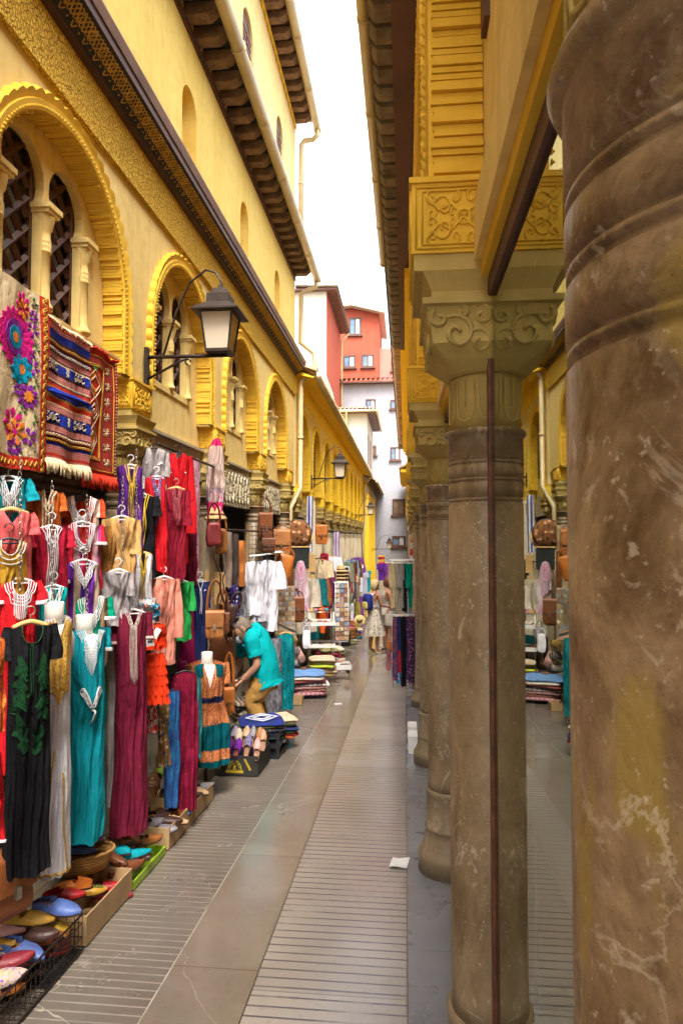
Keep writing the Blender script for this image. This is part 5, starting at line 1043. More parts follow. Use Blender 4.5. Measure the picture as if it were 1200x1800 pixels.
for k in range(4): hat(('topmost', 'second', 'third', 'lowest')[k]+' straw hat of the pile on the postcard stand', 599, 1003+k*6, 14.0, .17, STRAW, .12 if k == 0 else .08)
hat('white hat with flat brim lying on the rail above the tunics', 484, 970, 8.3, .10, C('white_felt', (.68, .66, .64)), .03)
hat('pale straw hat hanging upright beside the round leather pouf', 534, 945, 10.6, .16, STRAW, .06, False, (radians(80), 0))
hat('small yellow hat far along beside the tourists', 632, 1090, 15.2, .13, STRAW, .1, False, (radians(60), 0))
p = PY(523, 938, 10.5); t = thing('pouf', 'round patterned leather pouf hung beside the downpipe', 'pouf', p, radians(10)); b = MB(); b.lathe([(.002, .06), (.12, .055), (.2, .03), (.225, 0), (.2, -.03), (.12, -.055), (.002, -.06)], (0, 0, 0), 28); b.v = [(x, -z, y) for x, y, z in b.v]; b.build('cover', C('pouf_pattern', (.20, .08, .03), 'floral', (.55, .30, .16), (.05, .03, .02), 14), t)
b = MB(); b.tube([Vector((.226*cos(k*pi/12), 0, .226*sin(k*pi/12))) for k in range(24)], .008, 6, True); b.build('piping', LDK, t)
p0 = PY(528, 999, 10.2); t = thing('canvas_board', 'black canvas sheet hanging from a wooden bar beside the tan boards', 'canvas', p0, radians(12)); b = MB(); b.grid(lambda u, v: Vector(((u-.5)*.27, -.02*sin(3*u+2*v)*(1-v), .33*v-.02*sin(pi*u)*(1-v))), 10, 10); b.build('sheet', C('black_canvas', (.025, .028, .026)), t); b = MB(); b.box(-.15, .15, -.012, .012, .325, .345); b.build('bar', WOODL, t)
def board(px, X, mat, label, th=.025, name='wooden_board', D=None, r=None):
    x0, x1, y0, y1 = px; Y = D or PX((x0+x1)/2, (y0+y1)/2, X).y; p = PY((x0+x1)/2, y1, Y); W = (x1-x0)*Y/FOC; H = (y1-y0)*Y/FOC; b = MB(); b.box(-W/2, W/2, -th/2, th/2, 0, H); o = tag(b.build(name, mat), label, 'board', 'boards on the stalls'); o.location = p; o.rotation_euler = (0, 0, radians(10) if r is None else r); return o, W, H
BTAN = plain('tan_board', (.48, .29, .11), .6, 0, .12, 5)
board((540, 554, 974, 1005), -1.66, BTAN, 'upper tan board standing beside the cream tunic', .1); board((541, 553, 1010, 1046), -1.64, BTAN, 'lower tan board standing beside the cream tunic', .1); board((545, 554, 880, 982), -1.76, plain('pale_plank', (.62, .52, .36), .6), 'tall pale plank leaning by the blue and white scarf', .03)
board((361, 367, 1002, 1072), -1.7, BTAN, 'tall tan board left of the dark straps', .03); board((377, 396, 1005, 1062), -1.7, BTAN, 'tan board behind the tan satchel', .03)
# wire grid and magnets, postcards
b = MB(); Y = 7.8; p, q = PY(436, 975, Y), PY(486, 925, Y)
for k in range(9): x = p.x+(q.x-p.x)*k/8; b.tube([(x, Y+.05, p.z-.2), (x, Y+.05, q.z)], .003, 4)
for k in range(11): z = p.z-.2+(q.z-p.z+.2)*k/10; b.tube([(p.x, Y+.05, z), (q.x, Y+.05, z)], .003, 4)
tag(b.build('wire_grid', IRON), 'black wire display grid behind the brown backpack', 'grid')
CARDM = [plain('card_'+n, c, .6, 0, .3, 30) for n, c in (('cream', (.60, .48, .32)), ('ochre', (.52, .32, .16)), ('brown', (.28, .14, .08)), ('rose', (.52, .28, .20)), ('blue', (.25, .32, .42)), ('white', (.62, .57, .5)))]
o, W, H = board((484, 518, 1030, 1118), -1.62, plain('cream_card_board', (.50, .38, .24), .7), 'cream display board filled with rows of small souvenir magnets', .03, 'magnet_board'); o['category'] = 'display'
rr = random.Random(4)
for j in range(10):
    for i in range(6): b = MB(); xx = -W/2+W*(i+.5)/6; zz = H*(j+.5)/10; b.box(xx-W*.06, xx+W*.06, -.024, -.0152, zz-H*.036, zz+H*.03); b.build('magnet', CARDM[rr.randrange(6)], o)
p = PY(597, 1168, 13.8); t = thing('postcard_stand', 'tall white revolving postcard stand with straw hats on top', 'postcard stand', p, radians(22)); HZ = PY(597, 1022, 13.8).z-p.z
b = MB(); b.tube([(0, 0, .03), (0, 0, HZ)], .03, 8); b.lathe([(.2, 0), (.2, .02), (.04, .05)], (0, 0, 0), 16); b.build('pole', WHITEP, t); b = MB()
for z in (HZ-.03, HZ*.28): b.box(-.14, .14, -.14, .14, z, z+.02)
for a in (-.14, .14):
    for c in (-.14, .14): b.tube([(a, c, HZ*.28), (a, c, HZ)], .008, 5)
b.build('frame', WHITEP, t)
for f in range(2):
    M = Matrix.Rotation(f*pi/2, 4, 'Z')
    for j in range(12):
        for i in range(3):
            b = MB(); z = HZ*.30+(HZ*.68)*j/12; b.box(-.135+.092*i, -.055+.092*i, -.162, -.15, z+.008, z+HZ*.05, M); b.build('postcard', CARDM[rr.randrange(6)], t)
# ================================================================ lamps
def lamp(loc, xw, label, s=1.):
    x, y, z = loc; t = thing('street_lamp', label, 'lamp', (xw, y, z), 0, 'wall lanterns over the alley'); L = x-xw
    b = MB(); b.box(-.005, .02, -.022, .022, -.17*s, .06*s); b.tube([(.01, 0, 0), (L+.05, 0, 0)], .012*s, 8); b.tube([(.01, 0, -.14*s), (.22*s, 0, -.03*s), (.27*s, 0, -.012)], .008*s, 6); b.tube([(.27*s+.018*cos(a), 0, -.035*s+.018*sin(a)) for a in [k*.6 for k in range(9)]], .006*s, 5)
    b.tube([(L*.62-.18*s, 0, .01), (L*.62-.10*s, 0, .28*s), (L*.62-.02*s, 0, .46*s), (L*.8, 0, .54*s), (L-.03*s, 0, .52*s), (L+.01*s, 0, .45*s), (L+.0, 0, .40*s)], .007*s, 6); b.build('bracket', IRON, t)
    h = .40*s; b = MB(); c = (L, 0, 0)
    b.lathe([(.075*s, .005), (.105*s, .01), (.105*s, .03), (.098*s, .032)], c, 4, False); b.lathe([(.135*s, .245*s), (.205*s, .25*s), (.205*s, .258*s), (.10*s, .315*s), (.098*s, .37*s), (.06*s, .385*s), (.055*s, .41*s), (.02*s, .42*s), (.016*s, .44*s)], c, 4, False)
    b.v = [(L+(vx-L)*cos(pi/4)-vy*sin(pi/4), (vx-L)*sin(pi/4)+vy*cos(pi/4), vz) for vx, vy, vz in b.v]
    for sx in (-1, 1):
        for sy in (-1, 1): b.tube([(L+sx*.070*s, sy*.070*s, .025*s), (L+sx*.097*s, sy*.097*s, .25*s)], .007*s, 4, smooth=False)
    b.build('lantern_frame', IRON, t); b = MB(); b.lathe([(.092*s, .032), (.13*s, .248*s)], c, 4, False); b.v = [(L+(vx-L)*cos(pi/4)-vy*sin(pi/4), (vx-L)*sin(pi/4)+vy*cos(pi/4), vz) for vx, vy, vz in b.v]; b.build('lantern_glass', FROST, t)
lamp((-1.27, 4.42, 2.93), -1.80, 'near dark iron wall lantern with frosted glass and scrolled bracket', 1.12)
q = PY(598, 841, 12.7); lamp((q.x, 12.7, q.z), -1.82, 'second iron lantern, seen against the bright yellow arches', 1.15)
q = PY(651, 905, 23); lamp((q.x, 23, q.z), -1.82, 'small third iron lantern further down the bright arcade', 1.1)
q = PY(684, 965, 31); lamp((q.x, 31, q.z), -1.7, 'tiny farthest iron lantern before the white house', 1.2)
# ================================================================ boxes, baskets, shoes
def open_box(name, label, x0, x1, y0, y1, h, mat, z=None, th=.006, group=None, cat='box', tilt=.0):
    """open carton following the slope of the street"""
    t = thing(name, label, cat, ((x0+x1)/2, (y0+y1)/2, 0), 0, group); cx, cy = (x0+x1)/2, (y0+y1)/2
    def G(x, y, q): return Vector((x-cx, y-cy, (fz(y)+.008 if z is None else z-SL*(y-cy))+q))
    b = MB()
    def slab(a, b_, c, d, q0, q1): b.add([G(x, y, q) for q in (q0, q1) for y in (c, d) for x in (a, b_)], [(0, 2, 3, 1), (4, 5, 7, 6), (0, 1, 5, 4), (2, 6, 7, 3), (0, 4, 6, 2), (1, 3, 7, 5)])
    slab(x0, x1, y0, y1, 0, th); slab(x0, x0+th, y0, y1, th, h); slab(x1-th, x1, y0, y1, th, h); slab(x0+th, x1-th, y0, y0+th, th, h); slab(x0+th, x1-th, y1-th, y1, th, h)
    b.build('carton' if 'box' in name else 'tray', mat, t); return t, G
SHL = [(0, 0), (.04, .018), (.12, .027), (.3, .027), (.5, .033), (.66, .038), (.80, .032), (.90, .021), (.96, .011), (1, .0)]
def slipper(label, px, py, Y, yaw, mat, L=.25, cat='slipper', kind='babouche', dz=0., pitch=0., roll=0., sole=None, deco=None, group='shoes set out for sale'):
    L *= .9
    if Y < 5 and px and not any(q in label for q in ('step', 'wicker', 'behind the boxes')):
        lo, hi, xx = (2.1, 2.80, 1.57) if Y < 2.9 else (2.98, 3.36, 1.56) if Y < 3.45 else (3.5, 4.85, 1.60)
        Y = min(hi, max(lo, xx*FOC/(712-px)))
    p = PY(px, py, Y); t = thing('slipper' if kind != 'sandal' else 'sandal', label, cat, p+Vector((0, 0, dz)), radians(yaw), group); t.rotation_euler = (radians(roll), radians(pitch), radians(yaw))
    k = L/.25; pt = kind == 'pointed'
    def wd(u): return lerp(SHL, u)*k*(.85 if pt else 1)*1.05
    X0 = lambda u: (u-.5)*L
    b = MB(); n = 26; top = [(X0(i/n), wd(i/n)) for i in range(n+1)]+[(X0(i/n), -wd(i/n)) for i in range(n-1, 0, -1)]
    b.plate([top], lambda u, v, w: Vector((u, v, .012-w)), .012, True); b.build('sole', sole or LDK, t)
    if kind == 'sandal':
        b = MB(); b.plate([[(x*.97, y*.92) for x, y in top]], lambda u, v, w: Vector((u, v, .0165-w)), .004); b.build('insole', LTAN, t)
        b = MB()
        for u, hh in ((.72, .04), (.60, .046), (.50, .05)):
            b.grid(lambda a, v, u=u, hh=hh: Vector((X0(u+.045*v), -wd(u)*1.08*cos(pi*a), .012+hh*sin(pi*a))), 12, 2)
        b.tube([Vector((X0(.15+.03*cos(a)), -wd(.2)*1.1*cos(a), .02+.05*sin(a))) for a in [pi*q/10 for q in range(11)]], .006, 5, flat=.5); b.build('straps', mat, t); return t
    def top_h(u): return lerp([(.30, .038), (.42, .044), (.55, .041), (.75, .031), (.9, .021), (.97, .015), (1, .012 if not pt else .024)], u)*k
    u0 = .40
    def U(a, v, e=0.):
        s = 2*a-1; cut = u0+.10*(1-s*s)*1.0-.14*abs(s)**3; u = cut+(1-cut)*v; w = wd(u)*1.06+.002-e
        return Vector((X0(u), -w*sin(pi/2*s)*(1 if abs(s) < 1 else 1), .010+(top_h(u)-e)*max(0, cos(pi/2*s))**.62))
    b = MB(); b.grid(lambda a, v: U(a, v), 18, 14); b.grid(lambda a, v: U(a, v, .003), 18, 14, flip=True)
    b.grid(lambda a, v: Vector((X0(.40-.395*sin(pi*a)**.6 if False else .02+.38*abs(2*a-1)**1.6), -wd(.02+.38*abs(2*a-1)**1.6)*1.05*(1 if a < .5 else -1)*(1 if abs(2*a-1) > .02 else 0), .010+v*(.018+.02*abs(2*a-1)))), 20, 2)
    b.build('upper', mat, t)
    b = MB(); b.plate([[(x*.95, y*.9) for x, y in top]], lambda u, v, w: Vector((u, v, .0155-w)), .003); b.build('insole', LTAN, t)
    if deco:
        b = MB(); b.tube([U(a/12, .02)+Vector((0, 0, .002)) for a in range(13)], .003, 4)
        for q in range(5): b.tube([U(.5+.3*sin(2*pi*a/8)*(.3+.1*q), .25+.14*q*.9+.06*cos(2*pi*a/8))+Vector((0, 0, .002)) for a in range(8)], .0022, 4, True)
        b.build('embroidery', deco, t)
    return t
# wire basket at the near left
x0, x1, y0, y1, h = -1.80, -1.435, 2.0, 2.88, .16
t = thing('wire_basket', 'black wire basket heaped with slippers at the bottom left corner', 'basket', ((x0+x1)/2, (y0+y1)/2, fz(2.5)))
ob = ((x0+x1)/2, (y0+y1)/2, fz(2.5)); b = MB(); Gz = lambda y, q: fz(y)+.01+q
for q, r in ((.004, .004), (.06, .0025), (.12, .0025), (h, .005)): b.tube([(x0, y0, Gz(y0, q)), (x1, y0, Gz(y0, q)), (x1, y1, Gz(y1, q)), (x0, y1, Gz(y1, q))], r, 5, True)
for k in range(27): y = y0+(y1-y0)*k/26; b.tube([(x0, y, Gz(y, h)), (x0, y, Gz(y, .004)), (x1, y, Gz(y, .004)), (x1, y, Gz(y, h))], .0022, 4)
for k in range(11): x = x0+(x1-x0)*k/10; b.tube([(x, y0, Gz(y0, h)), (x, y0, Gz(y0, .004)), (x, y1, Gz(y1, .004)), (x, y1, Gz(y1, h))], .0022, 4)
b.build('wire_mesh', IRON, t, ob); b = MB(); b.box(x0+.01, x1-.01, y0+.01, y1-.01, Gz(y1, -.0), Gz(y1, .006)); b.build('liner', BLACKPL, t, ob)
YW, YWT = leather('yellow_leather', (.60, .36, .02)), leather('mustard_leather', (.52, .28, .03)); REDL = leather('red_leather', (.42, .015, .02)); WINL = leather('wine_leather', (.22, .02, .03)); PINL = leather('pink_leather', (.60, .30, .26)); BEI = leather('beige_leather', (.52, .33, .17)); ORL = leather('bright_orange_leather', (.70, .20, .03)); GRL2 = leather('dark_green_leather', (.05, .06, .04)); SKY = leather('sky_blue_leather', (.04, .22, .42)); GREYL = leather('grey_leather', (.20, .18, .20)); WHL = leather('white_leather', (.62, .60, .56)); MUL = C('multicolour_weave', (.45, .35, .30), 'floral', (.55, .45, .10), (.25, .05, .30), 90); MUL2 = C('blue_violet_weave', (.14, .14, .30), 'floral', (.4, .35, .1), (.3, .1, .3), 90); PURS = C('violet_satin', (.20, .03, .34)); BROC = C('blue_brocade', (.10, .16, .34), 'floral', (.35, .28, .30), (.2, .08, .22), 40)
S = slipper
S('large blue slipper lying on top at the far end of the wire basket', 100, 1602, 2.76, -8, LBLUE, .27)
S('golden yellow slipper behind the large blue one', 50, 1622, 2.80, 8, YWT)
S('tan pointed slipper below the blue one in the wire basket', 80, 1640, 2.64, 172, LTAN, .28, kind='pointed')
S('brown pointed slipper under the tan one in the wire basket', 62, 1662, 2.55, 175, LBR, .28, kind='pointed')
S('mustard slipper edge under the tan slipper at the basket side', 84, 1640, 2.68, 20, YW)
for k in range(4): S(('topmost', 'second', 'third', 'lowest')[k]+' dark red slipper of the stack at the basket side', 78, 1652+k*9, 2.60-.005*k, 12+k*3, REDL, .24)
S('woven multicolour slipper in the middle of the wire basket', 62, 1692, 2.46, 18, MUL, .25, deco=C('yellow_stitch', (.6, .5, .1)))
S('blue violet woven slipper beside the multicolour one', 88, 1706, 2.45, 15, MUL2, .25)
S('crimson slipper near the bottom left of the wire basket', 8, 1702, 2.40, 20, leather('crimson_leather', (.50, .02, .08)), .25)
S('dark brown slipper beside the crimson one', 34, 1722, 2.36, 18, LDK, .25)
S('yellow slipper with stitched upper beside the dark brown one', 56, 1728, 2.34, 18, YWT, .24, deco=DKW)
S('grey slipper at the outer edge of the wire basket', 76, 1722, 2.38, 14, GREYL, .22)
S('orange slipper at the bottom left corner of the picture', -8, 1748, 2.28, 22, LOR, .25)
S('bright yellow slipper nearest the bottom left corner', 14, 1770, 2.22, 20, YW, .25)
S('blue slipper half hidden at the near end of the wire basket', 44, 1760, 2.27, 16, LBLUE, .22)
rr = random.Random(8)
FILL = [(LTAN, 'tan'), (LBR, 'brown'), (LDK, 'dark'), (YWT, 'mustard'), (REDL, 'red'), (MUL2, 'woven blue'), (BEI, 'beige'), (LOR, 'orange')]
for k in range(14):
    m, nm = ((MUL, 'patterned'), (LBR, 'chestnut'), (WINL, 'wine'), (YWT, 'ochre'), (LBLUE, 'blue'), (PINL, 'pink'), (LDK, 'black'))[k % 7]; y = 2.12+.10*(k//2)
    q = slipper(nm+(' slipper of the upper layer at the rim of the wire basket' if k % 2 else ' slipper of the upper layer at the wall side of the wire basket'), 0, 0, 6, 0, m, .25, kind='pointed' if k % 5 == 0 else 'babouche'); q.location = ((-1.70, -1.55)[k % 2]+rr.uniform(-.02, .02), y+rr.uniform(-.02, .02), fz(y)+.125+rr.uniform(0, .03)); q.rotation_euler = (radians(rr.uniform(-12, 12)), radians(rr.uniform(-12, 8)), radians(rr.uniform(-20, 35)))
for k, (m, nm) in enumerate(FILL):
    y = 2.18+k*.085; q = slipper(nm+' slipper in the bottom layer of the wire basket', 0, 0, 1, 0, m); q.location = (-1.64+rr.uniform(-.03, .03), y, fz(y)+.05+.05*(k % 2)); q.rotation_euler = (0, 0, radians(rr.uniform(-15, 15)))
# cartons and trays on the pavement
open_box('cardboard_box', 'plain cardboard box of orange yellow and red slippers next to the wire basket', -1.80, -1.435, 2.92, 3.42, .13, CARD, group='cartons of shoes')
LIME = plain('lime_plastic', (.32, .50, .03), .4)
t, G = open_box('shoe_tray', 'lime green plastic tray of sandals between two cardboard boxes', -1.84, -1.44, 3.46, 3.93, .045, LIME, cat='tray')
open_box('cardboard_box', 'cardboard box of pointed and green shoes beyond the lime tray', -1.80, -1.44, 3.98, 4.45, .13, CARD, group='cartons of shoes')
open_box('cardboard_box', 'smaller cardboard box of orange shoes under the crimson trousers', -1.80, -1.44, 4.48, 4.92, .12, CARD, group='cartons of shoes')
open_box('cardboard_box', 'cardboard box on the step holding a white shoe and a striped sandal', -1.86, -1.56, 4.25, 4.72, .09, CARD, z=fz(4.5)+.135, group='cartons of shoes')
S('orange heeled slipper on top in the plain cardboard box', 128, 1563, 3.22, 195, ORL, .21); S('yellow slipper with green lining beside the orange one', 152, 1573, 3.20, 25, YWT, .22, deco=GRW)
S('red slipper at the back of the plain cardboard box', 182, 1566, 3.30, 25, REDL, .24, kind='pointed'); S('wine red slipper beside the red one', 196, 1582, 3.22, 20, WINL, .24, kind='pointed'); S('second wine red slipper under the first', 192, 1594, 3.16, 22, WINL, .24)
S('long yellow pointed slipper at the front of the cardboard box', 165, 1606, 3.05, -18, YW, .26, kind='pointed', deco=GRW); S('dark slipper in the near corner of the cardboard box', 165, 1632, 2.98, 10, LDK, .24); S('red slipper under the orange heeled one', 112, 1580, 3.2, 20, REDL, .22)
def SD(*a, **k): return slipper(*a, kind='sandal', cat='sandal', **k)
SD('dark strappy sandal lying across the lime tray', 192, 1524, 3.66, 10, LDK, .27, dz=.05); SD('brown strappy sandal on top of the dark one', 206, 1512, 3.74, 30, LBR, .25, dz=.05)
S('black shoe with teal lining at the near end of the lime tray', 190, 1552, 3.52, -10, LBLK, .25, dz=.03, sole=TEAL); S('second black shoe with teal lining in the lime tray', 212, 1558, 3.52, -14, LBLK, .24, dz=.01, sole=TEAL)
S('dark wedge shoe at the outer edge of the lime tray', 246, 1532, 3.66, 170, LDK, .22, dz=.02)
SD('pink rose sandal standing on its side above the lime tray', 228, 1484, 3.84, 130, PINL, .25, dz=.03, roll=60); SD('pink sandal lying beside the standing one', 244, 1490, 3.88, 115, leather('rose_leather', (.50, .16, .20)), .25, dz=.02, roll=35); S('pink rolled slipper at the end of the lime tray', 258, 1508, 3.82, 100, PINL, .18, dz=.02)
SD('tan sandal with turquoise strap behind the dark sandal', 196, 1500, 3.82, 40, LTAN, .24, dz=.03)
S('beige pointed slipper leaning out of the second cardboard box', 258, 1462, 4.20, 35, BEI, .28, kind='pointed', dz=.0); S('dark green pointed slipper at the front of the second box', 278, 1486, 4.05, 8, GRL2, .28, kind='pointed'); S('grey green slipper beside the dark green one', 266, 1478, 4.16, 12, GREYL, .26, kind='pointed')
S('turquoise blue slipper in the far corner of the second box', 296, 1453, 4.35, 8, SKY, .24, kind='pointed'); S('salmon slipper in the second box', 304, 1464, 4.3, 60, leather('salmon_leather', (.55, .22, .12)), .2)
S('coral slipper on top of the farther cardboard box', 326, 1440, 4.68, 5, leather('coral_leather', (.62, .16, .08)), .24); S('grey slipper beside the coral one', 306, 1432, 4.72, 30, GREYL, .25); S('cream slipper at the end of the farther box', 334, 1428, 4.82, 20, LCRE, .23); S('dark grey slipper under the coral one', 306, 1446, 4.62, 15, GREYL, .25); S('orange slipper fallen behind the boxes', 284, 1416, 4.75, 70, LOR, .22)
SD('striped brown sandal standing in the box on the step', 270, 1385, 4.4, 95, C('striped_strap', (.30, .14, .06), 'hstripe', (.45, .36, .25), None, 30), .24, pitch=-62); S('white pointed slipper standing in the box on the step', 291, 1388, 4.42, 95, WHL, .25, pitch=-60, kind='pointed'); S('lime slipper behind the white one in the box on the step', 282, 1362, 4.5, 95, LIME, .22, pitch=-55)
for k, (y, m, nm) in enumerate(((3.52, LBR, 'brown'), (3.60, TEAL, 'teal'), (3.70, LDK, 'black'), (3.80, LTAN, 'tan'), (4.04, GREYL, 'grey'), (4.12, LDK, 'black'), (4.20, BEI, 'beige'), (4.28, LBR, 'brown'), (4.36, SKY, 'turquoise'), (4.54, LOR, 'orange'), (4.62, LDK, 'black'), (4.72, BEI, 'beige'), (4.82, GREYL, 'grey'))):
    for j in range(3):
        where = ('lime tray', 'second cardboard box', 'farther cardboard box')[0 if y < 3.95 else 1 if y < 4.45 else 2]
        q = slipper(nm+(' slipper on the inner side of the ', ' slipper in the middle of the ', ' slipper along the outer edge of the ')[j]+where, 0, 0, 6, 0, m, .25, kind='pointed' if k % 3 == 0 else 'babouche'); q.location = ((-1.70, -1.60, -1.52)[j]+rr.uniform(-.02, .02), y+rr.uniform(-.02, .02), fz(y)+.055+(.02, .06, .035)[j]+.02*(k % 2)); q.rotation_euler = (radians(rr.uniform(-15, 15)), radians(rr.uniform(-14, 8)), radians(rr.uniform(-40, 60)))
# wicker basket on the step
p = PY(143, 1528, 3.30); t = thing('wicker_basket', 'low oval wicker basket of blue brocade slippers on the step', 'basket', p, radians(20)); WICK = C('wicker', (.40, .22, .07), 'hstripe', (.26, .13, .04), None, 70, .6); b = MB()
b.lathe([(.02, 0), (.115, .002), (.14, .045), (.15, .085), (.153, .09), (.147, .092), (.135, .045), (.11, .012), (.02, .011)], (0, 0, 0), 36); b.v = [(x*1.05, y*.65, z+.0022*sin(70*atan2(y, x))*(z > .01)) for x, y, z in b.v]; b.build('bowl', WICK, t); b = MB(); b.tube([(.16*cos(a*pi/18), .099*sin(a*pi/18), .092+.003*(a % 2)) for a in range(36)], .008, 6, True); b.build('rim', WICK, t)
for k, (a, e, yw, m, la) in enumerate(((138, 1500, 10, BROC, 'blue brocade slipper at the front of the wicker basket'), (126, 1484, 30, C('teal_velvet', (.03, .12, .18)), 'dark teal slipper at the left of the wicker basket'), (152, 1478, 5, C('violet_brocade', (.16, .08, .20), 'floral', (.4, .28, .2), (.1, .1, .2), 40), 'violet brocade slipper on top of the wicker basket'), (146, 1464, 15, C('mauve_brocade', (.24, .12, .16), 'floral', (.45, .35, .25), None, 40), 'mauve brocade slipper topmost in the wicker basket'), (120, 1502, 25, C('navy_velvet', (.05, .06, .18)), 'navy slipper inside the wicker basket'))): S(la, a, e, 3.28+.02*k, yw, m, .22)
# black printed carton with violet slippers
x0, y0, Yb = PG0 = -1.64, 5.62, 5.62
t, G = open_box('printed_box', 'black carton printed with a yellow arch emblem, holding violet slippers', -1.63, -1.23, 5.50, 5.98, .165, plain('black_carton', (.035, .03, .028), .6), cat='box')
YPR = plain('yellow_print', (.58, .42, .02), .6); cx, cy = -1.43, 5.74; fy = 5.50-cy-.0025; zb = fz(5.5)+.008
b = MB(); A = lambda x, z: Vector((x, fy, zb+z))
def ribbon(P, w, closed=False):
    for (a, c) in zip(P, P[1:]):
        a2, c2 = Vector((a[0], a[1], 0)), Vector((c[0], c[1], 0)); d = (c2-a2).normalized(); n_ = Vector((-d.y, d.x, 0))*w/2
        b.add([A(*(q+s_*n_)[:2]) for q, s_ in ((a2, -1), (c2, -1), (c2, 1), (a2, 1))], [(0, 1, 2, 3)])
ribbon([(.058*cos(pi*k/14), .048+.078*sin(pi*k/14)) for k in range(15)], .006); ribbon([(.04*cos(pi*k/12), .052+.05*sin(pi*k/12)) for k in range(13)], .004)
ribbon([(-.075, .035), (.075, .035)], .022); ribbon([(0, .04), (0, .085)], .02); ribbon([(-.02, .046), (.02, .046)], .014)
for k in range(7): a = pi*(k+1)/8; ribbon([(.049*cos(a)-.004, .05+.064*sin(a)-.004), (.049*cos(a)+.004, .05+.064*sin(a)+.004)], .005)
for sg in (-1, 1): ribbon([(sg*.085, .14), (sg*.135, .05)], .017)
b.build('emblem', YPR, t)
b = MB()
for k in range(7):
    for sg in (-1, 1): q = (sg*(.088+.0066*k), .132-.0118*k); b.add([A(*p_)+Vector((0, -.001, 0)) for p_ in ((q[0]-.003, q[1]-.003), (q[0]+.004, q[1]-.003), (q[0]+.004, q[1]+.002), (q[0]-.003, q[1]+.002))], [(0, 1, 2, 3)])
b.build('lettering', plain('dark_lettering', (.12, .08, .02), .7), t)
for k, (a, e, yy, m, la) in enumerate(((402, 1318, 5.56, PURS, 'violet slipper standing at the front left of the black carton'), (418, 1318, 5.56, PURS, 'violet slipper standing second in the black carton'), (436, 1312, 5.60, MUL2, 'patterned grey slipper standing in the middle of the black carton'), (452, 1318, 5.56, PINL, 'pink slipper standing at the front right of the black carton'), (420, 1300, 5.78, LCRE, 'cream slipper standing behind the violet ones'), (432, 1296, 5.82, BEI, 'beige slipper standing at the back of the black carton'), (444, 1296, 5.82, GREYL, 'grey slipper standing at the back of the black carton'), (456, 1298, 5.8, LTAN, 'tan slipper standing at the back right of the black carton'), (462, 1302, 5.72, leather('apricot_leather', (.55, .25, .12)), 'apricot slipper standing at the right edge of the black carton'), (412, 1296, 5.82, leather('lilac_leather', (.34, .26, .36)), 'lilac slipper standing at the back left of the black carton'), (396, 1334, 5.56, YW, 'yellow slipper lying at the left edge of the black carton'))): S(la, a, e, yy, 90+(k*37 % 30-15), m, .22, pitch=-58 if k < 10 else 0)
# ================================================================ folded textiles
def stack(px, py, Y, n, w, d, hs, mats, labels, rz, group, jit=.03):
    p = PY(px, py, Y); z = p.z; rr = random.Random(int(px+py))
    for k in range(n):
        h = hs*rr.uniform(.8, 1.25); t = thing('folded_textile', labels[k], 'textile', (p.x+rr.uniform(-jit, jit), Y+rr.uniform(-jit, jit), z), radians(rz+rr.uniform(-9, 9)), group); ww, dd = w*rr.uniform(.85, 1.1), d*rr.uniform(.85, 1.1); ph = rr.uniform(0, 9); b = MB()
        def S2(u, v):
            a = 2*pi*u; c, s_ = cos(a), sin(a); pq = lambda x: math.copysign(abs(x)**.35, x); e = (v-.5)*pi; rad = max(0, cos(e))**.25
            return Vector((ww/2*pq(c)*rad, dd/2*pq(s_)*rad, h*(.5+.5*sin(e))+.010*noise.noise(Vector((pq(c)*2.2, pq(s_)*2.2, ph)))-(.012*abs(pq(c))**3*(rr.random()*0+1))))
        b.grid(S2, 40, 10, True); b.build('cloth', mats[k], t); z += h*.93
    return z, p
CUSH = [C('cushion_black', (.03, .03, .035), 'floral', (.25, .3, .15), (.1, .1, .12), 16), C('cushion_blue', (.02, .04, .30), 'dye', (.03, .03, .06), None, 9), C('cushion_teal', (.03, .08, .09), 'dye', (.02, .02, .02), None, 12), C('cushion_olive', (.16, .16, .06), 'dye', (.03, .03, .03), None, 12), C('cushion_rust', (.45, .10, .03))]
b = MB(); x0, x1, y0, y1 = -1.66, -1.16, 6.06, 6.55
for z0, z1 in ((.01, .05), (.11, .15), (.21, .24)):
    b.box(x0, x1, y0, y0+.015, fz(6.3)+z0, fz(6.3)+z1); b.box(x0, x1, y1-.015, y1, fz(6.3)+z0, fz(6.3)+z1); b.box(x0, x0+.015, y0+.015, y1-.015, fz(6.3)+z0, fz(6.3)+z1); b.box(x1-.015, x1, y0+.015, y1-.015, fz(6.3)+z0, fz(6.3)+z1)
for x in (x0-.001, x1-.029):
    for y in (y0-.001, y1-.029): b.box(x, x+.03, y, y+.03, fz(6.3)-.0, fz(6.3)+.245)
for k in range(4): x = x0+.08+k*.1; b.box(x, x+.025, y0+.002, y0+.013, fz(6.3)+.02, fz(6.3)+.235)
b.box(x0+.01, x1-.01, y0+.01, y1-.01, fz(6.3)+.02, fz(6.3)+.035)
t = thing('plastic_crate', 'black plastic crate under the blue diamond cushion covers', 'crate', (-1.41, 6.3, fz(6.3))); b.build('crate_frame', BLACKPL, t, (-1.41, 6.3, fz(6.3)))
zt, p = stack(456, 1300, 6.3, 6, .46, .40, .034, [CUSH[0], CUSH[2], CUSH[1], CUSH[0], CUSH[3], C('cushion_top', (.02, .035, .26), 'dye', (.03, .04, .10), None, 8)], [n+' cushion cover of the pile on the black crate' for n in ('lowest', 'second lowest', 'third lowest', 'fourth lowest', 'fifth lowest')]+['royal blue cushion cover with white diamonds on top of the crate'], 25, 'cushion covers on the black crate', .02)
o = [q for q in bpy.data.objects if q.get('label', '').startswith('royal blue cushion')][0]; b = MB()
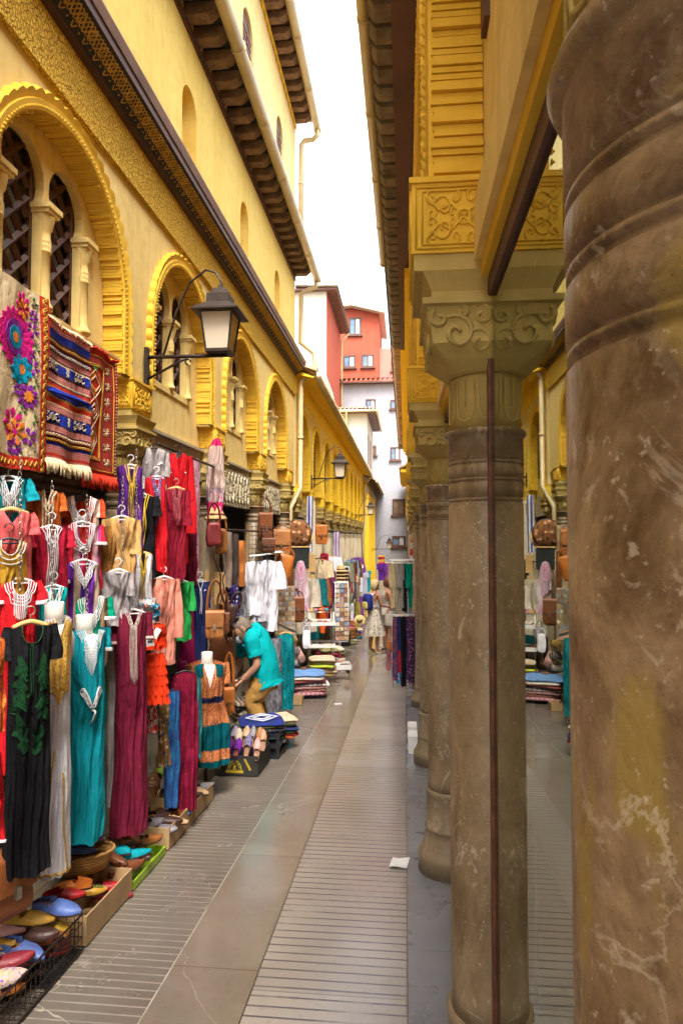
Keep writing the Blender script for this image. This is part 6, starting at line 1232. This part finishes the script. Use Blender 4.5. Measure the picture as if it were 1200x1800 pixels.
for m_ in (1., .55):
    b.tube([(.15*m_, 0, .040), (0, .13*m_, .040), (-.15*m_, 0, .040), (0, -.13*m_, .040)], .012, 6, True, flat=.4)
b.build('diamond_pattern', WHITEC, o)
stack(500, 1292, 6.55, 7, .20, .34, .030, [CUSH[4], C('cushion_red', (.45, .03, .03)), C('cushion_green', (.05, .14, .05)), C('cushion_navy', (.03, .04, .14)), C('cushion_grey', (.2, .2, .2)), CUSH[3], C('cushion_cream', (.6, .5, .34))], [n+' folded cover of the narrow pile beside the crate' for n in ('lowest rust', 'red', 'green', 'navy', 'grey', 'olive', 'topmost cream')], 20, 'folded covers beside the crate', .015)
TX = [('dark', (.05, .04, .05)), ('mauve striped', (.30, .14, .16)), ('brown striped', (.22, .10, .07)), ('rose', (.42, .22, .22)), ('white striped', (.50, .42, .40)), ('grey blue', (.16, .18, .26)), ('red', (.35, .08, .07)), ('pale', (.55, .46, .40)), ('blue', (.14, .26, .50))]
stack(541, 1222, 9.3, 9, .50, .42, .040, [C('textile_'+n.replace(' ', '_'), c, 'vstripe' if 'striped' in n else 'plain', sc3(c, 1.7), None, 16) for n, c in TX], [n+' folded textile in the big pile before the fabric rolls' for n, c in TX], 15, 'folded textiles in the big pile', .03)
TX2 = [('ochre', (.40, .26, .07)), ('cream', (.56, .45, .30)), ('salmon', (.50, .24, .17)), ('lime edged', (.40, .45, .05)), ('olive', (.28, .24, .10)), ('beige printed', (.52, .40, .28))]
stack(565, 1185, 10.6, 6, .46, .42, .045, [C('textile_'+n.replace(' ', '_'), c) for n, c in TX2], [n+' folded textile in the pile behind the big one' for n, c in TX2], 15, 'folded textiles in the pile behind', .03)
stack(430, 1262, 7.0, 4, .22, .3, .05, [C('textile_brown', (.2, .1, .05)), C('textile_cream2', (.55, .46, .34)), C('textile_dark2', (.06, .05, .05)), C('textile_stripe2', (.3, .2, .15), 'vstripe', (.55, .45, .35), None, 25)], [n+' folded textile at the feet of the bending man' for n in ('brown', 'cream', 'dark', 'striped')], 30, 'folded textiles by the man', .02)
for k, (a, e, m, nm) in enumerate(((508, 1165, LCRE, 'cream'), (522, 1172, C('roll_brown', (.20, .10, .06)), 'brown'), (512, 1145, C('roll_grey', (.30, .26, .24), 'vstripe', (.1, .08, .08), None, 30), 'grey striped'), (526, 1150, C('roll_rose', (.40, .22, .18)), 'rose'), (516, 1125, C('roll_ochre', (.42, .26, .08)), 'ochre'), (532, 1185, C('roll_dark', (.05, .04, .05)), 'dark'), (505, 1185, C('roll_white', (.55, .5, .45)), 'white'))):
    Y = 9.55; p = PY(a, e, Y); b = MB(); d = Vector((cos(.7+k*.2), -sin(.7+k*.2)*.8, .15*(-1)**k)).normalized(); n = 40
    b.tube([p-d*.2, p+d*.2], .055, 16); b.tube([p+d*.2+(d.orthogonal().normalized()*cos(q*.6)+d.cross(d.orthogonal().normalized())*sin(q*.6))*(.05-.0012*q) for q in range(n)], .003, 4)
    tag(b.build('fabric_roll', m), nm+' fabric roll lying in the heap beside the teal lace trousers', 'fabric roll', 'fabric rolls in the heap')
t, G = open_box('small_box', 'small cardboard box with lime lining under the teal lace trousers', *((lambda p: (p.x-.07, p.x+.07))(PY(523, 1240, 8.7))), 8.6, 8.8, .10, CARD)
# market cart with trays, wheeled tray, far crates
p = PY(563, 1180, 11.0); t = thing('market_cart', 'grey wire cart with two white trays behind the postcard stand', 'cart', p, radians(12)); b = MB()
for x in (-.2, .2):
    for y in (-.18, .18): b.tube([(x, y, 0.02), (x, y, 1.0)], .012, 6)
for z in (.12, .45, .80, 1.0): b.tube([(-.2, -.18, z), (.2, -.18, z), (.2, .18, z), (-.2, .18, z)], .008, 5, True)
b.build('cart_frame', CHAINM, t)
for z in (.42, .78):
    b = MB(); b.box(-.23, .23, -.21, .21, z, z+.012); b.box(-.23, .23, -.21, -.20, z+.0122, z+.06); b.box(-.23, .23, .20, .21, z+.0122, z+.06); b.box(-.23, -.22, -.2, .2, z+.0122, z+.06); b.box(.22, .23, -.2, .2, z+.0122, z+.06); b.build('tray', WHITEP, t)
GC = [('orange', (.65, .13, .03)), ('turquoise', (.03, .28, .35)), ('brown', (.2, .09, .04)), ('red', (.5, .03, .03)), ('cream', (.6, .5, .35)), ('dark', (.04, .03, .03)), ('yellow', (.6, .42, .05)), ('pink', (.55, .2, .25))]
rr = random.Random(21)
for lv, (zz, n, nm) in enumerate(((.80, 9, 'upper tray'), (.44, 8, 'lower tray'), (1.01, 6, 'top rails'))):
    for k in range(n):
        cn, cc = GC[(k+lv*3) % 8]; b = MB(); w0, h0 = rr.uniform(.035, .06), rr.uniform(.03, .05); b.lathe([(.002, h0), (w0*.5, h0*.98), (w0*.9, h0*.7), (w0, h0*.35), (w0*.85, .004), (.002, 0)], (0, 0, 0), 14); b.v = [(x, y*rr.uniform(.68, .72), z) for x, y, z in b.v]
        o = tag(b.build('pouch', leather('pouch_'+cn, cc)), cn+f' leather pouch {("at the left edge", "left of centre", "near the middle", "right of centre", "at the right edge", "in the back row", "in the front row", "in the far corner", "in the near corner")[k]} of the cart {nm}', 'pouch', 'pouches on the market cart'); o.location = p+Matrix.Rotation(radians(12), 3, 'Z') @ Vector((-.17+.34*(k % 5)/4, -.10+.2*(k//5), zz+.0)); o.rotation_euler = (0, 0, rr.uniform(0, 3))
for k, (a, e) in enumerate(((560, 1065), (570, 1060), (566, 1080))): garment('scarf', ('left', 'middle', 'right')[k]+' orange scarf hanging over the market cart', 'scarf', (a-6, a+7, e-15, e+32), -1.52, C('orange_silk', (.75, .12, .02)), 'drape')
p = PY(597, 1182, 10.9); t = thing('wheeled_tray', 'white tray on castors carrying sandals, in the middle distance', 'tray', p, radians(15)); b = MB(); b.box(-.19, .17, -.15, .15, .07, .085); b.box(-.19, .17, -.15, -.14, .0852, .15); b.box(-.19, .17, .14, .15, .0852, .15); b.box(-.19, -.18, -.14, .14, .0852, .15); b.box(.16, .17, -.14, .14, .0852, .15); b.build('tray', WHITEP, t)
for x in (-.14, .12):
    for y in (-.1, .1): b = MB(); b.tube([(x, y-.01, .03), (x, y+.01, .03)], .028, 12); b.box(x-.01, x+.01, y-.004, y+.004, .05, .0698); b.build('castor', BLACKPL, t)
SD('pink sandal on the wheeled tray', 592, 1164, 10.9, 10, PINL, .24); SD('white sandal on the edge of the wheeled tray', 608, 1168, 10.85, 25, WHL, .24); S('blue slipper at the back of the wheeled tray', 584, 1160, 11.0, 20, LBLUE, .22)
for (a, e, Y, w, h, m, la) in ((620, 1120, 15.5, .2, .22, LTAN, 'tan wooden crate before the far clothes'), (608, 1135, 14.6, .2, .3, DKSHOP, 'dark crate beside the postcard stand'), (728, 1150, 11.5, .2, .12, LOR, 'orange crate behind the right rack')):
    p = PY(a, e, Y); b = MB(); b.box(-w/2, w/2, -w/2, w/2, 0, h*.28); b.box(-w/2, w/2, -w/2, -w/2+.012, h*.36, h*.64); b.box(-w/2, w/2, w/2-.012, w/2, h*.36, h*.64); b.box(-w/2, w/2, -w/2, w/2, h*.72, h)
    for sx in (-1, 1): b.box(sx*(w/2-.014)-.012, sx*(w/2-.014)+.012, -w/2+.013, -w/2+.035, h*.28, h*.72)
    o = tag(b.build('crate', m), la, 'crate'); o.location = p
# right side small things
for k, (z0, yy) in enumerate(((0, 6.35), (0, 6.75))):
    b = MB(); w, d, h = .085, .2, .16; zz = fz(yy)+.01; b.box(.02, .02+w, yy, yy+d, zz, zz+h); b.box(.017, .023+w, yy-.003, yy+d+.003, zz+h*.72, zz+h+.004); tag(b.build('white_box', PAPER), ('nearer', 'farther')[k]+' lidded white carton on the kerb between the columns', 'box', 'white cartons on the kerb')
b = MB(); b.grid(lambda u, v: Vector((-.10+.10*u+.02*v, 3.88+.13*v, fz(3.88+.13*v)+.012+.004*sin(5*u+3*v))), 5, 4); b.grid(lambda u, v: Vector((-.10+.10*u+.02*v, 3.88+.13*v, fz(3.88+.13*v)+.0135+.004*sin(5*u+3*v))), 5, 4, flip=True); tag(b.build('paper_sheet', PAPER), 'small white paper sheet lying on the grooved paving', 'paper')
b = MB(); q = PG_ = PY(596, 1237, 8.9); b.box(-.05, .05, -.03, .03, 0, .003); o = tag(b.build('paper_sheet', PAPER), 'torn white paper scrap on the floor by the textile pile', 'paper'); o.location = (PY(594, 1236, 8.75).x, 8.75, fz(8.75)+.006); o.rotation_euler = (0, 0, .4)
# price tags
for (a, e, Y, w, h, rot, la, words) in ((262, 1119, 3.80, .056, .115, -.06, 'white price tag with dark handwritten marks on the ruffled top', True), (275, 1113, 3.80, .034, .062, .5, 'blank tilted white price tag beside the handwritten one', False)):
    p = PY(a, e, Y); t = thing('price_tag', la, 'price tag', p, radians(20), 'price tags'); t.rotation_euler.y = rot; b = MB(); b.box(-w/2, w/2, -.0015, .0015, -h/2, h/2); b.build('card', PAPER, t)
    if words:
        b = MB(); Q = lambda x, z: Vector((x*w, -.003, z*h))
        for P in ([(-.2, .02), (.05, .10), (-.05, -.02)], [(-.15, -.06), (.0, .0), (.15, -.03), (.3, -.02)], [(-.05, .0), (-.12, -.09), (.05, -.08)]): b.tube([Q(*c) for c in P], .0016, 4)
        for x in (-.02, .22): b.tube([Q(x+.07*cos(k*pi/5), -.24+.055*sin(k*pi/5)) for k in range(10)], .003, 5, True)
        b.build('writing', INK, t); b = MB(); b.tube([Q(.05, .33), Q(.2, .40), Q(.32, .30), Q(.2, .22), Q(.02, .36), Q(-.1, .42)], .0014, 4); b.build('red_writing', RUFF, t)

TX3 = [('rust', (.40, .12, .04)), ('navy', (.03, .04, .14)), ('sand', (.50, .38, .24)), ('maroon', (.20, .02, .04)), ('olive', (.22, .2, .08)), ('cream', (.58, .5, .38)), ('teal', (.02, .2, .22))]
for j, (yy, hh) in enumerate(((12.2, 5), (13.2, 4), (16.6, 5), (18.4, 4))):
    ws = ('behind the wheeled tray', 'beside the postcard stand', 'left of the blond woman', 'far beyond the blond woman')[j]
    px_, py_ = 712-1.42*FOC/yy, 945+(CH+SL*yy-.01)*FOC/yy
    stack(px_, py_, yy, hh, .42, .40, .07, [cloth('floor_'+TX3[(k+2*j) % 7][0], TX3[(k+2*j) % 7][1]) for k in range(hh)], [TX3[(k+2*j) % 7][0]+' folded textile in the floor pile '+ws for k in range(hh)], 10, 'folded textiles in the floor pile '+ws, .02)
# ================================================================ people
def skinned(name, J, E, root, mat, parent, org, extra=None, sub=2):
    """one continuous body grown over a skeleton: J name -> (point, rx, ry), E list of name pairs"""
    names = list(J); me = bpy.data.meshes.new(name); O = Vector(org)
    me.from_pydata([tuple(Vector(J[n][0])-O) for n in names], [(names.index(a), names.index(c)) for a, c in E], [])
    ob = bpy.data.objects.new(name, me); COL.objects.link(ob); md = ob.modifiers.new('skin', 'SKIN'); md.use_smooth_shade = True
    sv = me.skin_vertices[0].data
    for i, n in enumerate(names): sv[i].radius = (J[n][1], J[n][2] if len(J[n]) > 2 else J[n][1]); sv[i].use_root = (n == root)
    ob.modifiers.new('sub', 'SUBSURF').render_levels = sub; ob.modifiers['sub'].levels = sub
    bpy.context.view_layer.update(); ev = ob.evaluated_get(bpy.context.evaluated_depsgraph_get()); m2 = bpy.data.meshes.new_from_object(ev)
    bpy.data.objects.remove(ob); b = MB(); b.v = [tuple(v.co+O) for v in m2.vertices]; b.f = [tuple(p.vertices) for p in m2.polygons]; b.mi = [0]*len(b.f); b.sm = [True]*len(b.f)
    if extra: extra(b)
    return b.build(name, mat, parent, org)
def loft(b, pts, rs, n=18, flat=None, wr=0., seed=0):
    """cloth tube through centres with radii and wrinkles"""
    N = len(pts); pts = [Vector(p) for p in pts]; up = None; rings = []
    M = max(12, N*4)
    for i in range(M+1):
        t = i/M*(N-1); k = min(N-2, int(t)); f = t-k; p0, p1, p2, p3 = pts[max(0, k-1)], pts[k], pts[k+1], pts[min(N-1, k+2)]
        c = .5*((2*p1)+(p2-p0)*f+(2*p0-5*p1+4*p2-p3)*f*f+(3*p1-p0-3*p2+p3)*f**3); r = rs[k]; r2 = rs[k+1]; r = [r[q]*(1-f)+r2[q]*f for q in (0, 1)]
        d = (p2-p1).normalized()
        if up is None: up = Vector((0, 1, 0)) if abs(d.y) < .9 else Vector((1, 0, 0))
        e = (up-d*up.dot(d)).normalized(); up = e; g = d.cross(e)
        rings.append([c+e*(r[0]*cos(2*pi*j/n))+g*(r[1]*sin(2*pi*j/n))+(e*cos(2*pi*j/n)+g*sin(2*pi*j/n))*wr*noise.noise(Vector((j*6.3/n*1.3, t*2.2, seed))) for j in range(n)])
    b.add([v for q in rings for v in q], [(i*n+j, i*n+(j+1) % n, (i+1)*n+(j+1) % n, (i+1)*n+j) for i in range(M) for j in range(n)], True); return b
def hand(b, w, d, side, s=1., curl=.5, down=Vector((0, 0, -1))):
    """palm, four fingers and thumb growing from wrist w along d"""
    d = d.normalized(); sd = d.cross(side).normalized() if abs(d.dot(side)) < .95 else d.orthogonal().normalized(); nrm = sd.cross(d).normalized()
    b.tube([w-d*.02*s, w+d*.02*s, w+d*.05*s, w+d*.082*s], .03*s, 10, flat=.5, rs=[.026*s, .032*s, .040*s, .036*s])
    for k, (o, L) in enumerate(((-.029, .062), (-.010, .072), (.010, .067), (.028, .052))):
        p = w+d*.078*s+sd*o*s; q1 = p+(d*cos(curl*.5)+nrm*sin(curl*.5))*L*.45*s; q2 = q1+(d*cos(curl*1.3)+nrm*sin(curl*1.3))*L*.33*s; q3 = q2+(d*cos(curl*2)+nrm*sin(curl*2))*L*.25*s; b.tube([p, q1, q2, q3], .009*s, 7, rs=[.0095*s, .009*s, .008*s, .006*s])
    p = w+d*.025*s-sd*.03*s; b.tube([p, p+(d*.6-sd*.7+nrm*.25).normalized()*.034*s, p+(d*.75-sd*.5+nrm*.4).normalized()*.062*s], .010*s, 7, rs=[.012*s, .0105*s, .008*s])
def head(b, c, f, up, s=1.):
    """head with brow, nose, lips, chin and ears; f = facing"""
    f = f.normalized(); r = f.cross(up).normalized(); up = r.cross(f).normalized()
    def H(u, v):
        a = 2*pi*u; e = pi*(v-.5); x, y, z = cos(e)*sin(a), cos(e)*cos(a), sin(e)
        k = 1.; wx = .076*(1-.20*max(0, -z-.1)**1); yy = .096; zz = .118
        if y > 0: nose = exp(-((x/.16)**2))*exp(-((z+.12)/.17)**2)*.24*(y > .3); brow = exp(-((z-.16)/.10)**2)*.04; lips = exp(-((x/.26)**2))*exp(-((z+.50)/.07)**2)*.055; chin = exp(-((x/.3)**2))*exp(-((z+.80)/.15)**2)*.10; sock = -exp(-(((abs(x)-.36)/.15)**2))*exp(-((z-.03)/.09)**2)*.06; k += nose+brow+lips+chin+sock
        return c+(r*(x*wx)+f*(y*yy*k)+up*(z*zz))*s
    b.grid(H, 36, 28, True)
    for sg in (-1, 1): b.tube([c+r*(sg*.077*s)+f*(.012*cos(q*pi/4)*s-.012*s)+up*(.027*sin(q*pi/4)*s) for q in range(8)], .008*s, 6, True)
    return r, up
def face_parts(t, c, f, r, up, s, org, hairm, style):
    for sg in (-1, 1):
        b = MB(); q = c+(r*(sg*.030)+f*.083+up*.006)*s; b.lathe([(.0005, -.008*s), (.007*s, -.006*s), (.009*s, 0), (.007*s, .006*s), (.0005, .008*s)], q, 10); b.build('eye', plain('eye_dark', (.05, .03, .025), .2), t, org)
    b = MB()
    def Hh(u, v):
        a = 2*pi*u; e = pi*(v-.5); x, y, z = cos(e)*sin(a), cos(e)*cos(a), sin(e); k = 1.07
        if style != 'short': k += .10*noise.noise(Vector((x*4, y*4, z*4)))+.12
        lim = .36 if y > .25 else (-.25 if style == 'short' else -.75); z2 = max(z, lim if y > .25 else lim+.3*max(0, y))
        k2 = k if z > lim-.02 else .95
        return c+(r*(x*.078*k2)+f*((y*.096-.004)*k2)+up*(z2*.120*k2))*s
    b.grid(Hh, 40, 26, True); b.build('hair', hairm, t, org)
def mask(t, c, f, r, up, s, org):
    b = MB(); b.grid(lambda u, v: c+(r*(.070*sin((u-.5)*2.2))+f*(.105*cos((u-.5)*1.9)+.014*sin(pi*v))+up*(-.035-.07*v))*s, 12, 8); b.build('face_mask', plain('pale_blue_mask', (.48, .58, .66), .8), t, org)
# --- the man bending over the stall
Q = PY; YM = 6.75; fl = fz(YM)
def man():
    foot = Vector((Q(458, 1290, YM).x, YM, fl)); t = thing('person', 'bending man in turquoise shirt and tan trousers, reaching into the hanging leather bags', 'person', foot, 0, 'people in the alley'); org = tuple(foot)
    hp = Q(466, 1192, YM); ch = Q(443, 1125, YM); nk = Q(433, 1114, YM-.04); hd = Q(425, 1106, YM-.10)
    sn, sf = Q(441, 1124, YM-.15), Q(428, 1122, YM+.16); en, ef = Q(453, 1170, YM-.2), Q(421, 1165, YM+.2); wn, wf = Q(424, 1198, YM-.2), Q(410, 1192, YM+.15)
    hn, hf = hp+Vector((0, -.09, -.02)), hp+Vector((-.01, .09, -.02)); kn, kf = Vector((hp.x-.10, YM-.11, fl+.42)), Vector((hp.x-.13, YM+.12, fl+.42)); an, af = Vector((hp.x+.0, YM-.11, fl+.09)), Vector((hp.x-.03, YM+.12, fl+.09))
    J = dict(pel=(hp, .13, .11), spi=((hp+ch)/2+Vector((.03, 0, .01)), .125, .10), che=(ch, .14, .11), nec=(nk, .055), sn=(sn, .06), en=(en, .043), wn=(wn, .028), sf=(sf, .06), ef=(ef, .043), wf=(wf, .028), hn=(hn, .09), kn=(kn, .06), an=(an, .042), tn=(an+Vector((-.13, 0, -.06)), .035), hf=(hf, .09), kf=(kf, .06), af=(af, .042), tf=(af+Vector((-.13, 0, -.06)), .035), hb=(nk.lerp(hd, .5), .055))
    E = [('pel', 'spi'), ('spi', 'che'), ('che', 'nec'), ('nec', 'hb'), ('che', 'sn'), ('sn', 'en'), ('en', 'wn'), ('che', 'sf'), ('sf', 'ef'), ('ef', 'wf'), ('pel', 'hn'), ('hn', 'kn'), ('kn', 'an'), ('an', 'tn'), ('pel', 'hf'), ('hf', 'kf'), ('kf', 'af'), ('af', 'tf')]
    f = Vector((-.80, -.28, -.52)).normalized(); up = Vector((-.45, -.05, .85)); info = {}
    def ex(b):
        info['r'], info['u'] = head(b, hd, f, up, 1.02); hand(b, wn, (wn-en), Vector((0, 1, 0)), 1., .7); hand(b, wf, (wf-ef), Vector((0, 1, 0)), 1., .7)
    skinned('body', J, E, 'pel', SKIN, t, org, ex); face_parts(t, hd, f, info['r'], info['u'], 1.02, org, plain('grey_brown_hair', (.17, .13, .10), .8, 0, .3, 60, .5, 200), 'short'); mask(t, hd, f, info['r'], info['u'], 1.02, org)
    TQ = cloth('turquoise_tshirt', (.0, .36, .38)); b = MB(); lo = hp+Vector((.01, 0, .0)); mid = (hp+ch)/2+Vector((.045, 0, .02)); tp = ch+Vector((.01, 0, .03))
    loft(b, [lo+Vector((.02, 0, -.07)), lo, mid, tp, nk.lerp(ch, .45)+Vector((.01, 0, .01)), nk+Vector((.005, 0, -.005))], [(.20, .165), (.19, .155), (.182, .148), (.19, .145), (.15, .11), (.068, .065)], 26, None, .016, 3)
    loft(b, [sn.lerp(ch, .5)+Vector((.01, .02, .02)), sn+Vector((.005, 0, .01)), sn.lerp(en, .4), sn.lerp(en, .68)], [(.085, .09), (.082, .086), (.076, .08), (.074, .078)], 18, None, .012, 5)
    loft(b, [sf.lerp(ch, .5)+Vector((.01, -.02, .02)), sf+Vector((.005, 0, .01)), sf.lerp(ef, .4), sf.lerp(ef, .68)], [(.085, .09), (.082, .086), (.076, .08), (.074, .078)], 18, None, .012, 6); b.build('tshirt', TQ, t, org)
    TR = cloth('tan_trousers', (.50, .27, .07)); b = MB(); loft(b, [lo+Vector((-.0, 0, .07)), lo+Vector((0, 0, -.0)), lo+Vector((-.005, 0, -.10))], [(.155, .112), (.160, .122), (.150, .118)], 24, None, .012, 7)
    for h_, k_, a_, q in ((hn, kn, an, 8), (hf, kf, af, 9)): loft(b, [h_+Vector((0, 0, .03)), h_.lerp(k_, .5), k_, k_.lerp(a_, .5), a_+Vector((0, 0, -.02))], [(.10, .115), (.095, .105), (.082, .09), (.075, .08), (.07, .075)], 20, None, .02, q)
    b.build('trousers', TR, t, org)
    for a_ in (an, af):
        b = MB(); b.grid(lambda u, v: a_+Vector((.03-.19*v+0*u, .042*cos(2*pi*u)*(1-.5*v**4), -.075+(.055-.03*v)*(.5+.5*sin(2*pi*u)))), 16, 10, True); b.build('shoe', LDK, t, org)
man()
# --- two tourists
def tourist(label, px, py, Y, hgt, face, hairm, hairst, top, low, lowkind, packm, armpose, masked, shoem, skin=SKINT):
    foot = Vector((Q(px, py, Y).x, Y, fz(Y)+.004)); t = thing('person', label, 'person', foot, 0, 'people in the alley'); org = tuple(foot); k = hgt/1.7; f = Vector((face[0], face[1], 0)).normalized(); r = Vector((f.y, -f.x, 0)); U = Vector((0, 0, 1))
    def P(a, b_, c): return foot+(r*a+f*b_+U*c)*k
    J = dict(pel=(P(0, 0, .92), .14*k, .11*k), spi=(P(0, .0, 1.12), .12*k, .09*k), che=(P(0, -.01, 1.30), .135*k, .10*k), nec=(P(0, .0, 1.45), .05*k), hb=(P(0, .01, 1.52), .05*k)); E = [('pel', 'spi'), ('spi', 'che'), ('che', 'nec'), ('nec', 'hb')]
    for s_, n in ((-1, 'l'), (1, 'r')):
        sh = P(s_*.185, 0, 1.38); el = P(s_*.235, .02 if armpose[n] == 0 else .03, 1.12); wr = P(s_*.22, .10, .90) if armpose[n] == 0 else (P(s_*.15, .26, 1.08) if armpose[n] == 1 else P(s_*.20, .30, .95))
        J.update({'s'+n: (sh, .052*k), 'e'+n: (el, .040*k), 'w'+n: (wr, .027*k), 'h'+n: (P(s_*.09, 0, .86), .085*k), 'k'+n: (P(s_*.095, .01+.02*s_, .48), .058*k), 'c'+n: (P(s_*.095, -.02+.02*s_, .32), .055*k), 'a'+n: (P(s_*.095, -.02+.03*s_, .09), .036*k), 't'+n: (P(s_*.11, .12+.03*s_, .035), .032*k)})
        E += [('che', 's'+n), ('s'+n, 'e'+n), ('e'+n, 'w'+n), ('pel', 'h'+n), ('h'+n, 'k'+n), ('k'+n, 'c'+n), ('c'+n, 'a'+n), ('a'+n, 't'+n)]
    hd = P(0, .02, 1.59); info = {}
    hf_ = (f+Vector((.15, -.05, -.12))).normalized()
    def ex(b):
        info['r'], info['u'] = head(b, hd, hf_, U, k)
        for n in 'lr': hand(b, J['w'+n][0], J['w'+n][0]-J['e'+n][0], r, k, .6)
    skinned('body', J, E, 'pel', skin, t, org, ex, 2); face_parts(t, hd, hf_, info['r'], info['u'], k, org, hairm, hairst)
    if masked: mask(t, hd, hf_, info['r'], info['u'], k, org)
    b = MB(); loft(b, [P(0, 0, .92), P(0, 0, 1.02), P(0, 0, 1.15), P(0, -.01, 1.30), P(0, -.005, 1.41)], [(.15*k, .165*k) if False else (.125*k, .165*k), (.115*k, .155*k), (.112*k, .15*k), (.125*k, .17*k), (.075*k, .10*k)], 24, None, .01, 4)
    b.build('top', top, t, org); b = MB()
    if lowkind == 'skirt':
        n = 48; b.grid(lambda u, v: P(0, 0, 1.04-.62*v)+(r*(cos(2*pi*u)*(.150+.105*v)*(1+.10*v*sin(9*2*pi*u)))+f*(sin(2*pi*u)*(.12+.11*v)*(1+.10*v*sin(9*2*pi*u))))*k, 72, 14, True); b.build('skirt', low, t, org)
    else:
        loft(b, [P(0, 0, 1.03), P(0, 0, .92), P(0, 0, .84)], [(.125*k, .16*k), (.135*k, .175*k), (.13*k, .17*k)], 22, None, .01, 2)
        for n in 'lr': h_, kk = J['h'+n][0], J['k'+n][0]; loft(b, [h_+U*.03, h_.lerp(kk, .35), h_.lerp(kk, .68)], [(.105*k, .105*k), (.10*k, .10*k), (.098*k, .10*k)], 16, None, .01, 3)
        b.build('shorts', low, t, org)
    for n in 'lr':
        b = MB(); a_ = J['a'+n][0]; b.grid(lambda u, v: a_+(f*(-.07+.24*v)+r*(.045*cos(2*pi*u)*(1-.6*abs(v-.4)**2))+U*(-.085+(.05-.03*v)*(.5+.5*sin(2*pi*u))))*k, 16, 10, True); b.build('shoe', shoem, t, org)
    if packm:
        o2 = P(0, -.20, 1.02); bt = thing('backpack', packm[1], 'backpack', o2, atan2(-f.y, -f.x)-pi/2+pi, None); bt.rotation_euler.z = atan2(f.y, f.x)-pi/2; b = MB(); pw = lambda c, s_=.5: math.copysign(abs(c)**s_, c)
        b.grid(lambda u, v: Vector((.13*pw(cos(2*pi*u))*max(0, cos(pi*(v-.5)))**.4, .085*pw(sin(2*pi*u))*max(0, cos(pi*(v-.5)))**.4, .19+.19*pw(sin(pi*(v-.5)), .7)))*k, 28, 16, True); b.build('pack', packm[0], bt)
        b = MB(); b.grid(lambda u, v: Vector((.09*pw(cos(2*pi*u))*max(0, cos(pi*(v-.5)))**.4, -.08+.04*pw(sin(2*pi*u))*max(0, cos(pi*(v-.5)))**.4, .11+.09*pw(sin(pi*(v-.5)), .7)))*k, 24, 12, True); b.build('pocket', packm[2], bt)
        for sg in (-1, 1): b = MB(); b.tube([Vector((sg*.10, .07, .34))*k, Vector((sg*.11, .17, .40))*k, Vector((sg*.12, .30, .33))*k, Vector((sg*.12, .33, .18))*k, Vector((sg*.12, .20, .06))*k, Vector((sg*.11, .07, .06))*k], .014*k, 6, flat=.4); b.build('strap', packm[0], bt)
    return t
tourist('woman with short blond hair in pale floral skirt, standing with her back half turned', 658, 1146, 14.7, 1.60, (.62, .55), plain('blond_hair', (.55, .40, .18), .6, 0, .3, 40, .5, 150), 'full', cloth('pale_floral_top', (.58, .52, .44), 'floral', (.35, .28, .22), (.25, .18, .16), 30), cloth('pale_floral_skirt', (.60, .54, .44), 'floral', (.22, .14, .09), (.36, .22, .14), 22), 'skirt', (cloth('blue_backpack', (.03, .04, .22)), 'blue and yellow backpack worn by the blond woman', cloth('yellow_pocket', (.60, .48, .12))), dict(l=0, r=1), True, LCRE)
tourist('woman with brown hair in grey top and white shorts, reaching toward the right rack', 681, 1142, 15.2, 1.66, (.78, .25), plain('chestnut_hair', (.14, .05, .025), .5, 0, .3, 40, .5, 150), 'full', cloth('grey_tank_top', (.36, .33, .29)), cloth('white_shorts', (.66, .60, .50)), 'shorts', None, dict(l=0, r=2), False, LDK)
# ================================================================ camera, light, world
cam = bpy.data.cameras.new('camera'); co = bpy.data.objects.new('camera', cam); COL.objects.link(co); SC.camera = co
co.location = (0, 0, CH); M3 = Matrix((_r, _u, -_f)).transposed(); co.rotation_euler = M3.to_euler()
cam.sensor_fit = 'VERTICAL'; cam.sensor_height = 36; cam.lens = FOC/1800*36; cam.clip_start = .02; cam.clip_end = 1000
cam.dof.use_dof = True; cam.dof.focus_distance = 5; cam.dof.aperture_fstop = 30
EXPO = 2.45
EL, AZ = radians(62), radians(168)      # sun height; bearing it comes from, clockwise from the street direction
w = bpy.data.worlds.new('World'); SC.world = w; w.use_nodes = True; nt = w.node_tree; bg = nt.nodes['Background']
sky = nt.nodes.new('ShaderNodeTexSky'); sky.sky_type = 'NISHITA'; sky.sun_disc = False; sky.sun_elevation = EL; sky.sun_rotation = AZ
sky.dust_density = 6; sky.air_density = 1.2; sky.ozone_density = .6
hs = nt.nodes.new('ShaderNodeHueSaturation'); hs.inputs['Saturation'].default_value = .22; nt.links.new(sky.outputs[0], hs.inputs['Color']); nt.links.new(hs.outputs[0], bg.inputs[0]); bg.inputs[1].default_value = .15
sl = bpy.data.lights.new('sun', 'SUN'); so = bpy.data.objects.new('sun', sl); COL.objects.link(so); sl.energy = 1.2; sl.angle = radians(25); sl.color = (1, .93, .82)
d = Vector((sin(AZ)*cos(EL), cos(AZ)*cos(EL), sin(EL))); so.rotation_euler = d.to_track_quat('Z', 'Y').to_euler(); so.location = (3, -8, 20)
SC.view_settings.view_transform = 'Standard'; SC.view_settings.look = 'None'; SC.view_settings.exposure = EXPO; SC.view_settings.gamma = 1
SC.cycles.max_bounces = 8; SC.cycles.diffuse_bounces = 5; SC.cycles.glossy_bounces = 4; SC.cycles.transparent_max_bounces = 12
